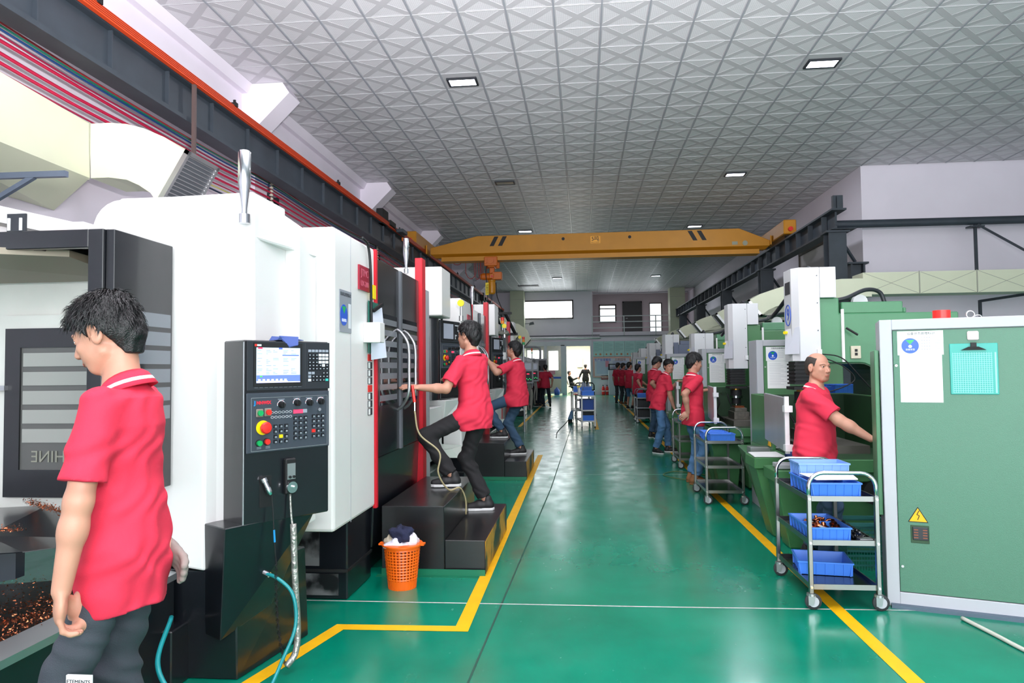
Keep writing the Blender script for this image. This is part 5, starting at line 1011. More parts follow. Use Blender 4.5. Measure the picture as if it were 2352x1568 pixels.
# stainless carts
def cart(label, x, y, rz=0, W=.41, D=.74, z=(.13, .4, .67), top=.84, mat=None, group='stainless steel three-tier carts'):
    mat = mat or mSS; t = thing('tool_cart', label, 'cart', (x, y, 0), rz, group)
    for q, zz in enumerate(z):
        s_ = obj('shelf', MB().box((0, 0, zz), (W, D, zz+.004)), M('shelf_sheet', '#6b6a6c', .22, 1, var=.3, vscale=8), t)
        obj('shelf_edge', MB().box((0, -.004, zz-.006), (W, .004, zz+.026)).box((0, D-.004, zz-.006), (W, D+.004, zz+.026)).box((-.004, 0, zz-.006), (.004, D, zz+.026)).box((W-.004, 0, zz-.006), (W+.004, D, zz+.026)), mat, s_)
    for px in (0, W):
        for py in (0, D):
            sy = -1 if py == 0 else 1
            l = obj('leg', MB().box((px-.013, py-.013+sy*.005, .1), (px+.013, py+.013+sy*.005, z[2]+.03)), mat, t, bev=.003)
            for zz in z: obj('bolt', MB().cyl((px, py+sy*.018, zz+.01), (px, py+sy*.024, zz+.01), .008, 8), mChrome, l)
            a = .3 if px else -.1
            cst = obj('caster', MB().cyl((px, py, .085), (px, py, .1), .026, 12).hexa([(px-.02, py-.016, .03), (px+.012, py-.016, .03), (px+.012, py-.012, .03), (px-.02, py-.012, .03)], [(px-.022, py-.02, .088), (px+.022, py-.02, .088), (px+.022, py-.016, .088), (px-.022, py-.016, .088)]).hexa([(px-.02, py+.012, .03), (px+.012, py+.012, .03), (px+.012, py+.016, .03), (px-.02, py+.016, .03)], [(px-.022, py+.016, .088), (px+.022, py+.016, .088), (px+.022, py+.02, .088), (px-.022, py+.02, .088)]), mAlu, t)
            obj('wheel', MB().lathe([(.03, 0), (.045, .002), (.05, .006), (.05, .018), (.045, .022), (.03, .024)], (px+.012, py-.012, .05), 22, (0, 1, 0)).lathe([(.0, -.001), (.032, -.001), (.032, .025), (.0, .025)], (px+.012, py-.012, .05), 16, (0, 1, 0), 1), [mRub, mCab], cst, smooth='auto')
    for py in (-.005, D+.005):
        r = .09; P = [(0, py, z[2]+.02), (0, py, top-r)]+[(r-r*math.cos(a), py, top-r+r*math.sin(a)) for a in np.linspace(.2, PI/2, 6)]+[(W-r+r*math.sin(a), py, top-r+r*math.cos(a)) for a in np.linspace(0, PI/2-.2, 6)]+[(W, py, top-r), (W, py, z[2]+.02)]
        obj('handle', MB().tube(P, .0125, 10), mChrome if mat is mSS else mat, t, smooth=True, label='bent tube handle')
    return t
cart('stainless steel cart with blue bins, nearest, in front of the balding worker', 1.385, 4.58, 0, W=.40, D=.72)
bin_('storage_bin', 'blue bin with white papers on top shelf, near end of nearest cart', (1.57, 4.86, .678), .3, .46, .09)
bin_('storage_bin', 'pale blue bin stacked crosswise at far end of the nearest cart', (1.585, 5.0, .77), .32, .22, .085, mat=M('bin_blue_pale', '#7aa2e2', .4))
bin_('storage_bin', 'blue bin holding copper electrodes on the middle shelf of the nearest cart', (1.53, 4.86, .408), .25, .44, .08, divider=True)
bin_('storage_bin', 'empty blue bin turned slightly on the bottom shelf of the nearest cart', (1.58, 4.98, .138), .33, .3, .085, rz=-.15)
solo('paper_sheet', 'white drawing sheets lying across the near blue bin on the cart', 'paper', MB().hexa([(1.46, 4.66, .782), (1.72, 4.68, .782), (1.74, 4.84, .79), (1.42, 4.88, .79)], [(1.46, 4.66, .786), (1.72, 4.68, .788), (1.74, 4.84, .797), (1.42, 4.88, .794)]), mPaper)
rr = random.Random(11)
def part_pile(name, label, c, rx, ry, n, mat, s0, s1, cyl=False, group=None, layers=3):
    for q in range(n):
        x = c[0]+rr.uniform(-rx, rx); y_ = c[1]+rr.uniform(-ry, ry); s = rr.uniform(s0, s1); z0 = c[2]+rr.random()*s*layers*.5
        if cyl: mb = MB().lathe([(s*.9, 0), (s, .003), (s, s*.9), (s*.55, s), (s*.5, s*1.8), (.001, s*1.9)], (x, y_, z0), 10, (rr.uniform(-.6, .6), rr.uniform(-.6, .6), 1))
        else:
            T = Matrix.Translation((x, y_, z0)) @ Matrix.Rotation(rr.uniform(0, PI), 4, 'Z') @ Matrix.Rotation(rr.uniform(-.4, .4), 4, 'X'); mb = MB().box((-s, -s*.6, 0), (s, s*.6, s*.8), 0, T); mb.cyl(T @ Vector((0, 0, s*.8)), T @ Vector((0, 0, s*1.3)), s*.35, 8)
        solo(name, label, name.split('_')[-1], mb, mat, group, smooth='auto' if cyl else False)
part_pile('copper_electrode', 'small turned copper electrode in the near half of the blue bin', (1.55, 4.80, .425), .08, .08, 22, mCop, .014, .026, True, 'copper electrodes in the blue bin')
part_pile('copper_electrode', 'small copper electrode in the far half of the blue bin', (1.53, 4.99, .425), .08, .06, 10, mCop, .012, .022, True, 'copper electrodes behind the divider')
for q, (x, y_) in enumerate(((1.57, 4.97), (1.62, 4.92))):
    solo('copper_ring', 'copper ring standing in the blue bin, %s of two' % ('left' if not q else 'right'), 'ring', MB().tube([(x+.028*math.cos(a), y_, .455+.028*math.sin(a)) for a in np.linspace(0, 2*PI, 20)[:-1]], .007, 8, closed=True), mCop, smooth=True)
solo('foam_roll', 'white foam wrapped bar lying in the blue electrode bin', 'roll', MB().cyl((1.47, 4.86, .475), (1.53, 4.68, .455), .018, 12), mPaper, smooth='auto')
part_pile('steel_part', 'small dark steel part in the heap right of the electrode bin on the nearest cart', (1.72, 4.9, .405), .045, .22, 60, M('part_steel', '#5c5c5e', .3, 1), .010, .018, False, 'machined steel parts on the middle cart shelf', 4)
solo('steel_block', 'ground steel block at near end of the middle cart shelf', 'block', MB().box((1.70, 4.62, .405), (1.78, 4.68, .425)), mAlu, bev=.002)
cart('empty-shelved stainless cart second from the front beside the green machine', 1.335, 7.96, 0, W=.39, D=.78)
bin_('storage_bin', 'blue bin at near end of the second cart top', (1.53, 8.12, .678), .27, .18, .085)
bin_('storage_bin', 'blue bin behind another on the second cart top', (1.5, 8.36, .678), .27, .18, .085)
bin_('storage_bin', 'dark blue bin at the far end of the second cart top', (1.52, 8.6, .678), .27, .18, .075)
cart('stainless cart half hidden behind the standing worker in jeans', 1.42, 10.75, 0, W=.4, D=.75)
bin_('storage_bin', 'blue bin on the cart behind the standing worker in jeans', (1.62, 11.1, .678), .3, .3, .08)
cart('grey cart with dark crates beside the worker with dark trousers far back', 1.47, 19.7, 0, W=.42, D=.75, mat=M('cart_grey', '#7d8288', .4, .6), top=.92)
bin_('storage_bin', 'blue bin on the far cart beside the worker with dark trousers', (1.68, 20, .68), .36, .5, .12)
bin_('storage_bin', 'dark crate on the middle shelf of the far cart', (1.68, 20, .41), .36, .5, .2, mat=mDark); bin_('storage_bin', 'dark crate on the bottom shelf of the far cart', (1.68, 20, .14), .36, .5, .2, mat=mDark)
# green mesh basket behind the nearest cart
t = thing('mesh_basket', 'dark teal mesh basket on the floor behind the nearest cart', 'basket', (2.08, 5.6, 0))
mm = M('mesh_teal', '#2f6f6c', .5); k = MB()
for q in range(9):
    z = .03+.035*q; r = .0; k.box((-.16, -.13, z), (.16, -.127, z+.012)).box((-.16, .127, z), (.16, .13, z+.012)).box((-.16, -.13, z), (-.157, .13, z+.012)).box((.157, -.13, z), (.16, .13, z+.012))
for q in range(17): k.box((-.16+.0198*q, -.131, .0), (-.156+.0198*q, -.128, .33))
for q in range(14): k.box((-.161, -.13+.0198*q, 0), (-.158, -.126+.0198*q, .33))
obj('mesh', k, mm, t, kind='stuff'); obj('rim', MB().box((-.17, -.14, .32), (.17, -.12, .345)).box((-.17, .12, .32), (.17, .14, .345)).box((-.17, -.12, .32), (-.15, .12, .345)).box((.15, -.12, .32), (.17, .12, .345)), mm, t)
solo('floor_cable', 'white cable running from under the near cabinet along the floor', 'cable', MB().tube(smooth_pts([(2.2, 4.45, .012), (2.24, 4.2, .012), (2.27, 3.98, .012), (2.33, 3.75, .012), (2.4, 3.4, .012)], 8), .012, 8), M('cable_white', '#c9c8bd', .5), smooth=True)
solo('floor_wire', 'thin loose wire loop on the floor beside the boots of the worker in jeans', 'wire', MB().tube(smooth_pts([(1.5, 9.6, .01), (1.25, 9.75, .01), (1.1, 10.1, .01), (1.3, 10.4, .01), (1.6, 10.2, .01), (1.75, 9.9, .01)], 8), .006, 6), M('wire_olive', '#5d6b38', .5), smooth=True)

# centre carts
def white_cart(label, x, y, rz, W, D, H, levels):
    t = thing('tool_cart', label, 'cart', (x, y, 0), rz, 'white painted carts in the aisle'); mw = M('cart_white', '#dcdcdc', .4)
    for px in (0, W):
        for py in (0, D):
            l = obj('leg', MB().box((px-.02, py-.02, .06), (px+.02, py+.02, H)), mw, t); obj('wheel', MB().cyl((px-.01, py, .035), (px+.01, py, .035), .035, 12), mRub, l)
    for z in levels: s_ = obj('shelf', MB().box((-.02, -.02, z-.03), (W+.02, D+.02, z)), mw, t)
    return t
white_cart('white steel cart with blue crates in the middle of the aisle', -.04, 17.8, .12, .33, 1.15, .83, (.2, .47, .83))
bin_('storage_bin', 'light blue bin on top of the white aisle cart', (.1, 18.1, .83), .3, .4, .11, rz=.12)
bin_('storage_bin', 'blue crate on the middle shelf of the white aisle cart', (.08, 18.3, .47), .28, .7, .25, rz=.12, mat=mBinD)
bin_('storage_bin', 'light blue crate on the lowest shelf of the white aisle cart', (.1, 18.1, .2), .28, .4, .13, rz=.12)
bin_('storage_bin', 'dark crate above another on the lowest shelf of the white aisle cart', (.1, 18.1, .33), .27, .38, .1, rz=.12, mat=mDark)
t = thing('spray_bottle', 'white spray bottle with yellow and red trigger on the white aisle cart', 'bottle', (-.1, 18.05, .83))
obj('body', MB().lathe([(.035, 0), (.04, .01), (.04, .12), (.015, .18), (.015, .2)], (0, 0, 0), 12), mPaper, t, smooth=True); obj('trigger', MB().box((-.05, -.015, .2), (.04, .015, .24)).box((-.045, -.01, .15), (-.03, .01, .2)), mYelB, t)
solo('tool_tray', 'red tray on the left edge of the white aisle cart', 'tray', MB().box((-.25, 18.3, .835), (-.12, 18.6, .86)), mBtnR, bev=.005)
white_cart('second white cart loaded with bottles standing behind the first in the aisle', -.3, 20.6, .05, .55, 1.3, .83, (.3, .83))
for q in range(5): bin_('storage_bin', 'blue bin crowded with bottles on the second aisle cart, %s' % ['near left', 'near right', 'middle', 'far left', 'far right'][q], ((-.15, .13, -.0, -.17, .14)[q], (20.85, 20.85, 21.2, 21.6, 21.6)[q], .83), .25, .3, .14)
mBot = M('bottle_clear', '#b9c7d6', .2, trans=.3)
for q, (x, y_) in enumerate(((-.02, 20.8), (.07, 20.83), (.16, 20.8), (-.1, 21.5), (.02, 21.45))):
    solo('plastic_bottle', 'pale plastic bottle standing among the blue bins of the second aisle cart', 'bottle', MB().lathe([(.03, 0), (.033, .01), (.033, .2), (.012, .25), (.012, .28), (.001, .28)], (x, y_, .84), 10), mBot, 'bottles on the second aisle cart', smooth=True)
cart('black handled trolley behind the loaded aisle carts', -.25, 22.3, 0, W=.6, D=.9, mat=mBlackM, top=1.05, z=(.2, .5, .8))
t = thing('floor_scrubber', 'blue floor machine low on the floor left of the aisle carts', 'machine', (-.45, 19.8, 0)); obj('body', MB().hexa([(-.44, 19.6, .1), (-.3, 19.6, .1), (-.3, 20.0, .1), (-.44, 20.0, .1)], [(-.36, 19.65, .32), (-.3, 19.65, .36), (-.3, 19.95, .36), (-.36, 19.95, .32)]), M('scrubber_blue', '#2d6c9c', .4), t, w=True, bev=.02)
obj('brush', MB().cyl((-.37, 19.75, .0), (-.37, 19.75, .1), .06, 16), mBlackM, t, w=True)
solo('floor_wire', 'thin black cable lying along the aisle left of the white carts', 'wire', MB().tube(smooth_pts([(-.3, 28, .008), (-.42, 22, .008), (-.5, 19.5, .008), (-.62, 17, .008), (-.6, 15.5, .008)], 8), .008, 5), mBlackM, smooth=True)

t = thing('storage_rack', 'grey rack with blue bins seen through the arch of the machine marked 9', 'rack', (2.75, 8.5, 0))
obj('shelf', MB().box((2.45, 8.3, 1.1), (3.2, 8.8, 1.13)), mCab, t, w=True)
for px, py in ((2.47, 8.32), (3.18, 8.32), (2.47, 8.78), (3.18, 8.78)): obj('leg', MB().box((px-.015, py-.015, 0), (px+.015, py+.015, 1.1)), mCab, t, w=True)
bin_('storage_bin', 'blue bin at the left on the rack behind the arch', (2.65, 8.5, 1.13), .28, .36, .14); bin_('storage_bin', 'blue bin at the right on the rack behind the arch', (2.98, 8.5, 1.13), .28, .36, .16)
# ================================================================== FAR BACK, LEFT ROW
YF = YB-.04
t = thing('notice_board', 'framed whiteboard with blue headings on the far wall', 'board', (1.5, YF, 1.05))
obj('frame', MB().box((.6, YF-.04, 1.0), (2.75, YF, 1.07)).box((.6, YF-.04, 2.1), (2.75, YF, 2.17)).box((.6, YF-.04, 1.07), (.68, YF, 2.1)).box((2.67, YF-.04, 1.07), (2.75, YF, 2.1)), M('frame_copper', '#b08d80', .4, .4), t, w=True)
b = obj('panel', MB().box((.68, YF-.02, 1.07), (2.67, YF-.005, 2.1)), M('board_white', '#d4d8e4', .4), t, w=True)
obj('sheet', MB().box((.78, YF-.03, 1.2), (1.55, YF-.02, 1.95)).box((1.7, YF-.03, 1.2), (2.55, YF-.02, 1.95)), M('board_sheet', '#c2cbe2', .6), b, w=True)
obj('pink_note', MB().box((1.3, YF-.035, 1.6), (1.5, YF-.03, 1.95)), MATS['pink_paper'], b, w=True)
text('生产管理看板', 'lettering', .16, mBlue, b, (1.15, YF-.035, 2.0), (1, 0, 0), (0, 0, 1), 'CENTER'); text('品质园地', 'lettering', .16, M('letter_brown', '#a8796a', .5), b, (2.15, YF-.035, 2.0), (1, 0, 0), (0, 0, 1), 'CENTER')
for k in range(6):
    t = thing('wall_poster', 'pale turquoise printed poster on the far wall, %s from the left' % ['first', 'second', 'third', 'fourth', 'fifth', 'sixth'][k], 'poster', (.85+.6*k, YF, 2.2), 0, 'turquoise posters in a row on the far wall')
    x = .62+.6*k; s_ = obj('sheet', MB().box((x, YF-.02, 2.2), (x+.585, YF, 3.08)), M('poster_turquoise', '#b4dcd8', .5), t, w=True)
    kk = MB()
    for r in range(9): kk.box((x+.05, YF-.024, 2.95-.055*r), (x+.05+(.45 if r % 4 else .25), YF-.02, 2.965-.055*r))
    obj('print', kk, M('poster_print', '#7fa9a8', .6), s_, w=True, kind='stuff')
    obj('emblem', MB().cyl((x+.15, YF-.025, 2.33), (x+.15, YF-.02, 2.33), .05, 14).cyl((x+.4, YF-.025, 2.33), (x+.4, YF-.02, 2.33), .06, 14), M('poster_orange', '#c9855a', .6), s_, w=True, kind='stuff')
t = thing('filing_cabinet', 'white two-door cupboard with dark glazed top on the far wall', 'cabinet', (2, YF, 0))
obj('body', MB().box((1.45, YF-.5, 0), (2.0, YF-.02, 1.42)).box((2.01, YF-.5, 0), (2.7, YF-.02, 1.42)), M('cupboard_white', '#c9ccd6', .45), t, w=True, bev=.01); obj('top_unit', MB().box((1.45, YF-.5, 1.42), (2.75, YF-.02, 1.46)).box((1.45, YF-.5, 1.46), (1.52, YF-.3, 1.75)).box((1.45, YF-.5, 1.72), (2.75, YF-.3, 1.77)), mBlackM, t, w=True)
for k in range(2):
    t = thing('fire_extinguisher', 'red fire extinguisher on the floor by the far wall, %s of two' % ('left', 'right')[k], 'fire extinguisher', (1.15+.22*k, YF-.2, 0), 0, 'fire extinguishers by the far wall')
    obj('tank', MB().lathe([(.085, 0), (.09, .03), (.09, .38), (.05, .47), (.02, .5)], (0, 0, 0), 14), mBtnR, t, smooth=True); obj('valve', MB().box((-.02, -.02, .5), (.02, .02, .56)).box((-.06, -.015, .55), (.03, .015, .57)), mBlackM, t); obj('band', MB().cyl((0, 0, .2), (0, 0, .25), .092, 14), mPaper, t)
t = thing('wall_sign', 'small red sign with white figures above the fire extinguishers', 'sign', (1.25, YF, .9)); s_ = obj('plate', MB().box((1.05, YF-.02, .88), (1.45, YF, 1.12)), M('sign_dark_red', '#8e1f26', .5), t, w=True)
text('消防', 'lettering', .18, mPaper, s_, (1.25, YF-.025, 1.0), (1, 0, 0), (0, 0, 1), 'CENTER')
t = thing('wall_lamp', 'small grey floodlight on a bracket above the glazed partition', 'lamp', (-2.9, YF-.3, 4.1)); obj('arm', MB().bar((-3.3, YF-.3, 4.15), (-3.0, YF-.4, 4.15), .03, .03), mGrey, t, w=True); obj('head', MB().hexa([(-3.05, YF-.5, 4.05), (-2.75, YF-.5, 4.1), (-2.75, YF-.3, 4.1), (-3.05, YF-.3, 4.05)], [(-3.0, YF-.5, 4.2), (-2.8, YF-.5, 4.25), (-2.8, YF-.3, 4.25), (-3.0, YF-.3, 4.2)]), mGrey, t, w=True)
solo('water_bottle', 'blue water bottle behind the glazed partition by the door', 'bottle', MB().lathe([(.14, 0), (.16, .03), (.16, .3), (.05, .4), (.05, .45), (.001, .45)], (-1.5, YB-.35, .01), 14), M('water_blue', '#3d5fb8', .2), smooth=True)
# annex furniture
t = thing('office_chair', 'black office chair with star base in the bright back room', 'chair', (-.62, YB+1.5, 0))
obj('seat', MB().box((-.24, -.24, .42), (.24, .24, .5)), mBlackM, t, bev=.03); obj('backrest', MB().hexa([(-.28, -.2, .55), (-.24, -.2, .55), (-.24, .2, .55), (-.28, .2, .55)], [(-.42, -.2, 1.0), (-.38, -.2, 1.0), (-.38, .2, 1.0), (-.42, .2, 1.0)]), mBlackM, t, bev=.02)
obj('stem', MB().cyl((0, 0, .1), (0, 0, .42), .03, 10), mBlackM, t)
for a in range(5): obj('leg', MB().bar((0, 0, .12), (.28*math.cos(a*1.257), .28*math.sin(a*1.257), .07), .04, .03).cyl((.28*math.cos(a*1.257)-.015, .28*math.sin(a*1.257), .03), (.28*math.cos(a*1.257)+.015, .28*math.sin(a*1.257), .03), .03, 10), mBlackM, t)
for sy in (-1, 1): obj('armrest', MB().tube(smooth_pts([(-.1, sy*.27, .45), (-.15, sy*.3, .65), (.15, sy*.3, .66)]), .02, 6), mBlackM, t)
t = thing('wall_cabinet', 'grey electric box on the back room wall', 'box', (.0, YB+3.95, 1.6)); obj('body', MB().box((-.35, YB+3.85, 1.6), (0, YB+4, 2.2)), mCab, t, w=True, bev=.01); obj('notice', MB().box((-.45, YB+3.97, .9), (-.15, YB+4, 1.35)), mPaper, t, w=True)
# left row of small machines far back
def mill(label, x, y, s=1.0):
    t = thing('milling_machine', label, 'machine', (x, y, 0), 0, 'small machines far down the left row')
    obj('base', MB().box((x-1.4, y, 0), (x-.45, y+1.4, .75)), mBlack, t, w=True, bev=.02); obj('column', MB().box((x-1.4, y+.5, .75), (x-.7, y+1.3, 2.0)), mCab, t, w=True, bev=.02)
    obj('head', MB().box((x-1.1, y+.2, 1.3), (x-.6, y+.7, 1.95)), mCab, t, w=True, bev=.02)
    b = obj('control_box', MB().box((x-.45, y+.1, 1.05), (x-.15, y+.4, 1.75)), mCab, t, w=True, bev=.01)
    obj('screen', MB().box((x-.42, y+.09, 1.5), (x-.2, y+.1, 1.7)), mScrG, b, w=True); obj('panel', MB().box((x-.42, y+.09, 1.1), (x-.18, y+.1, 1.44)), mDark, b, w=True)
    obj('light', MB().box((x-.34, y+.08, 1.34), (x-.26, y+.09, 1.37)), mDisp, b, w=True)
    for q in range(5): obj('lit_key', MB().box((x-.4+.045*q, y+.08, 1.16+.03*(q % 2)), (x-.38+.045*q, y+.09, 1.19+.03*(q % 2))), M('led_green', '#2fd070', .4, emit=1), b, w=True)
    obj('boom', MB().bar((x-1.0, y+.3, 2.0), (x-.4, y+.25, 1.8), .09, .09), mRam, t, w=True)
    obj('hose_bundle', MB().tube(smooth_pts([(x-.3, y+.2, 1.05), (x-.28, y+.15, .8), (x-.32, y+.1, .5), (x-.3, y+.2, .2)]), .03, 6).tube(smooth_pts([(x-.25, y+.2, 1.05), (x-.22, y+.12, .75), (x-.24, y+.1, .35)]), .03, 6), M('hose_grey_white', '#8f8c86', .6), t, w=True)
    return t
mill('grey machine with green lit keys left of the far worker', -1.45, 22.5); mill('second small grey machine in the far left row', -1.5, 26.2); mill('third small grey machine near the glazed partition', -1.45, 31)
t = thing('control_cabinet', 'tall grey operator cabinet with white bordered screen beside the far left worker', 'cabinet', (-1.8, 30.2, 0))
obj('body', MB().box((-2.0, 29.8, 1.0), (-1.5, 30.2, 1.95)), mCab, t, w=True, bev=.01); obj('leg', MB().box((-1.95, 29.9, 0), (-1.7, 30.1, 1.0)), mDark, t, w=True); obj('screen', MB().box((-1.85, 29.78, 1.45), (-1.55, 29.8, 1.88)), mDark, t, w=True)
obj('pipe', MB().tube(smooth_pts([(-1.8, 30, 1.95), (-1.8, 30, 2.3), (-1.95, 30, 2.45), (-2.8, 30, 2.45)]), .05, 8), mCab, t, w=True, smooth=True)
def tower(label, x, y, z, s=1, pole=0):
    t = thing('signal_tower', label, 'signal lamp', (x, y, z), 0, 'red amber green signal towers'); 
    for q, m in enumerate((mBtnG, M('lamp_amber', '#f08a16', .4), mBtnR)): obj('lens', MB().cyl((0, 0, .1+.065*q), (0, 0, .16+.065*q), .03*s, 12), m, t, smooth='auto')
    obj('stem', MB().cyl((0, 0, -pole), (0, 0, .1), .022, 10), mAlu, t, smooth='auto'); return t
tower('red amber green signal tower above the machine of the worker with glasses', -1.53, 13.5, 2.22, 1.1); tower('smaller signal tower further back on the left row', -1.42, 17.0, 2.0, 1, 2.0)
tower('smallest signal tower in front of the glazed partition', -1.9, 26.5, 2.0, 1, 1.2)
t = thing('machine_frame', 'black steel frame on top of the third machining center', 'frame', (-1.9, 16, 2.3)); 
obj('frame', MB().bar((-2.6, 15.5, 2.75), (-1.55, 15.5, 2.75), .05, .05).bar((-1.7, 15.5, 2.75), (-1.5, 15.8, 2.3), .05, .05).bar((-1.9, 15.5, 2.75), (-1.8, 15.8, 2.3), .05, .05).bar((-2.5, 15.5, 2.75), (-1.6, 15.5, 2.35), .05, .05).bar((-2.6, 15.8, 2.3), (-1.45, 15.8, 2.3), .06, .06), mBlackM, t, w=True)
obj('leg', MB().box((-2.6, 15.4, 0), (-2.5, 15.9, 2.8)), mBlackM, t, w=True)
solo('cable_drop', 'thin black wire hanging down the far left wall', 'wire', MB().tube(smooth_pts([(-4.4, 36, 6), (-4.35, 36, 5.3), (-4.1, 36, 4.6), (-3.9, 36, 3.8)]), .02, 5), mBlackM)
# oddments on machine 2 box
rag('cleaning_rag', 'grey rags heaped on the control box of the second white machine', (-1.42, 12.75, 2.16), (.1, .12, .05), M('rag_grey', '#77786f', .9), 8)['group'] = 'rags on the second control box'
# ================================================================== PEOPLE (implicit surfaces, meshed once per body and garment)
A_ = lambda *v: np.array(v, float)
def nrm(v): v = np.array(v, float); return v/np.linalg.norm(v)
def cone(a, b, ra, rb):
    a = np.array(a, float); b = np.array(b, float); ab = b-a; L2 = ab@ab+1e-12
    def f(P):
        t = np.clip((P-a)@ab/L2, 0, 1); return np.linalg.norm(P-a-t[..., None]*ab, axis=-1)-(ra+(rb-ra)*t)
    return f, (a+b)/2, np.linalg.norm(ab)/2+max(ra, rb)
def ell(c, r, R=None):
    c = np.array(c, float); r = np.array(r, float)
    def f(P):
        q = P-c
        if R is not None: q = q @ R
        k0 = np.linalg.norm(q/r, axis=-1); k1 = np.linalg.norm(q/(r*r), axis=-1)+1e-9; return k0*(k0-1)/k1
    return f, c, r.max()
def loft(p0, p1, sd0, sd1, ts, a, b, off=None):       # elliptic sections along a straight spine; sd: side direction at both ends
    p0 = np.array(p0, float); p1 = np.array(p1, float); ax = p1-p0; L = np.linalg.norm(ax); ax = ax/L
    off = off if off is not None else [0]*len(ts)
    def f(P):
        q = P-p0; h = q@ax; t = h/L; tc = np.clip(t, ts[0], ts[-1]); w_ = np.clip(tc, 0, 1)[..., None]
        sd = np.array(sd0)*(1-w_)+np.array(sd1)*w_; sd = sd-(sd@ax)[..., None]*ax; sd /= np.linalg.norm(sd, axis=-1, keepdims=True)
        fr = np.cross(np.broadcast_to(ax, sd.shape), sd)
        A = np.interp(tc, ts, a); B = np.interp(tc, ts, b); O = np.interp(tc, ts, off)
        x = (q*sd).sum(-1); y = (q*fr).sum(-1)-O; z = (t-tc)*L
        k0 = np.sqrt((x/A)**2+(y/B)**2+(z/np.minimum(A, B))**2); k1 = np.sqrt((x/A**2)**2+(y/B**2)**2+(z/np.minimum(A, B)**2)**2)+1e-6
        return k0*(k0-1)/k1
    return f, (p0+p1)/2+ax*L*((ts[0]+ts[-1])/2-.5), L*(ts[-1]-ts[0])/2+max(a)+.02
def smin(a, b, k):
    h = np.clip(.5+.5*(b-a)/k, 0, 1); return b*(1-h)+a*h-k*h*(1-h)
def mesh_sdf(prims, h, post=None, n=8):
    """prims: (f, centre, radius, k[, 'sub']) -> vertices and quads by surface nets on sparse blocks"""
    un = [p for p in prims if len(p) < 5]
    lo = np.min([p[1]-p[2] for p in un], 0)-3*h; hi = np.max([p[1]+p[2] for p in un], 0)+3*h
    B = h*n; nb = np.ceil((hi-lo)/B).astype(int)
    idx = np.stack(np.meshgrid(*[np.arange(k) for k in nb], indexing='ij'), -1).reshape(-1, 3); ctr = lo+(idx+.5)*B; R = B*.87
    D = np.full(len(ctr), 9.)
    for p in un: D = np.minimum(D, p[0](ctr))
    kmax = max(p[3] for p in un); keep = np.abs(D) < R*1.35+kmax*.5+.012; idx = idx[keep]; ctr = ctr[keep]
    g = np.stack(np.meshgrid(*[np.arange(n+1)]*3, indexing='ij'), -1).reshape(-1, 3)
    G = idx[:, None, :]*n+g[None]; P = lo+G*h; D = np.full(P.shape[:2], .5)
    for p in prims:
        s = np.linalg.norm(ctr-p[1], axis=1) < p[2]+R+p[3]*1.5+.01
        if not s.any(): continue
        v = p[0](P[s])
        D[s] = smin(D[s], v, p[3]) if len(p) < 5 else -smin(-D[s], v, p[3])
    if post: D = post(P, D)
    m = len(D); V = D.reshape(m, n+1, n+1, n+1); sg = V < 0
    c = [(i, j, k) for i in (0, 1) for j in (0, 1) for k in (0, 1)]
    S = sum(sg[:, i:n+i, j:n+j, k:n+k].astype(np.int8) for i, j, k in c); act = (S > 0) & (S < 8)
    bi, x, y, z = np.nonzero(act); cell = idx[bi]*n+np.stack([x, y, z], 1)
    acc = np.zeros((len(bi), 3)); cnt = np.zeros(len(bi))
    for a in range(8):
        for b in range(a+1, 8):
            da = np.array(c[a]); db = np.array(c[b])
            if np.abs(da-db).sum() != 1: continue
            va = V[bi, x+da[0], y+da[1], z+da[2]]; vb = V[bi, x+db[0], y+db[1], z+db[2]]; cr = (va < 0) != (vb < 0)
            t = np.where(cr, va/np.where(cr, va-vb, 1), 0); acc += np.where(cr[:, None], da+(db-da)*t[:, None], 0); cnt += cr
    vert = lo+(cell+acc/cnt[:, None])*h
    N = nb*n+8; key = (cell[:, 0]*N[1]+cell[:, 1])*N[2]+cell[:, 2]; o = np.argsort(key); ks = key[o]
    quads = []
    for ax in range(3):
        e = [0, 0, 0]; e[ax] = 1; va = sg[bi, x, y, z]; vb = sg[bi, x+e[0], y+e[1], z+e[2]]; cr = va != vb
        u = [0, 0, 0]; u[(ax+1) % 3] = 1; w_ = [0, 0, 0]; w_[(ax+2) % 3] = 1; q = []; ok = np.ones(cr.sum(), bool)
        for dd in ((0, 0), (1, 0), (1, 1), (0, 1)):
            cc = cell[cr]-np.array(u)*dd[0]-np.array(w_)*dd[1]; kk = (cc[:, 0]*N[1]+cc[:, 1])*N[2]+cc[:, 2]
            pos = np.clip(np.searchsorted(ks, kk), 0, len(ks)-1); ok &= ks[pos] == kk; q.append(o[pos])
        q = np.stack(q, 1)[ok]; fl_ = va[cr][ok]; q[~fl_] = q[~fl_][:, ::-1]; quads.append(q)
    return vert, np.concatenate(quads)
def sdf_obj(name, prims, h, mats, parent, post=None, label=None, classify=None):
    v, q = mesh_sdf(prims, h, post); me = bpy.data.meshes.new(name)
    me.vertices.add(len(v)); me.vertices.foreach_set('co', v.ravel()); me.loops.add(q.size); me.loops.foreach_set('vertex_index', q.ravel())
    me.polygons.add(len(q)); me.polygons.foreach_set('loop_start', np.arange(0, q.size, 4)); me.polygons.foreach_set('use_smooth', np.ones(len(q), bool))
    for m in mats: me.materials.append(m)
    if classify is not None: me.polygons.foreach_set('material_index', classify(v[q].mean(1)).astype(np.int32))
    me.update(calc_edges=True); me.validate()
    o = bpy.data.objects.new(name, me); COL.objects.link(o); o.parent = parent; tag(o, label); return o
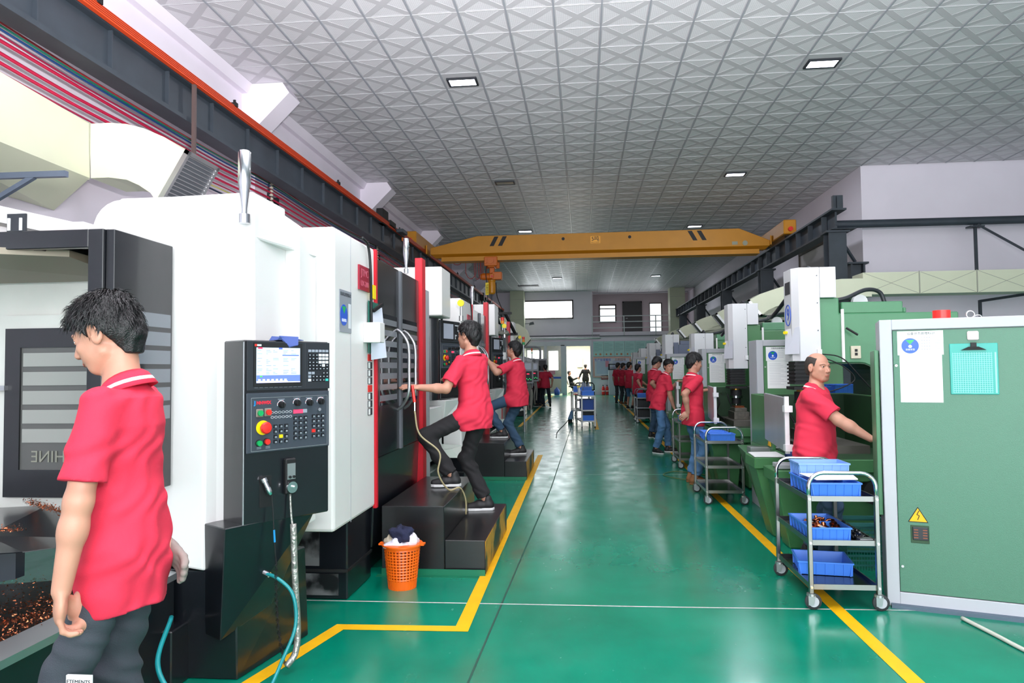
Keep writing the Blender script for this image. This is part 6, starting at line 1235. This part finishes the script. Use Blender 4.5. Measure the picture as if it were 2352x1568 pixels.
def ik(S, W, a, b, hint):
    S = np.array(S, float); W = np.array(W, float); d = W-S; L = np.linalg.norm(d)
    if L > (a+b)*.995: W = S+d/L*(a+b)*.995; d = W-S; L = np.linalg.norm(d)
    x = (a*a-b*b+L*L)/(2*L); y = math.sqrt(max(a*a-x*x, 1e-6)); u = d/L; hh = np.array(hint, float); hh = hh-(hh@u)*u; hh /= np.linalg.norm(hh)+1e-9
    return S+u*x+hh*y, W
def noisy(P, k, ph, ax):
    return np.sin(P@np.array(ax)*k+1.7*np.sin(P[..., 2]*k*.37+ph)+1.3*np.sin(P[..., 0]*k*.29+2*ph)+ph)
def person(label, loc, rz, H=1.70, h=.008, lean=0, side=0, hip=None, twist=0, head=(0, 0), arms=None, feet=None, hair='short', bald=False, shirt=None, pants=None, shoe=None, sole=True,
           build=1.0, glasses=False, strands=0, sweater=False, sit=False, stripe=True, group=None, eyes=True, face_mesh=.7, shorts=False, neckfwd=.02, hem=.17, glove=None, stride=None):
    """loc: floor point below the pelvis; rz: heading (0 looks along +y); targets are given in world space"""
    t = thing('person', label, 'person', loc, rz, group); s = H/1.7; Mi = np.array(wm(t).inverted()); R3 = Mi[:3, :3]
    Lp = lambda p: R3@np.array(p, float)+Mi[:3, 3]; Ld = lambda d: R3@np.array(d, float)
    shirt = shirt or mPolo; pants = pants or mJean; shoe = shoe or mShoeB
    pel = A_(0, 0, .93*s) if hip is None else A_(*hip)
    sp = nrm((math.sin(side), math.sin(lean), math.cos(lean)*math.cos(side))); neck = pel+sp*.5*s
    sdp = A_(1, 0, 0); sds = nrm((math.cos(twist), math.sin(twist), 0)); sds = nrm(sds-(sds@sp)*sp); fw = np.cross(sp, sds)
    ny, npch = head; hf = nrm((-math.sin(ny)*math.cos(npch), math.cos(ny)*math.cos(npch), math.sin(npch))); hr = nrm(np.cross(hf, (0, 0, 1))); hu = np.cross(hr, hf)
    hc = neck+sp*.02*s+A_(0, 0, .125*s)+fw*neckfwd*s+hu*.01*s; HR = np.stack([hr, hf, hu], 1)
    hp = lambda x, y, z: hc+hr*x*s+hf*y*s+hu*z*s
    ba_ = 1+(build-1)*.6; sh = [neck-sp*.065*s-sds*.158*s*ba_, neck-sp*.065*s+sds*.158*s*ba_]         # 0 left, 1 right
    hips = [pel-sdp*.085*s-A_(0, 0, .04*s), pel+sdp*.085*s-A_(0, 0, .04*s)]
    bs = 1+(build-1)*.35; ba = 1+(build-1)*.5; BW = np.array([build]*4+[(build+bs)/2, bs, bs])
    arms = arms or [None, None]; feet = feet or [None, None]; bod = []; slv = []; hand_info = []; legs = []
    k_ = lambda *p: bod.append(p)
    for i in (0, 1):
        sx = -1 if i == 0 else 1; a = arms[i] or {}
        W = Lp(a['to']) if 'to' in a else sh[i]+A_(sx*.06, .06, -.52)*s
        hint = Ld(a['elbow']) if 'elbow' in a else A_(sx*.4, -1, -.2)
        E, W = ik(sh[i], W, .285*s, .25*s, hint); fa = nrm(W-E)
        fd = nrm(Ld(a['dir'])) if 'dir' in a else nrm(fa+A_(0, .12, 0)); n_ = Ld(a['palm']) if 'palm' in a else A_(-sx, 0, 0); n_ = nrm(n_-(n_@fd)*fd); sd = np.cross(fd, n_)
        th = a.get('thumb', 1 if sd@fw > 0 else -1); curl = a.get('curl', .5)
        k_(*cone(sh[i], E, .05*s*ba, .040*s*ba), .03); k_(*cone(E, E+(W-E)*.35, .041*s*ba, .041*s*ba), .02); k_(*cone(E+(W-E)*.3, W, .040*s*ba, .026*s), .02)
        gi = len(bod); k_(*ell(W+fd*.048*s, A_(.042, .052, .018)*s, np.stack([sd, fd, n_], 1)), .014)
        rmin = max(.0085*s, h*.72)
        for q, (o_, ln) in enumerate(zip((-.031, -.0105, .0105, .031), (.066, .078, .084, .074) if th > 0 else (.074, .084, .078, .066))):
            p = W+(fd*.08+sd*o_)*s; ang = 0; pr = p
            for w_, da in ((.45, .35), (.32, .95), (.25, .7)):
                ang += curl*da; d = fd*math.cos(ang)+n_*math.sin(ang); pn = pr+d*ln*w_*s; k_(*cone(pr, pn, rmin, rmin*.92), .004); pr = pn
        tb = W+(fd*.02+sd*th*.028+n_*.008)*s; tm = tb+nrm(fd*.7+sd*th*.75+n_*.35)*.042*s; k_(*cone(tb, tm, .014*s, max(.011*s, rmin)), .01); k_(*cone(tm, tm+nrm(fd+sd*th*.25+n_*.3)*.036*s, max(.011*s, rmin), rmin), .005)
        hand_info.append((W, fd, E, n_, sd, th, curl)); slv.append((sh[i], E))
        if glove == i:
            gp = [((lambda P, f_=p[0]: f_(P)-.0035), p[1], p[2]+.004, p[3]+.003) for p in bod[gi:]]; gp.append((*cone(W-fa*.04*s, W, .036*s, .032*s), .01)); sdf_obj('glove', gp, h, [mGlove], t, label='grey work glove')
        f = feet[i] or {}
        An = Lp(f['to']) if 'to' in f else A_(sx*.1, 0, .085)*s
        if 'to' in f: An = An+A_(0, 0, .0)
        td = nrm(Ld(f['toe'])) if 'toe' in f else nrm((sx*.2, 1, 0)); kh = Ld(f['knee']) if 'knee' in f else td+A_(0, 0, .2)
        K, An = ik(hips[i], An, .425*s, .415*s, kh); legs.append((hips[i], K, An, td, f.get('up')))
        k_(*cone(hips[i], K, .075*s, .05*s), .04); k_(*cone(K, An, .048*s, .034*s), .02)
    k_(*loft(pel, neck, sdp, sds, [-.12, .15, .45, .72, .9, 1.0], np.array([.135, .135, .13, .15, .135, .06])*s*BW[:6], np.array([.09, .09, .09, .1, .08, .05])*s*BW[:6]), .04)
    k_(*cone(neck-sp*.03*s, hp(0, -.02, -.07), .056*s, .05*s), .03)
    k_(*ell(hp(0, -.014, .03), A_(.077, .096, .088)*s, HR), .02); k_(*ell(hp(0, .028, -.03), A_(.062, .062, .08)*s, HR), .02)
    k_(*ell(hp(0, .062, -.088), A_(.026, .022, .02)*s, HR), .025); k_(*ell(hp(0, .045, -.045), A_(.058, .042, .045)*s, HR), .02)
    for sx in (-1, 1):
        k_(*cone(hp(sx*.05, .005, -.055), hp(sx*.025, .058, -.088), .018*s, .016*s), .02); k_(*ell(hp(sx*.038, .066, -.018), A_(.02, .016, .016)*s, HR), .016)
    kf = []
    if h < .0105:
        for sx in (-1, 1):
            k_(*ell(hp(sx*.033, .0865, .01), A_(.018, .013, .0115)*s, HR), .008, 'sub')
            k_(*ell(hp(sx*.031, .0705, .009), A_(.0150, .0125, .0125)*s, HR), .003)
            k_(*cone(hp(sx*.014, .083, .026), hp(sx*.048, .071, .027), .008*s, .006*s), .01)
            k_(*ell(hp(sx*.079, -.008, -.006), A_(.0085, .019, .031)*s, HR@np.array([[1, 0, 0], [0, .96, -.28], [0, .28, .96]])), .006)
            k_(*ell(hp(sx*.086, -.002, -.002), A_(.006, .009, .015)*s, HR), .004, 'sub')
            k_(*ell(hp(sx*.011, .0985, -.031), A_(.0085, .009, .007)*s, HR), .006)
        k_(*cone(hp(0, .082, .018), hp(0, .103, -.022), .0075*s, .011*s), .01); k_(*ell(hp(0, .104, -.028), A_(.0115, .011, .0095)*s, HR), .006)
        k_(*ell(hp(0, .086, -.0555), A_(.024, .012, .0055)*s, HR), .005); k_(*ell(hp(0, .0845, -.0655), A_(.021, .012, .006)*s, HR), .005); k_(*ell(hp(0, .097, -.0605), A_(.026, .006, .0016)*s, HR), .003, 'sub')
    else:
        k_(*cone(hp(0, .085, .012), hp(0, .105, -.026), .009*s, .014*s), .012)
        for sx in (-1, 1): k_(*ell(hp(sx*.08, -.008, -.006), A_(.011, .02, .031)*s, HR), .008)
    def lipc(c):
        q = (c-hc)@HR/s; return ((np.abs(q[:, 0]) < .024) & (q[:, 1] > .078) & (q[:, 2] < -.05) & (q[:, 2] > -.0715))
    body = sdf_obj('body', bod, h, [mSkin], t)
    # eyes and brows
    if h < .0105 and eyes:
        for sx in (-1, 1):
            e = obj('eye', MB().lathe([(.0115*math.sin(a)*s, -.0115*math.cos(a)*s) for a in np.linspace(.01, PI-.01, 9)], hp(sx*.032, .0725, .0095), 14, hf).lathe([(.0001, .0108*s), (.0055*s, .0102*s), (.0055*s, .0112*s), (.0001, .0119*s)], hp(sx*.032, .0725, .0095), 12, hf, 1), [mEye, mIris], t, smooth=True)
            lm = MB(); ec = hp(sx*.032, .0725, .0095); rl = .0124*s
            for lo_, hi_ in ((math.radians(16), math.radians(75)), (math.radians(-75), math.radians(-20))):
                na, ne = 10, 4; vs = []
                for ia in range(na+1):
                    az = math.radians(-88+176*ia/na); sq = max(0, math.cos(az))**.6
                    for ie in range(ne+1):
                        el_ = lo_*(sq if lo_ > 0 else 1)+(hi_-lo_*(sq if lo_ > 0 else 1))*ie/ne if lo_ > 0 else lo_+(hi_*sq-lo_)*ie/ne
                        vs.append(ec+(hr*math.sin(az)*math.cos(el_)+hf*math.cos(az)*math.cos(el_)+hu*math.sin(el_))*rl)
                lm.add(vs, [(i_*(ne+1)+j_, i_*(ne+1)+j_+1, (i_+1)*(ne+1)+j_+1, (i_+1)*(ne+1)+j_) for i_ in range(na) for j_ in range(ne)])
            obj('eyelid', lm, mSkin, t, smooth=True)
            obj('eyelash', MB().tube([ec+(hr*math.sin(az)*math.cos(e_)+hf*math.cos(az)*math.cos(e_)+hu*math.sin(e_))*rl*1.02 for az, e_ in [(math.radians(q), math.radians(16)*max(.05, math.cos(math.radians(q)))**.6) for q in (-70, -45, -20, 0, 20, 45, 70)]], .0009*s, 4), mHair, t)
            obj('eyebrow', MB().tube([hp(sx*x, y, z) for x, y, z in ((.014,   .087, .026), (.028, .0865, .031), (.044, .079, .029), (.053, .070, .024))], .0017*s, 5), M('eyebrow_brown', '#2b211c', .8), t)
        lp = MB()
        for z0, hgt in ((-.0607, .0058), (-.0613, -.0068)):
            vs = []
            for ix in range(13):
                x = -.0235+.047*ix/12; q = math.sqrt(max(0, 1-(x/.0245)**2)); cup = 1-.22*math.exp(-(x/.004)**2) if hgt > 0 else 1
                for iz in range(4): zz = z0+hgt*q*cup*iz/3; bulge = math.sin(math.pi*(iz/3)*.5+.5)*.0012; vs.append(hp(x, .0862+.0128*q*(1 if iz < 2 else .96)+bulge*q-.0004*iz, zz))
            lp.add(vs, [(i_*4+j_, i_*4+j_+1, (i_+1)*4+j_+1, (i_+1)*4+j_) for i_ in range(12) for j_ in range(3)])
        obj('lips', lp, mLip, t, smooth=True)
    if glasses:
        g = MB()
        for sx in (-1, 1): g.tube([hp(sx*.033+.022*math.cos(a), .098, .008+.016*math.sin(a)) for a in np.linspace(0, 2*PI, 16)[:-1]], .0012, 5, closed=True).tube([hp(sx*.055, .096, .012), hp(sx*.08, .05, .012), hp(sx*.083, -.01, .01)], .0018, 5)
        g.tube([hp(-.012, .099, .01), hp(.012, .099, .01)], .0015, 5); obj('eyeglasses', g, M('glasses_frame', '#d9dbe0', .3, .6), t)
    # hair
    ys = [-.13, -.09, -.05, -.028, -.012, .012, .022, .034, .055, .08, .12]; zs = [-.10, -.104, -.088, -.02, .03, .034, -.002, .03, .058, .064, .066]
    if bald: ys = [-.13, -.09, -.05, -.028, -.012, .012, .022, .034, .05, .09]; zs = [-.062, -.064, -.045, -.012, .03, .034, .0, .034, .14, .2]
    tk = .003 if bald else .012
    def hairpost(P, D):
        q = (P-hc)@HR/s; top = np.clip((q[..., 2]-.03)/.07, 0, 1); nz = (.0035 if not bald else .001)*(np.sin(q[..., 0]*150+3*np.sin(q[..., 1]*60))*np.sin(q[..., 1]*130+q[..., 2]*70))
        D = D-(tk*np.clip((q[..., 2]+.085)/.09, .25, 1)+(0 if bald else .012*top)+nz)*s
        m = (np.interp(q[..., 1], ys, zs)+(.012*np.sin(q[..., 0]*90) if not bald else 0)*(q[..., 1] > .04)-q[..., 2])*s
        if bald: m = np.maximum(m, (q[..., 2]-.09+.25*np.clip(q[..., 1]+.02, 0, 1))*s)
        face = (np.abs(q[..., 0]) < .066) & (q[..., 1] > .03)
        return -smin(-D, -m, .006)
    hr_ = [(*ell(hp(0, -.014, .03), A_(.077, .096, .088)*s, HR), .01), (*cone(hp(0, -.06, -.03), hp(0, -.038, -.08), .052*s, .044*s), .03)]
    if hair:
        hb = sdf_obj('hair', hr_, min(h, .008), [mHair if not bald else mHairT], t, post=hairpost)
        if strands:
            me = hb.data; nv = len(me.vertices); co = np.zeros(nv*3); me.vertices.foreach_get('co', co); co = co.reshape(-1, 3); no = np.zeros(nv*3); me.vertices.foreach_get('normal', no); no = no.reshape(-1, 3)
            r_ = np.random.default_rng(5); pick = r_.integers(0, nv, strands); crown = hp(.01, -.06, .12); sm = MB()
            for j in pick:
                p = co[j]; n = no[j]
                z_ = (p-hc)@hu/s
                if (p-hc)@hf > .088*s or n@hu < -.25: continue
                lf = float(np.clip((z_+.06)/.1, 0, 1))
                dn = p-crown; dn = dn-(dn@n)*n; L = np.linalg.norm(dn)+1e-4; dn = dn/L; ln = r_.uniform(.010+.008*lf, .018+.024*lf)*s; d = nrm(dn*.95+n*(.06+.26*lf)+r_.normal(0, .05+.12*lf, 3)); sd = nrm(np.cross(d, n)+r_.normal(0, .1, 3)); w_ = r_.uniform(.0009, .0022)*s; p = p-n*.003
                m_ = p+d*ln*.5+n*.002; e_ = p+nrm(d+A_(0, 0, -.25))*ln
                sm.add([p-sd*w_, p+sd*w_, m_+sd*w_*.8, m_-sd*w_*.8, e_], [(0, 1, 2, 3), (3, 2, 4)])
            obj('hair_strands', sm, mHair, t, kind='stuff')
    # shirt
    cl = .012*s; ht = -hem/.5; ps = []
    ps.append((*loft(pel, neck, sdp, sds, [ht, -.05, .2, .45, .72, .9, .99], np.array([.178, .168, .158, .158, .168, .15, .07])*s*BW, np.array([.125, .12, .118, .122, .125, .1, .058])*s*BW, [.01, .01, .01, .008, 0, -.006, -.006]), .05))
    for i, (S, E) in enumerate(slv):
        d = nrm(E-S); end = S+(E-S)*(.8 if not sweater else 1.0)
        if sweater:
            W = hand_info[i][0]; ps.append((*cone(S, E, .066*s*build, .052*s), .05)); ps.append((*cone(E, W-nrm(W-E)*.01, .052*s, .042*s), .03)); continue
        fc, c_, r_ = cone(S-d*.0, end+d*.04*s, .060*s*ba, .072*s*ba)
        def fs(P, fc=fc, end=end, d=d): return np.maximum(fc(P), (P-end)@d)
        ps.append((fs, c_, r_, .045))
        ps.append((*cone(end-d*.03*s, end+d*.12*s,   .048*s*ba, .052*s*ba), .004, 'sub'))
    ps.append((*cone(neck+sp*.005*s, hp(0, -.01, -.05), .058*s, .058*s), .008, 'sub'))
    hipc = [cone(Hp+A_(0, 0, .02*s), Hp+(K-Hp)*.2, .098*s*build, .096*s*build) for Hp, K, An, td, up_ in legs]
    for c_ in hipc: ps.append((*c_, .05))
    ps.append((*loft(pel-A_(0, 0, .08*s), pel+sp*.1*s, sdp, sdp, [0, 1], np.array([.164, .16])*s*build, np.array([.119, .114])*s*build), .05))
    ph = (loc[0]*3+loc[1]) % 6; hemP = pel+sp*(ht*.5)*s*1.0
    def spost(P, D):
        q = (P-pel)@sp; low = np.clip(1-(q/(.5*s)), 0, 1.3)
        D = D+.0045*s*noisy(P, 46, ph, (.75, .25, .45))*(.3+low*.7)+.0022*s*noisy(P, 95, ph+2, (-.6, .3, .6))
        if not sit: D = np.maximum(D, -(q-(ht*.5*s)-.006*np.sin(P[..., 0]*23+ph)))
        return D
    sob = sdf_obj('shirt' if not sweater else 'sweater', ps, h, [shirt], t, post=spost)
    if not sweater:
        nb_ = neck+sp*.0*s; ax = nrm(hp(0, -.01, -.05)-nb_); c0 = np.cross(ax, sds); c0 = nrm(c0); s0 = np.cross(c0, ax)
        def ring(rows, m0, m1=2*PI, nn=22):
            mb = MB(); vs = []
            for j in range(nn+1):
                th = m0+(2*PI-2*m0)*j/nn; fr_ = (math.cos(th)+1)/2
                for r_, z_ in rows:
                    rr_ = r_*s; vs.append(nb_+(c0*math.cos(th)*rr_*1.02-s0*math.sin(th)*rr_)+ax*(z_-.055*fr_**2)*s+c0*.012*s*fr_)
            m = len(rows); fs = [(j*m+q, j*m+q+1, (j+1)*m+q+1, (j+1)*m+q) for j in range(nn) for q in range(m-1)]
            return mb.add(vs, fs)
        co = obj('collar', ring([(.059, -.03), (.057, .022), (.062, .031), (.078, .018), (.099, -.022), (.096, -.024), (.074, .012), (.062, .02)], .16), shirt, sob, smooth=True)
        if stripe:
            obj('collar_stripe', ring([(.0865, .0038), (.0925, -.0077)], .2), mPaper, co, label='white stripe on the collar')
            obj('collar_stripe', ring([(.0860, .0175), (.0900, .0095)], .2), mPaper, co) if False else None
        for i, (S, E) in enumerate(slv):
            pass
    # trousers
    pt = [(*loft(pel-A_(0, 0, .08*s), pel+sp*.1*s, sdp, sdp, [0, 1], np.array([.15, .145])*s*build, np.array([.105, .10])*s*build), .05)]; cuts = []
    for i, (Hp, K, An, td, up_) in enumerate(legs):
        pt.append((*cone(Hp, K, .084*s*build, .066*s), .05))
        if shorts: continue
        d = nrm(An-K); e = An-d*.035*s; fc, c_, r_ = cone(K, e+d*.04*s, .067*s, .062*s)
        def fl2(P, fc=fc, e=e, d=d): return np.maximum(fc(P), (P-e)@d)
        pt.append((fl2, c_, r_, .03)); pt.append((*cone(e-d*.008*s, e+d*.1*s, .04*s, .04*s), .003, 'sub'))
    tl = loft(pel, neck, sdp, sds, [ht, -.05, .2, .45, .72, .9, .99], np.array([.178, .168, .158, .158, .168, .15, .07])*s*BW-.006*s, np.array([.125, .12, .118, .122, .125, .1, .058])*s*BW-.006*s, [.01, .01, .01, .008, 0, -.006, -.006])[0]
    def tpost(P, D):
        ds = smin(smin(smin(tl(P), hipc[0][0](P), .05), hipc[1][0](P), .05), ps[-1][0](P), .05)+.013; D = np.maximum(D, -np.maximum(ds, -((P-pel)@sp-ht*.5*s-.006)))
        amp = np.clip(((pel-P)@sp)/.3-.1, 0, 1)
        return D+amp*(.005*s*noisy(P, 40, ph+1, (.4, .4, .9))+.003*s*noisy(P, 85, ph, (.5, -.5, .8)))
    sdf_obj('trousers', pt, h, [pants], t, post=tpost, label='denim shorts' if shorts else None)
    for i, (Hp, K, An, td, up_) in enumerate(legs):
        up = nrm(Ld(up_)) if up_ is not None else A_(0, 0, 1); td = nrm(td-(td@up)*up); sd = np.cross(td, up); b0 = An-up*.085*s
        fp = lambda x, y, z: b0+sd*x*s+td*y*s+up*z*s
        pr = [(*cone(fp(0, -.035, .045), fp(0, .06, .05), .04*s, .04*s), .02), (*cone(fp(0, .06, .045), fp(.004, .155, .032), .042*s, .03*s), .02), (*cone(fp(0, -.02, .06), fp(0, -.012, .1), .042*s, .04*s), .02)]
        def shp(P, D, b0=b0, up=up): return -smin(-D, (P-b0)@up-.016*s, .004)
        so = sdf_obj('shoe', pr, max(.006, h*.8), [shoe], t, post=shp)
        sl = MB(); out = [(-.034, -.06), (-.04, -.03), (-.036, .04), (-.046, .1), (-.038, .155), (-.015, .183), (.018, .183), (.04, .155), (.046, .1), (.036, .04), (.04, -.03), (.034, -.06), (0, -.078)]
        sl.hexa([fp(x, y, .0) for x, y in out], [fp(x*1.02, y*1.01, .022) for x, y in out]); obj('sole', sl, mSole if sole else shoe, so, bev=.003)
        if h < .009:
            lc = MB()
            for q in range(4): lc.tube([fp(-.016, .035+.02*q, .088-.009*q), fp(.016, .045+.02*q, .088-.009*q)], .0028, 4)
            obj('laces', lc, mGrey, so)
    return t, dict(hp=hp, pel=pel, neck=neck, sp=sp, legs=legs, s=s, body=body, hand=hand_info, shirt=sob)
def D(*v): return v
# nearest worker, seen from behind on the left
T0, I0 = person('man in red polo and grey cargo trousers standing at the open machine, nearest', (-1.49, 2.2, 0), math.radians(98), H=1.75, h=.0055, lean=.05, head=(.02, -.42), neckfwd=.05,
    arms=[dict(to=(-1.535, 1.94, .81), elbow=(.3, -.5, 0), dir=(-.05, .0, -1), palm=(.75, .65, 0), curl=.8, thumb=-1), dict(to=(-1.46, 2.33, .92), elbow=(-1, .0, 0), dir=(.8, -.15, -.6), palm=(-.5, -.6, 0), curl=.4)],
    feet=[dict(to=(-1.53, 2.08, .09)), dict(to=(-1.48, 2.33, .09))], pants=mPantG, strands=5200, build=.84, hem=.2, glove=1)
tr = [c for c in T0.children if c.name.startswith('trousers')][0]
pk = MB().box((-1.55, 2.0, .565), (-1.47, 2.008, .602)); lb = obj('trouser_label', pk, mPaper, tr, w=True, label='white cloth label on the pocket')
text('ETEMENTS', 'lettering', .016, mInk, lb, (-1.51, 1.999, .583), (1, 0, 0), (0, 0, 1), 'CENTER')
# second worker at the door handles
person('man in red polo and black trousers with one foot on the upper step', (-.95, 6.2, .13), math.radians(62), H=1.70, h=.0065, lean=.06, side=-.05, head=(.05, -.05),
    hip=(0, 0, 1.02), arms=[dict(to=(-1.36, 5.78, 1.36), elbow=(.2, 0, -1), dir=(-.8, -.4, .1), palm=(-.3, .3, -.9), curl=.3), dict(to=(-1.2, 6.55, 1.4), elbow=(.5, .2, -1), dir=(-.6, .4, .2), palm=(-.3, 0, -1), curl=.5)],
    feet=[dict(to=(-1.13, 6.02, .59), toe=(-1, -.2, 0), knee=(-1, -.3, .1)), dict(to=(-.88, 6.3, .335), toe=(-1, -.2, 0), knee=(-1, 0, .1))], pants=mPantB, strands=2200, build=.97)
person('man in red polo, glasses and dark jeans reaching to the second machine', (-.96, 10.4, .13), math.radians(70), H=1.72, h=.009, lean=.08, head=(0, .18), hip=(0, 0, 1.0), glasses=True,
    arms=[dict(to=(-1.38, 10.1, 1.66), elbow=(.3, -.5, -1), dir=(-1, -.2, .1), palm=(0, 0, -1), curl=.3), dict(to=(-1.4, 10.5, 1.62), elbow=(.3, .5, -1), dir=(-1, 0, .1), palm=(0, 0, -1), curl=.4)],
    feet=[dict(to=(-1.18, 10.3, .59), toe=(-1, -.1, 0), knee=(-1, -.1, .6)), dict(to=(-.92, 10.45, .335), toe=(-1, -.3, 0), knee=(-1, 0, .1))], pants=mJeanD, build=1.12, strands=2200)
person('man in red polo and dark trousers with one heel raised, far down the left side', (-1.48, 28, 0), math.radians(20), H=1.68, h=.014, lean=.02, arms=[dict(to=(-1.75, 28.15, 1.0)), dict(to=(-1.22, 28.0, .9))],
    feet=[dict(to=(-1.55, 28, .085)), dict(to=(-1.3, 27.75, .16), toe=(.1, .5, -1), knee=(0, 1, 0), up=(.1, -.9, -.4))], pants=M('trousers_navy', '#141c2a', .9), shirt=mPoloD)
person('man in red polo standing half hidden left of the far left worker', (-1.8, 28.6, 0), math.radians(50), H=1.66, h=.014, arms=[dict(to=(-2.1, 28.8, 1.05)), None], pants=MATS['trousers_navy'], shirt=mPoloD)
# balding worker at the right
person('balding man in red polo reaching to the large near cabinet', (1.74, 5.58, 0), math.radians(-122), H=1.6, h=.0045, lean=.05, head=(-.5, -.03), bald=True, build=1.2,
    arms=[dict(to=(1.85, 5.85, .82), elbow=(-.3, .5, -.5), dir=(.2, .1, -1)), dict(to=(2.03, 5.2, .97), elbow=(-.2, -.6, -1), dir=(1, -.15, -.15), palm=(0, -.2, -1), curl=.9)],
    feet=[dict(to=(1.72, 5.72, .085)), dict(to=(1.76, 5.45, .085))], pants=mJeanD, strands=0)
# standing worker in jeans
person('man in red polo and blue jeans standing with one hand behind his back', (1.41, 9.42, 0), math.radians(-72), H=1.68, h=.0065, lean=.05, head=(-.02, -.22),
    arms=[dict(to=(1.58, 9.62, 1.19), elbow=(.0, .2, -1), dir=(1, .1, .25), palm=(0, .2, -1), curl=.6), dict(to=(1.33, 9.22, .93), elbow=(-.9, -.6, .2), dir=(-.75, .1, -.65), palm=(.2, 1, 0), curl=.6)],
    feet=[dict(to=(1.4, 9.52, .085)), dict(to=(1.42, 9.32, .085))], shoe=mShoeT, sole=False, strands=2200, build=.98)
# leaning worker looking back at the camera
person('man in red polo and blue jeans bending forward and looking back over his shoulder', (1.32, 12.75, 0), math.radians(-80), H=1.68, h=.008, lean=.34, head=(-1.35, -.1), neckfwd=.04,
    arms=[dict(to=(1.72, 13.0, 1.26), elbow=(0, .3, -1), dir=(1, .1, 0), palm=(0, 0, -1)), dict(to=(1.58, 12.6, .8), elbow=(-.8, -.3, 0), dir=(.4, .1, -.9), palm=(1, 0, 0), curl=.4)],
    feet=[dict(to=(1.5, 12.85, .085), toe=(1, -.1, 0)), dict(to=(1.26, 12.65, .085), toe=(.6, -.8, 0))], strands=2000, build=.95)
kk = MB().tube(smooth_pts([(1.18, 12.62, .93), (1.17, 12.6, .88), (1.2, 12.6, .84)]), .006, 5).box((1.17, 12.58, .82), (1.2, 12.6, .86)).box((1.2, 12.58, .8), (1.215, 12.6, .85))
person('man in red polo with head bowed behind the worker who looks back', (1.5, 15.4, 0), math.radians(-60), H=1.74, h=.009, lean=.1, head=(-.15, -.55), neckfwd=.05,
    arms=[dict(to=(1.75, 15.5, 1.05), elbow=(0, 0, -1)), dict(to=(1.62, 15.25, 1.0), elbow=(-.6, -.4, -1), dir=(.9, 0, .2))], pants=mJeanD)
person('man in dark red polo and black trousers leaning a hand on the far cart', (1.6, 21.2, 0), math.radians(-55), H=1.62, h=.012, lean=.06, head=(-.1, .02), arms=[dict(to=(1.95, 21.4, .95)), dict(to=(1.68, 20.8, .93), elbow=(-.8, -.3, 0), dir=(.9, -.2, -.3))], pants=mPantB, shirt=mPoloD)
person('man in red polo and denim shorts, second from the back of the right row', (1.72, 26.5, 0), math.radians(-35), H=1.72, h=.014, head=(-.5, 0), arms=[dict(to=(2.0, 26.9, 1.1)), None], shirt=mPoloD, shorts=True)
person('man in red polo and grey trousers, farthest back of the right row', (1.66, 29.8, 0), math.radians(-40), H=1.72, h=.014, lean=.04, head=(-.4, -.1), arms=[None, dict(to=(1.75, 29.5, .9))], pants=mPantG, shirt=mPoloD, shoe=mShoeT)
person('man in dark red polo standing left of the farthest right worker', (1.5, 30.6, 0), math.radians(-30), H=1.74, h=.014, head=(-.4, -.1), shirt=mPoloD, pants=mPantG)
person('man in black sweater seen from behind in the bright doorway', (.16, 42.4, 0), math.radians(0), H=1.76, h=.014, sweater=True, shirt=mSweat, pants=mPantB, stripe=False, arms=[dict(to=(-.22, 42.5, .95)), dict(to=(.5, 42.5, .95))])
person('man in black clothes sitting on the office chair in the back room', (-.66, 42.5, 0), math.radians(-90), H=1.7, h=.014, hip=(0, -.02, .62), lean=-.28, head=(-.1, .1), sweater=True, shirt=mSweat, pants=M('trousers_olive', '#2a2a24', .9), stripe=False, sit=True,
    arms=[dict(to=(-.35, 42.68, .95), elbow=(0, 0, -1)), dict(to=(-.35, 42.35, .95), elbow=(0, 0, -1))], feet=[dict(to=(-.05, 42.6, .09), knee=(1, 0, 1)), dict(to=(-.1, 42.35, .09), knee=(1, 0, 1))])
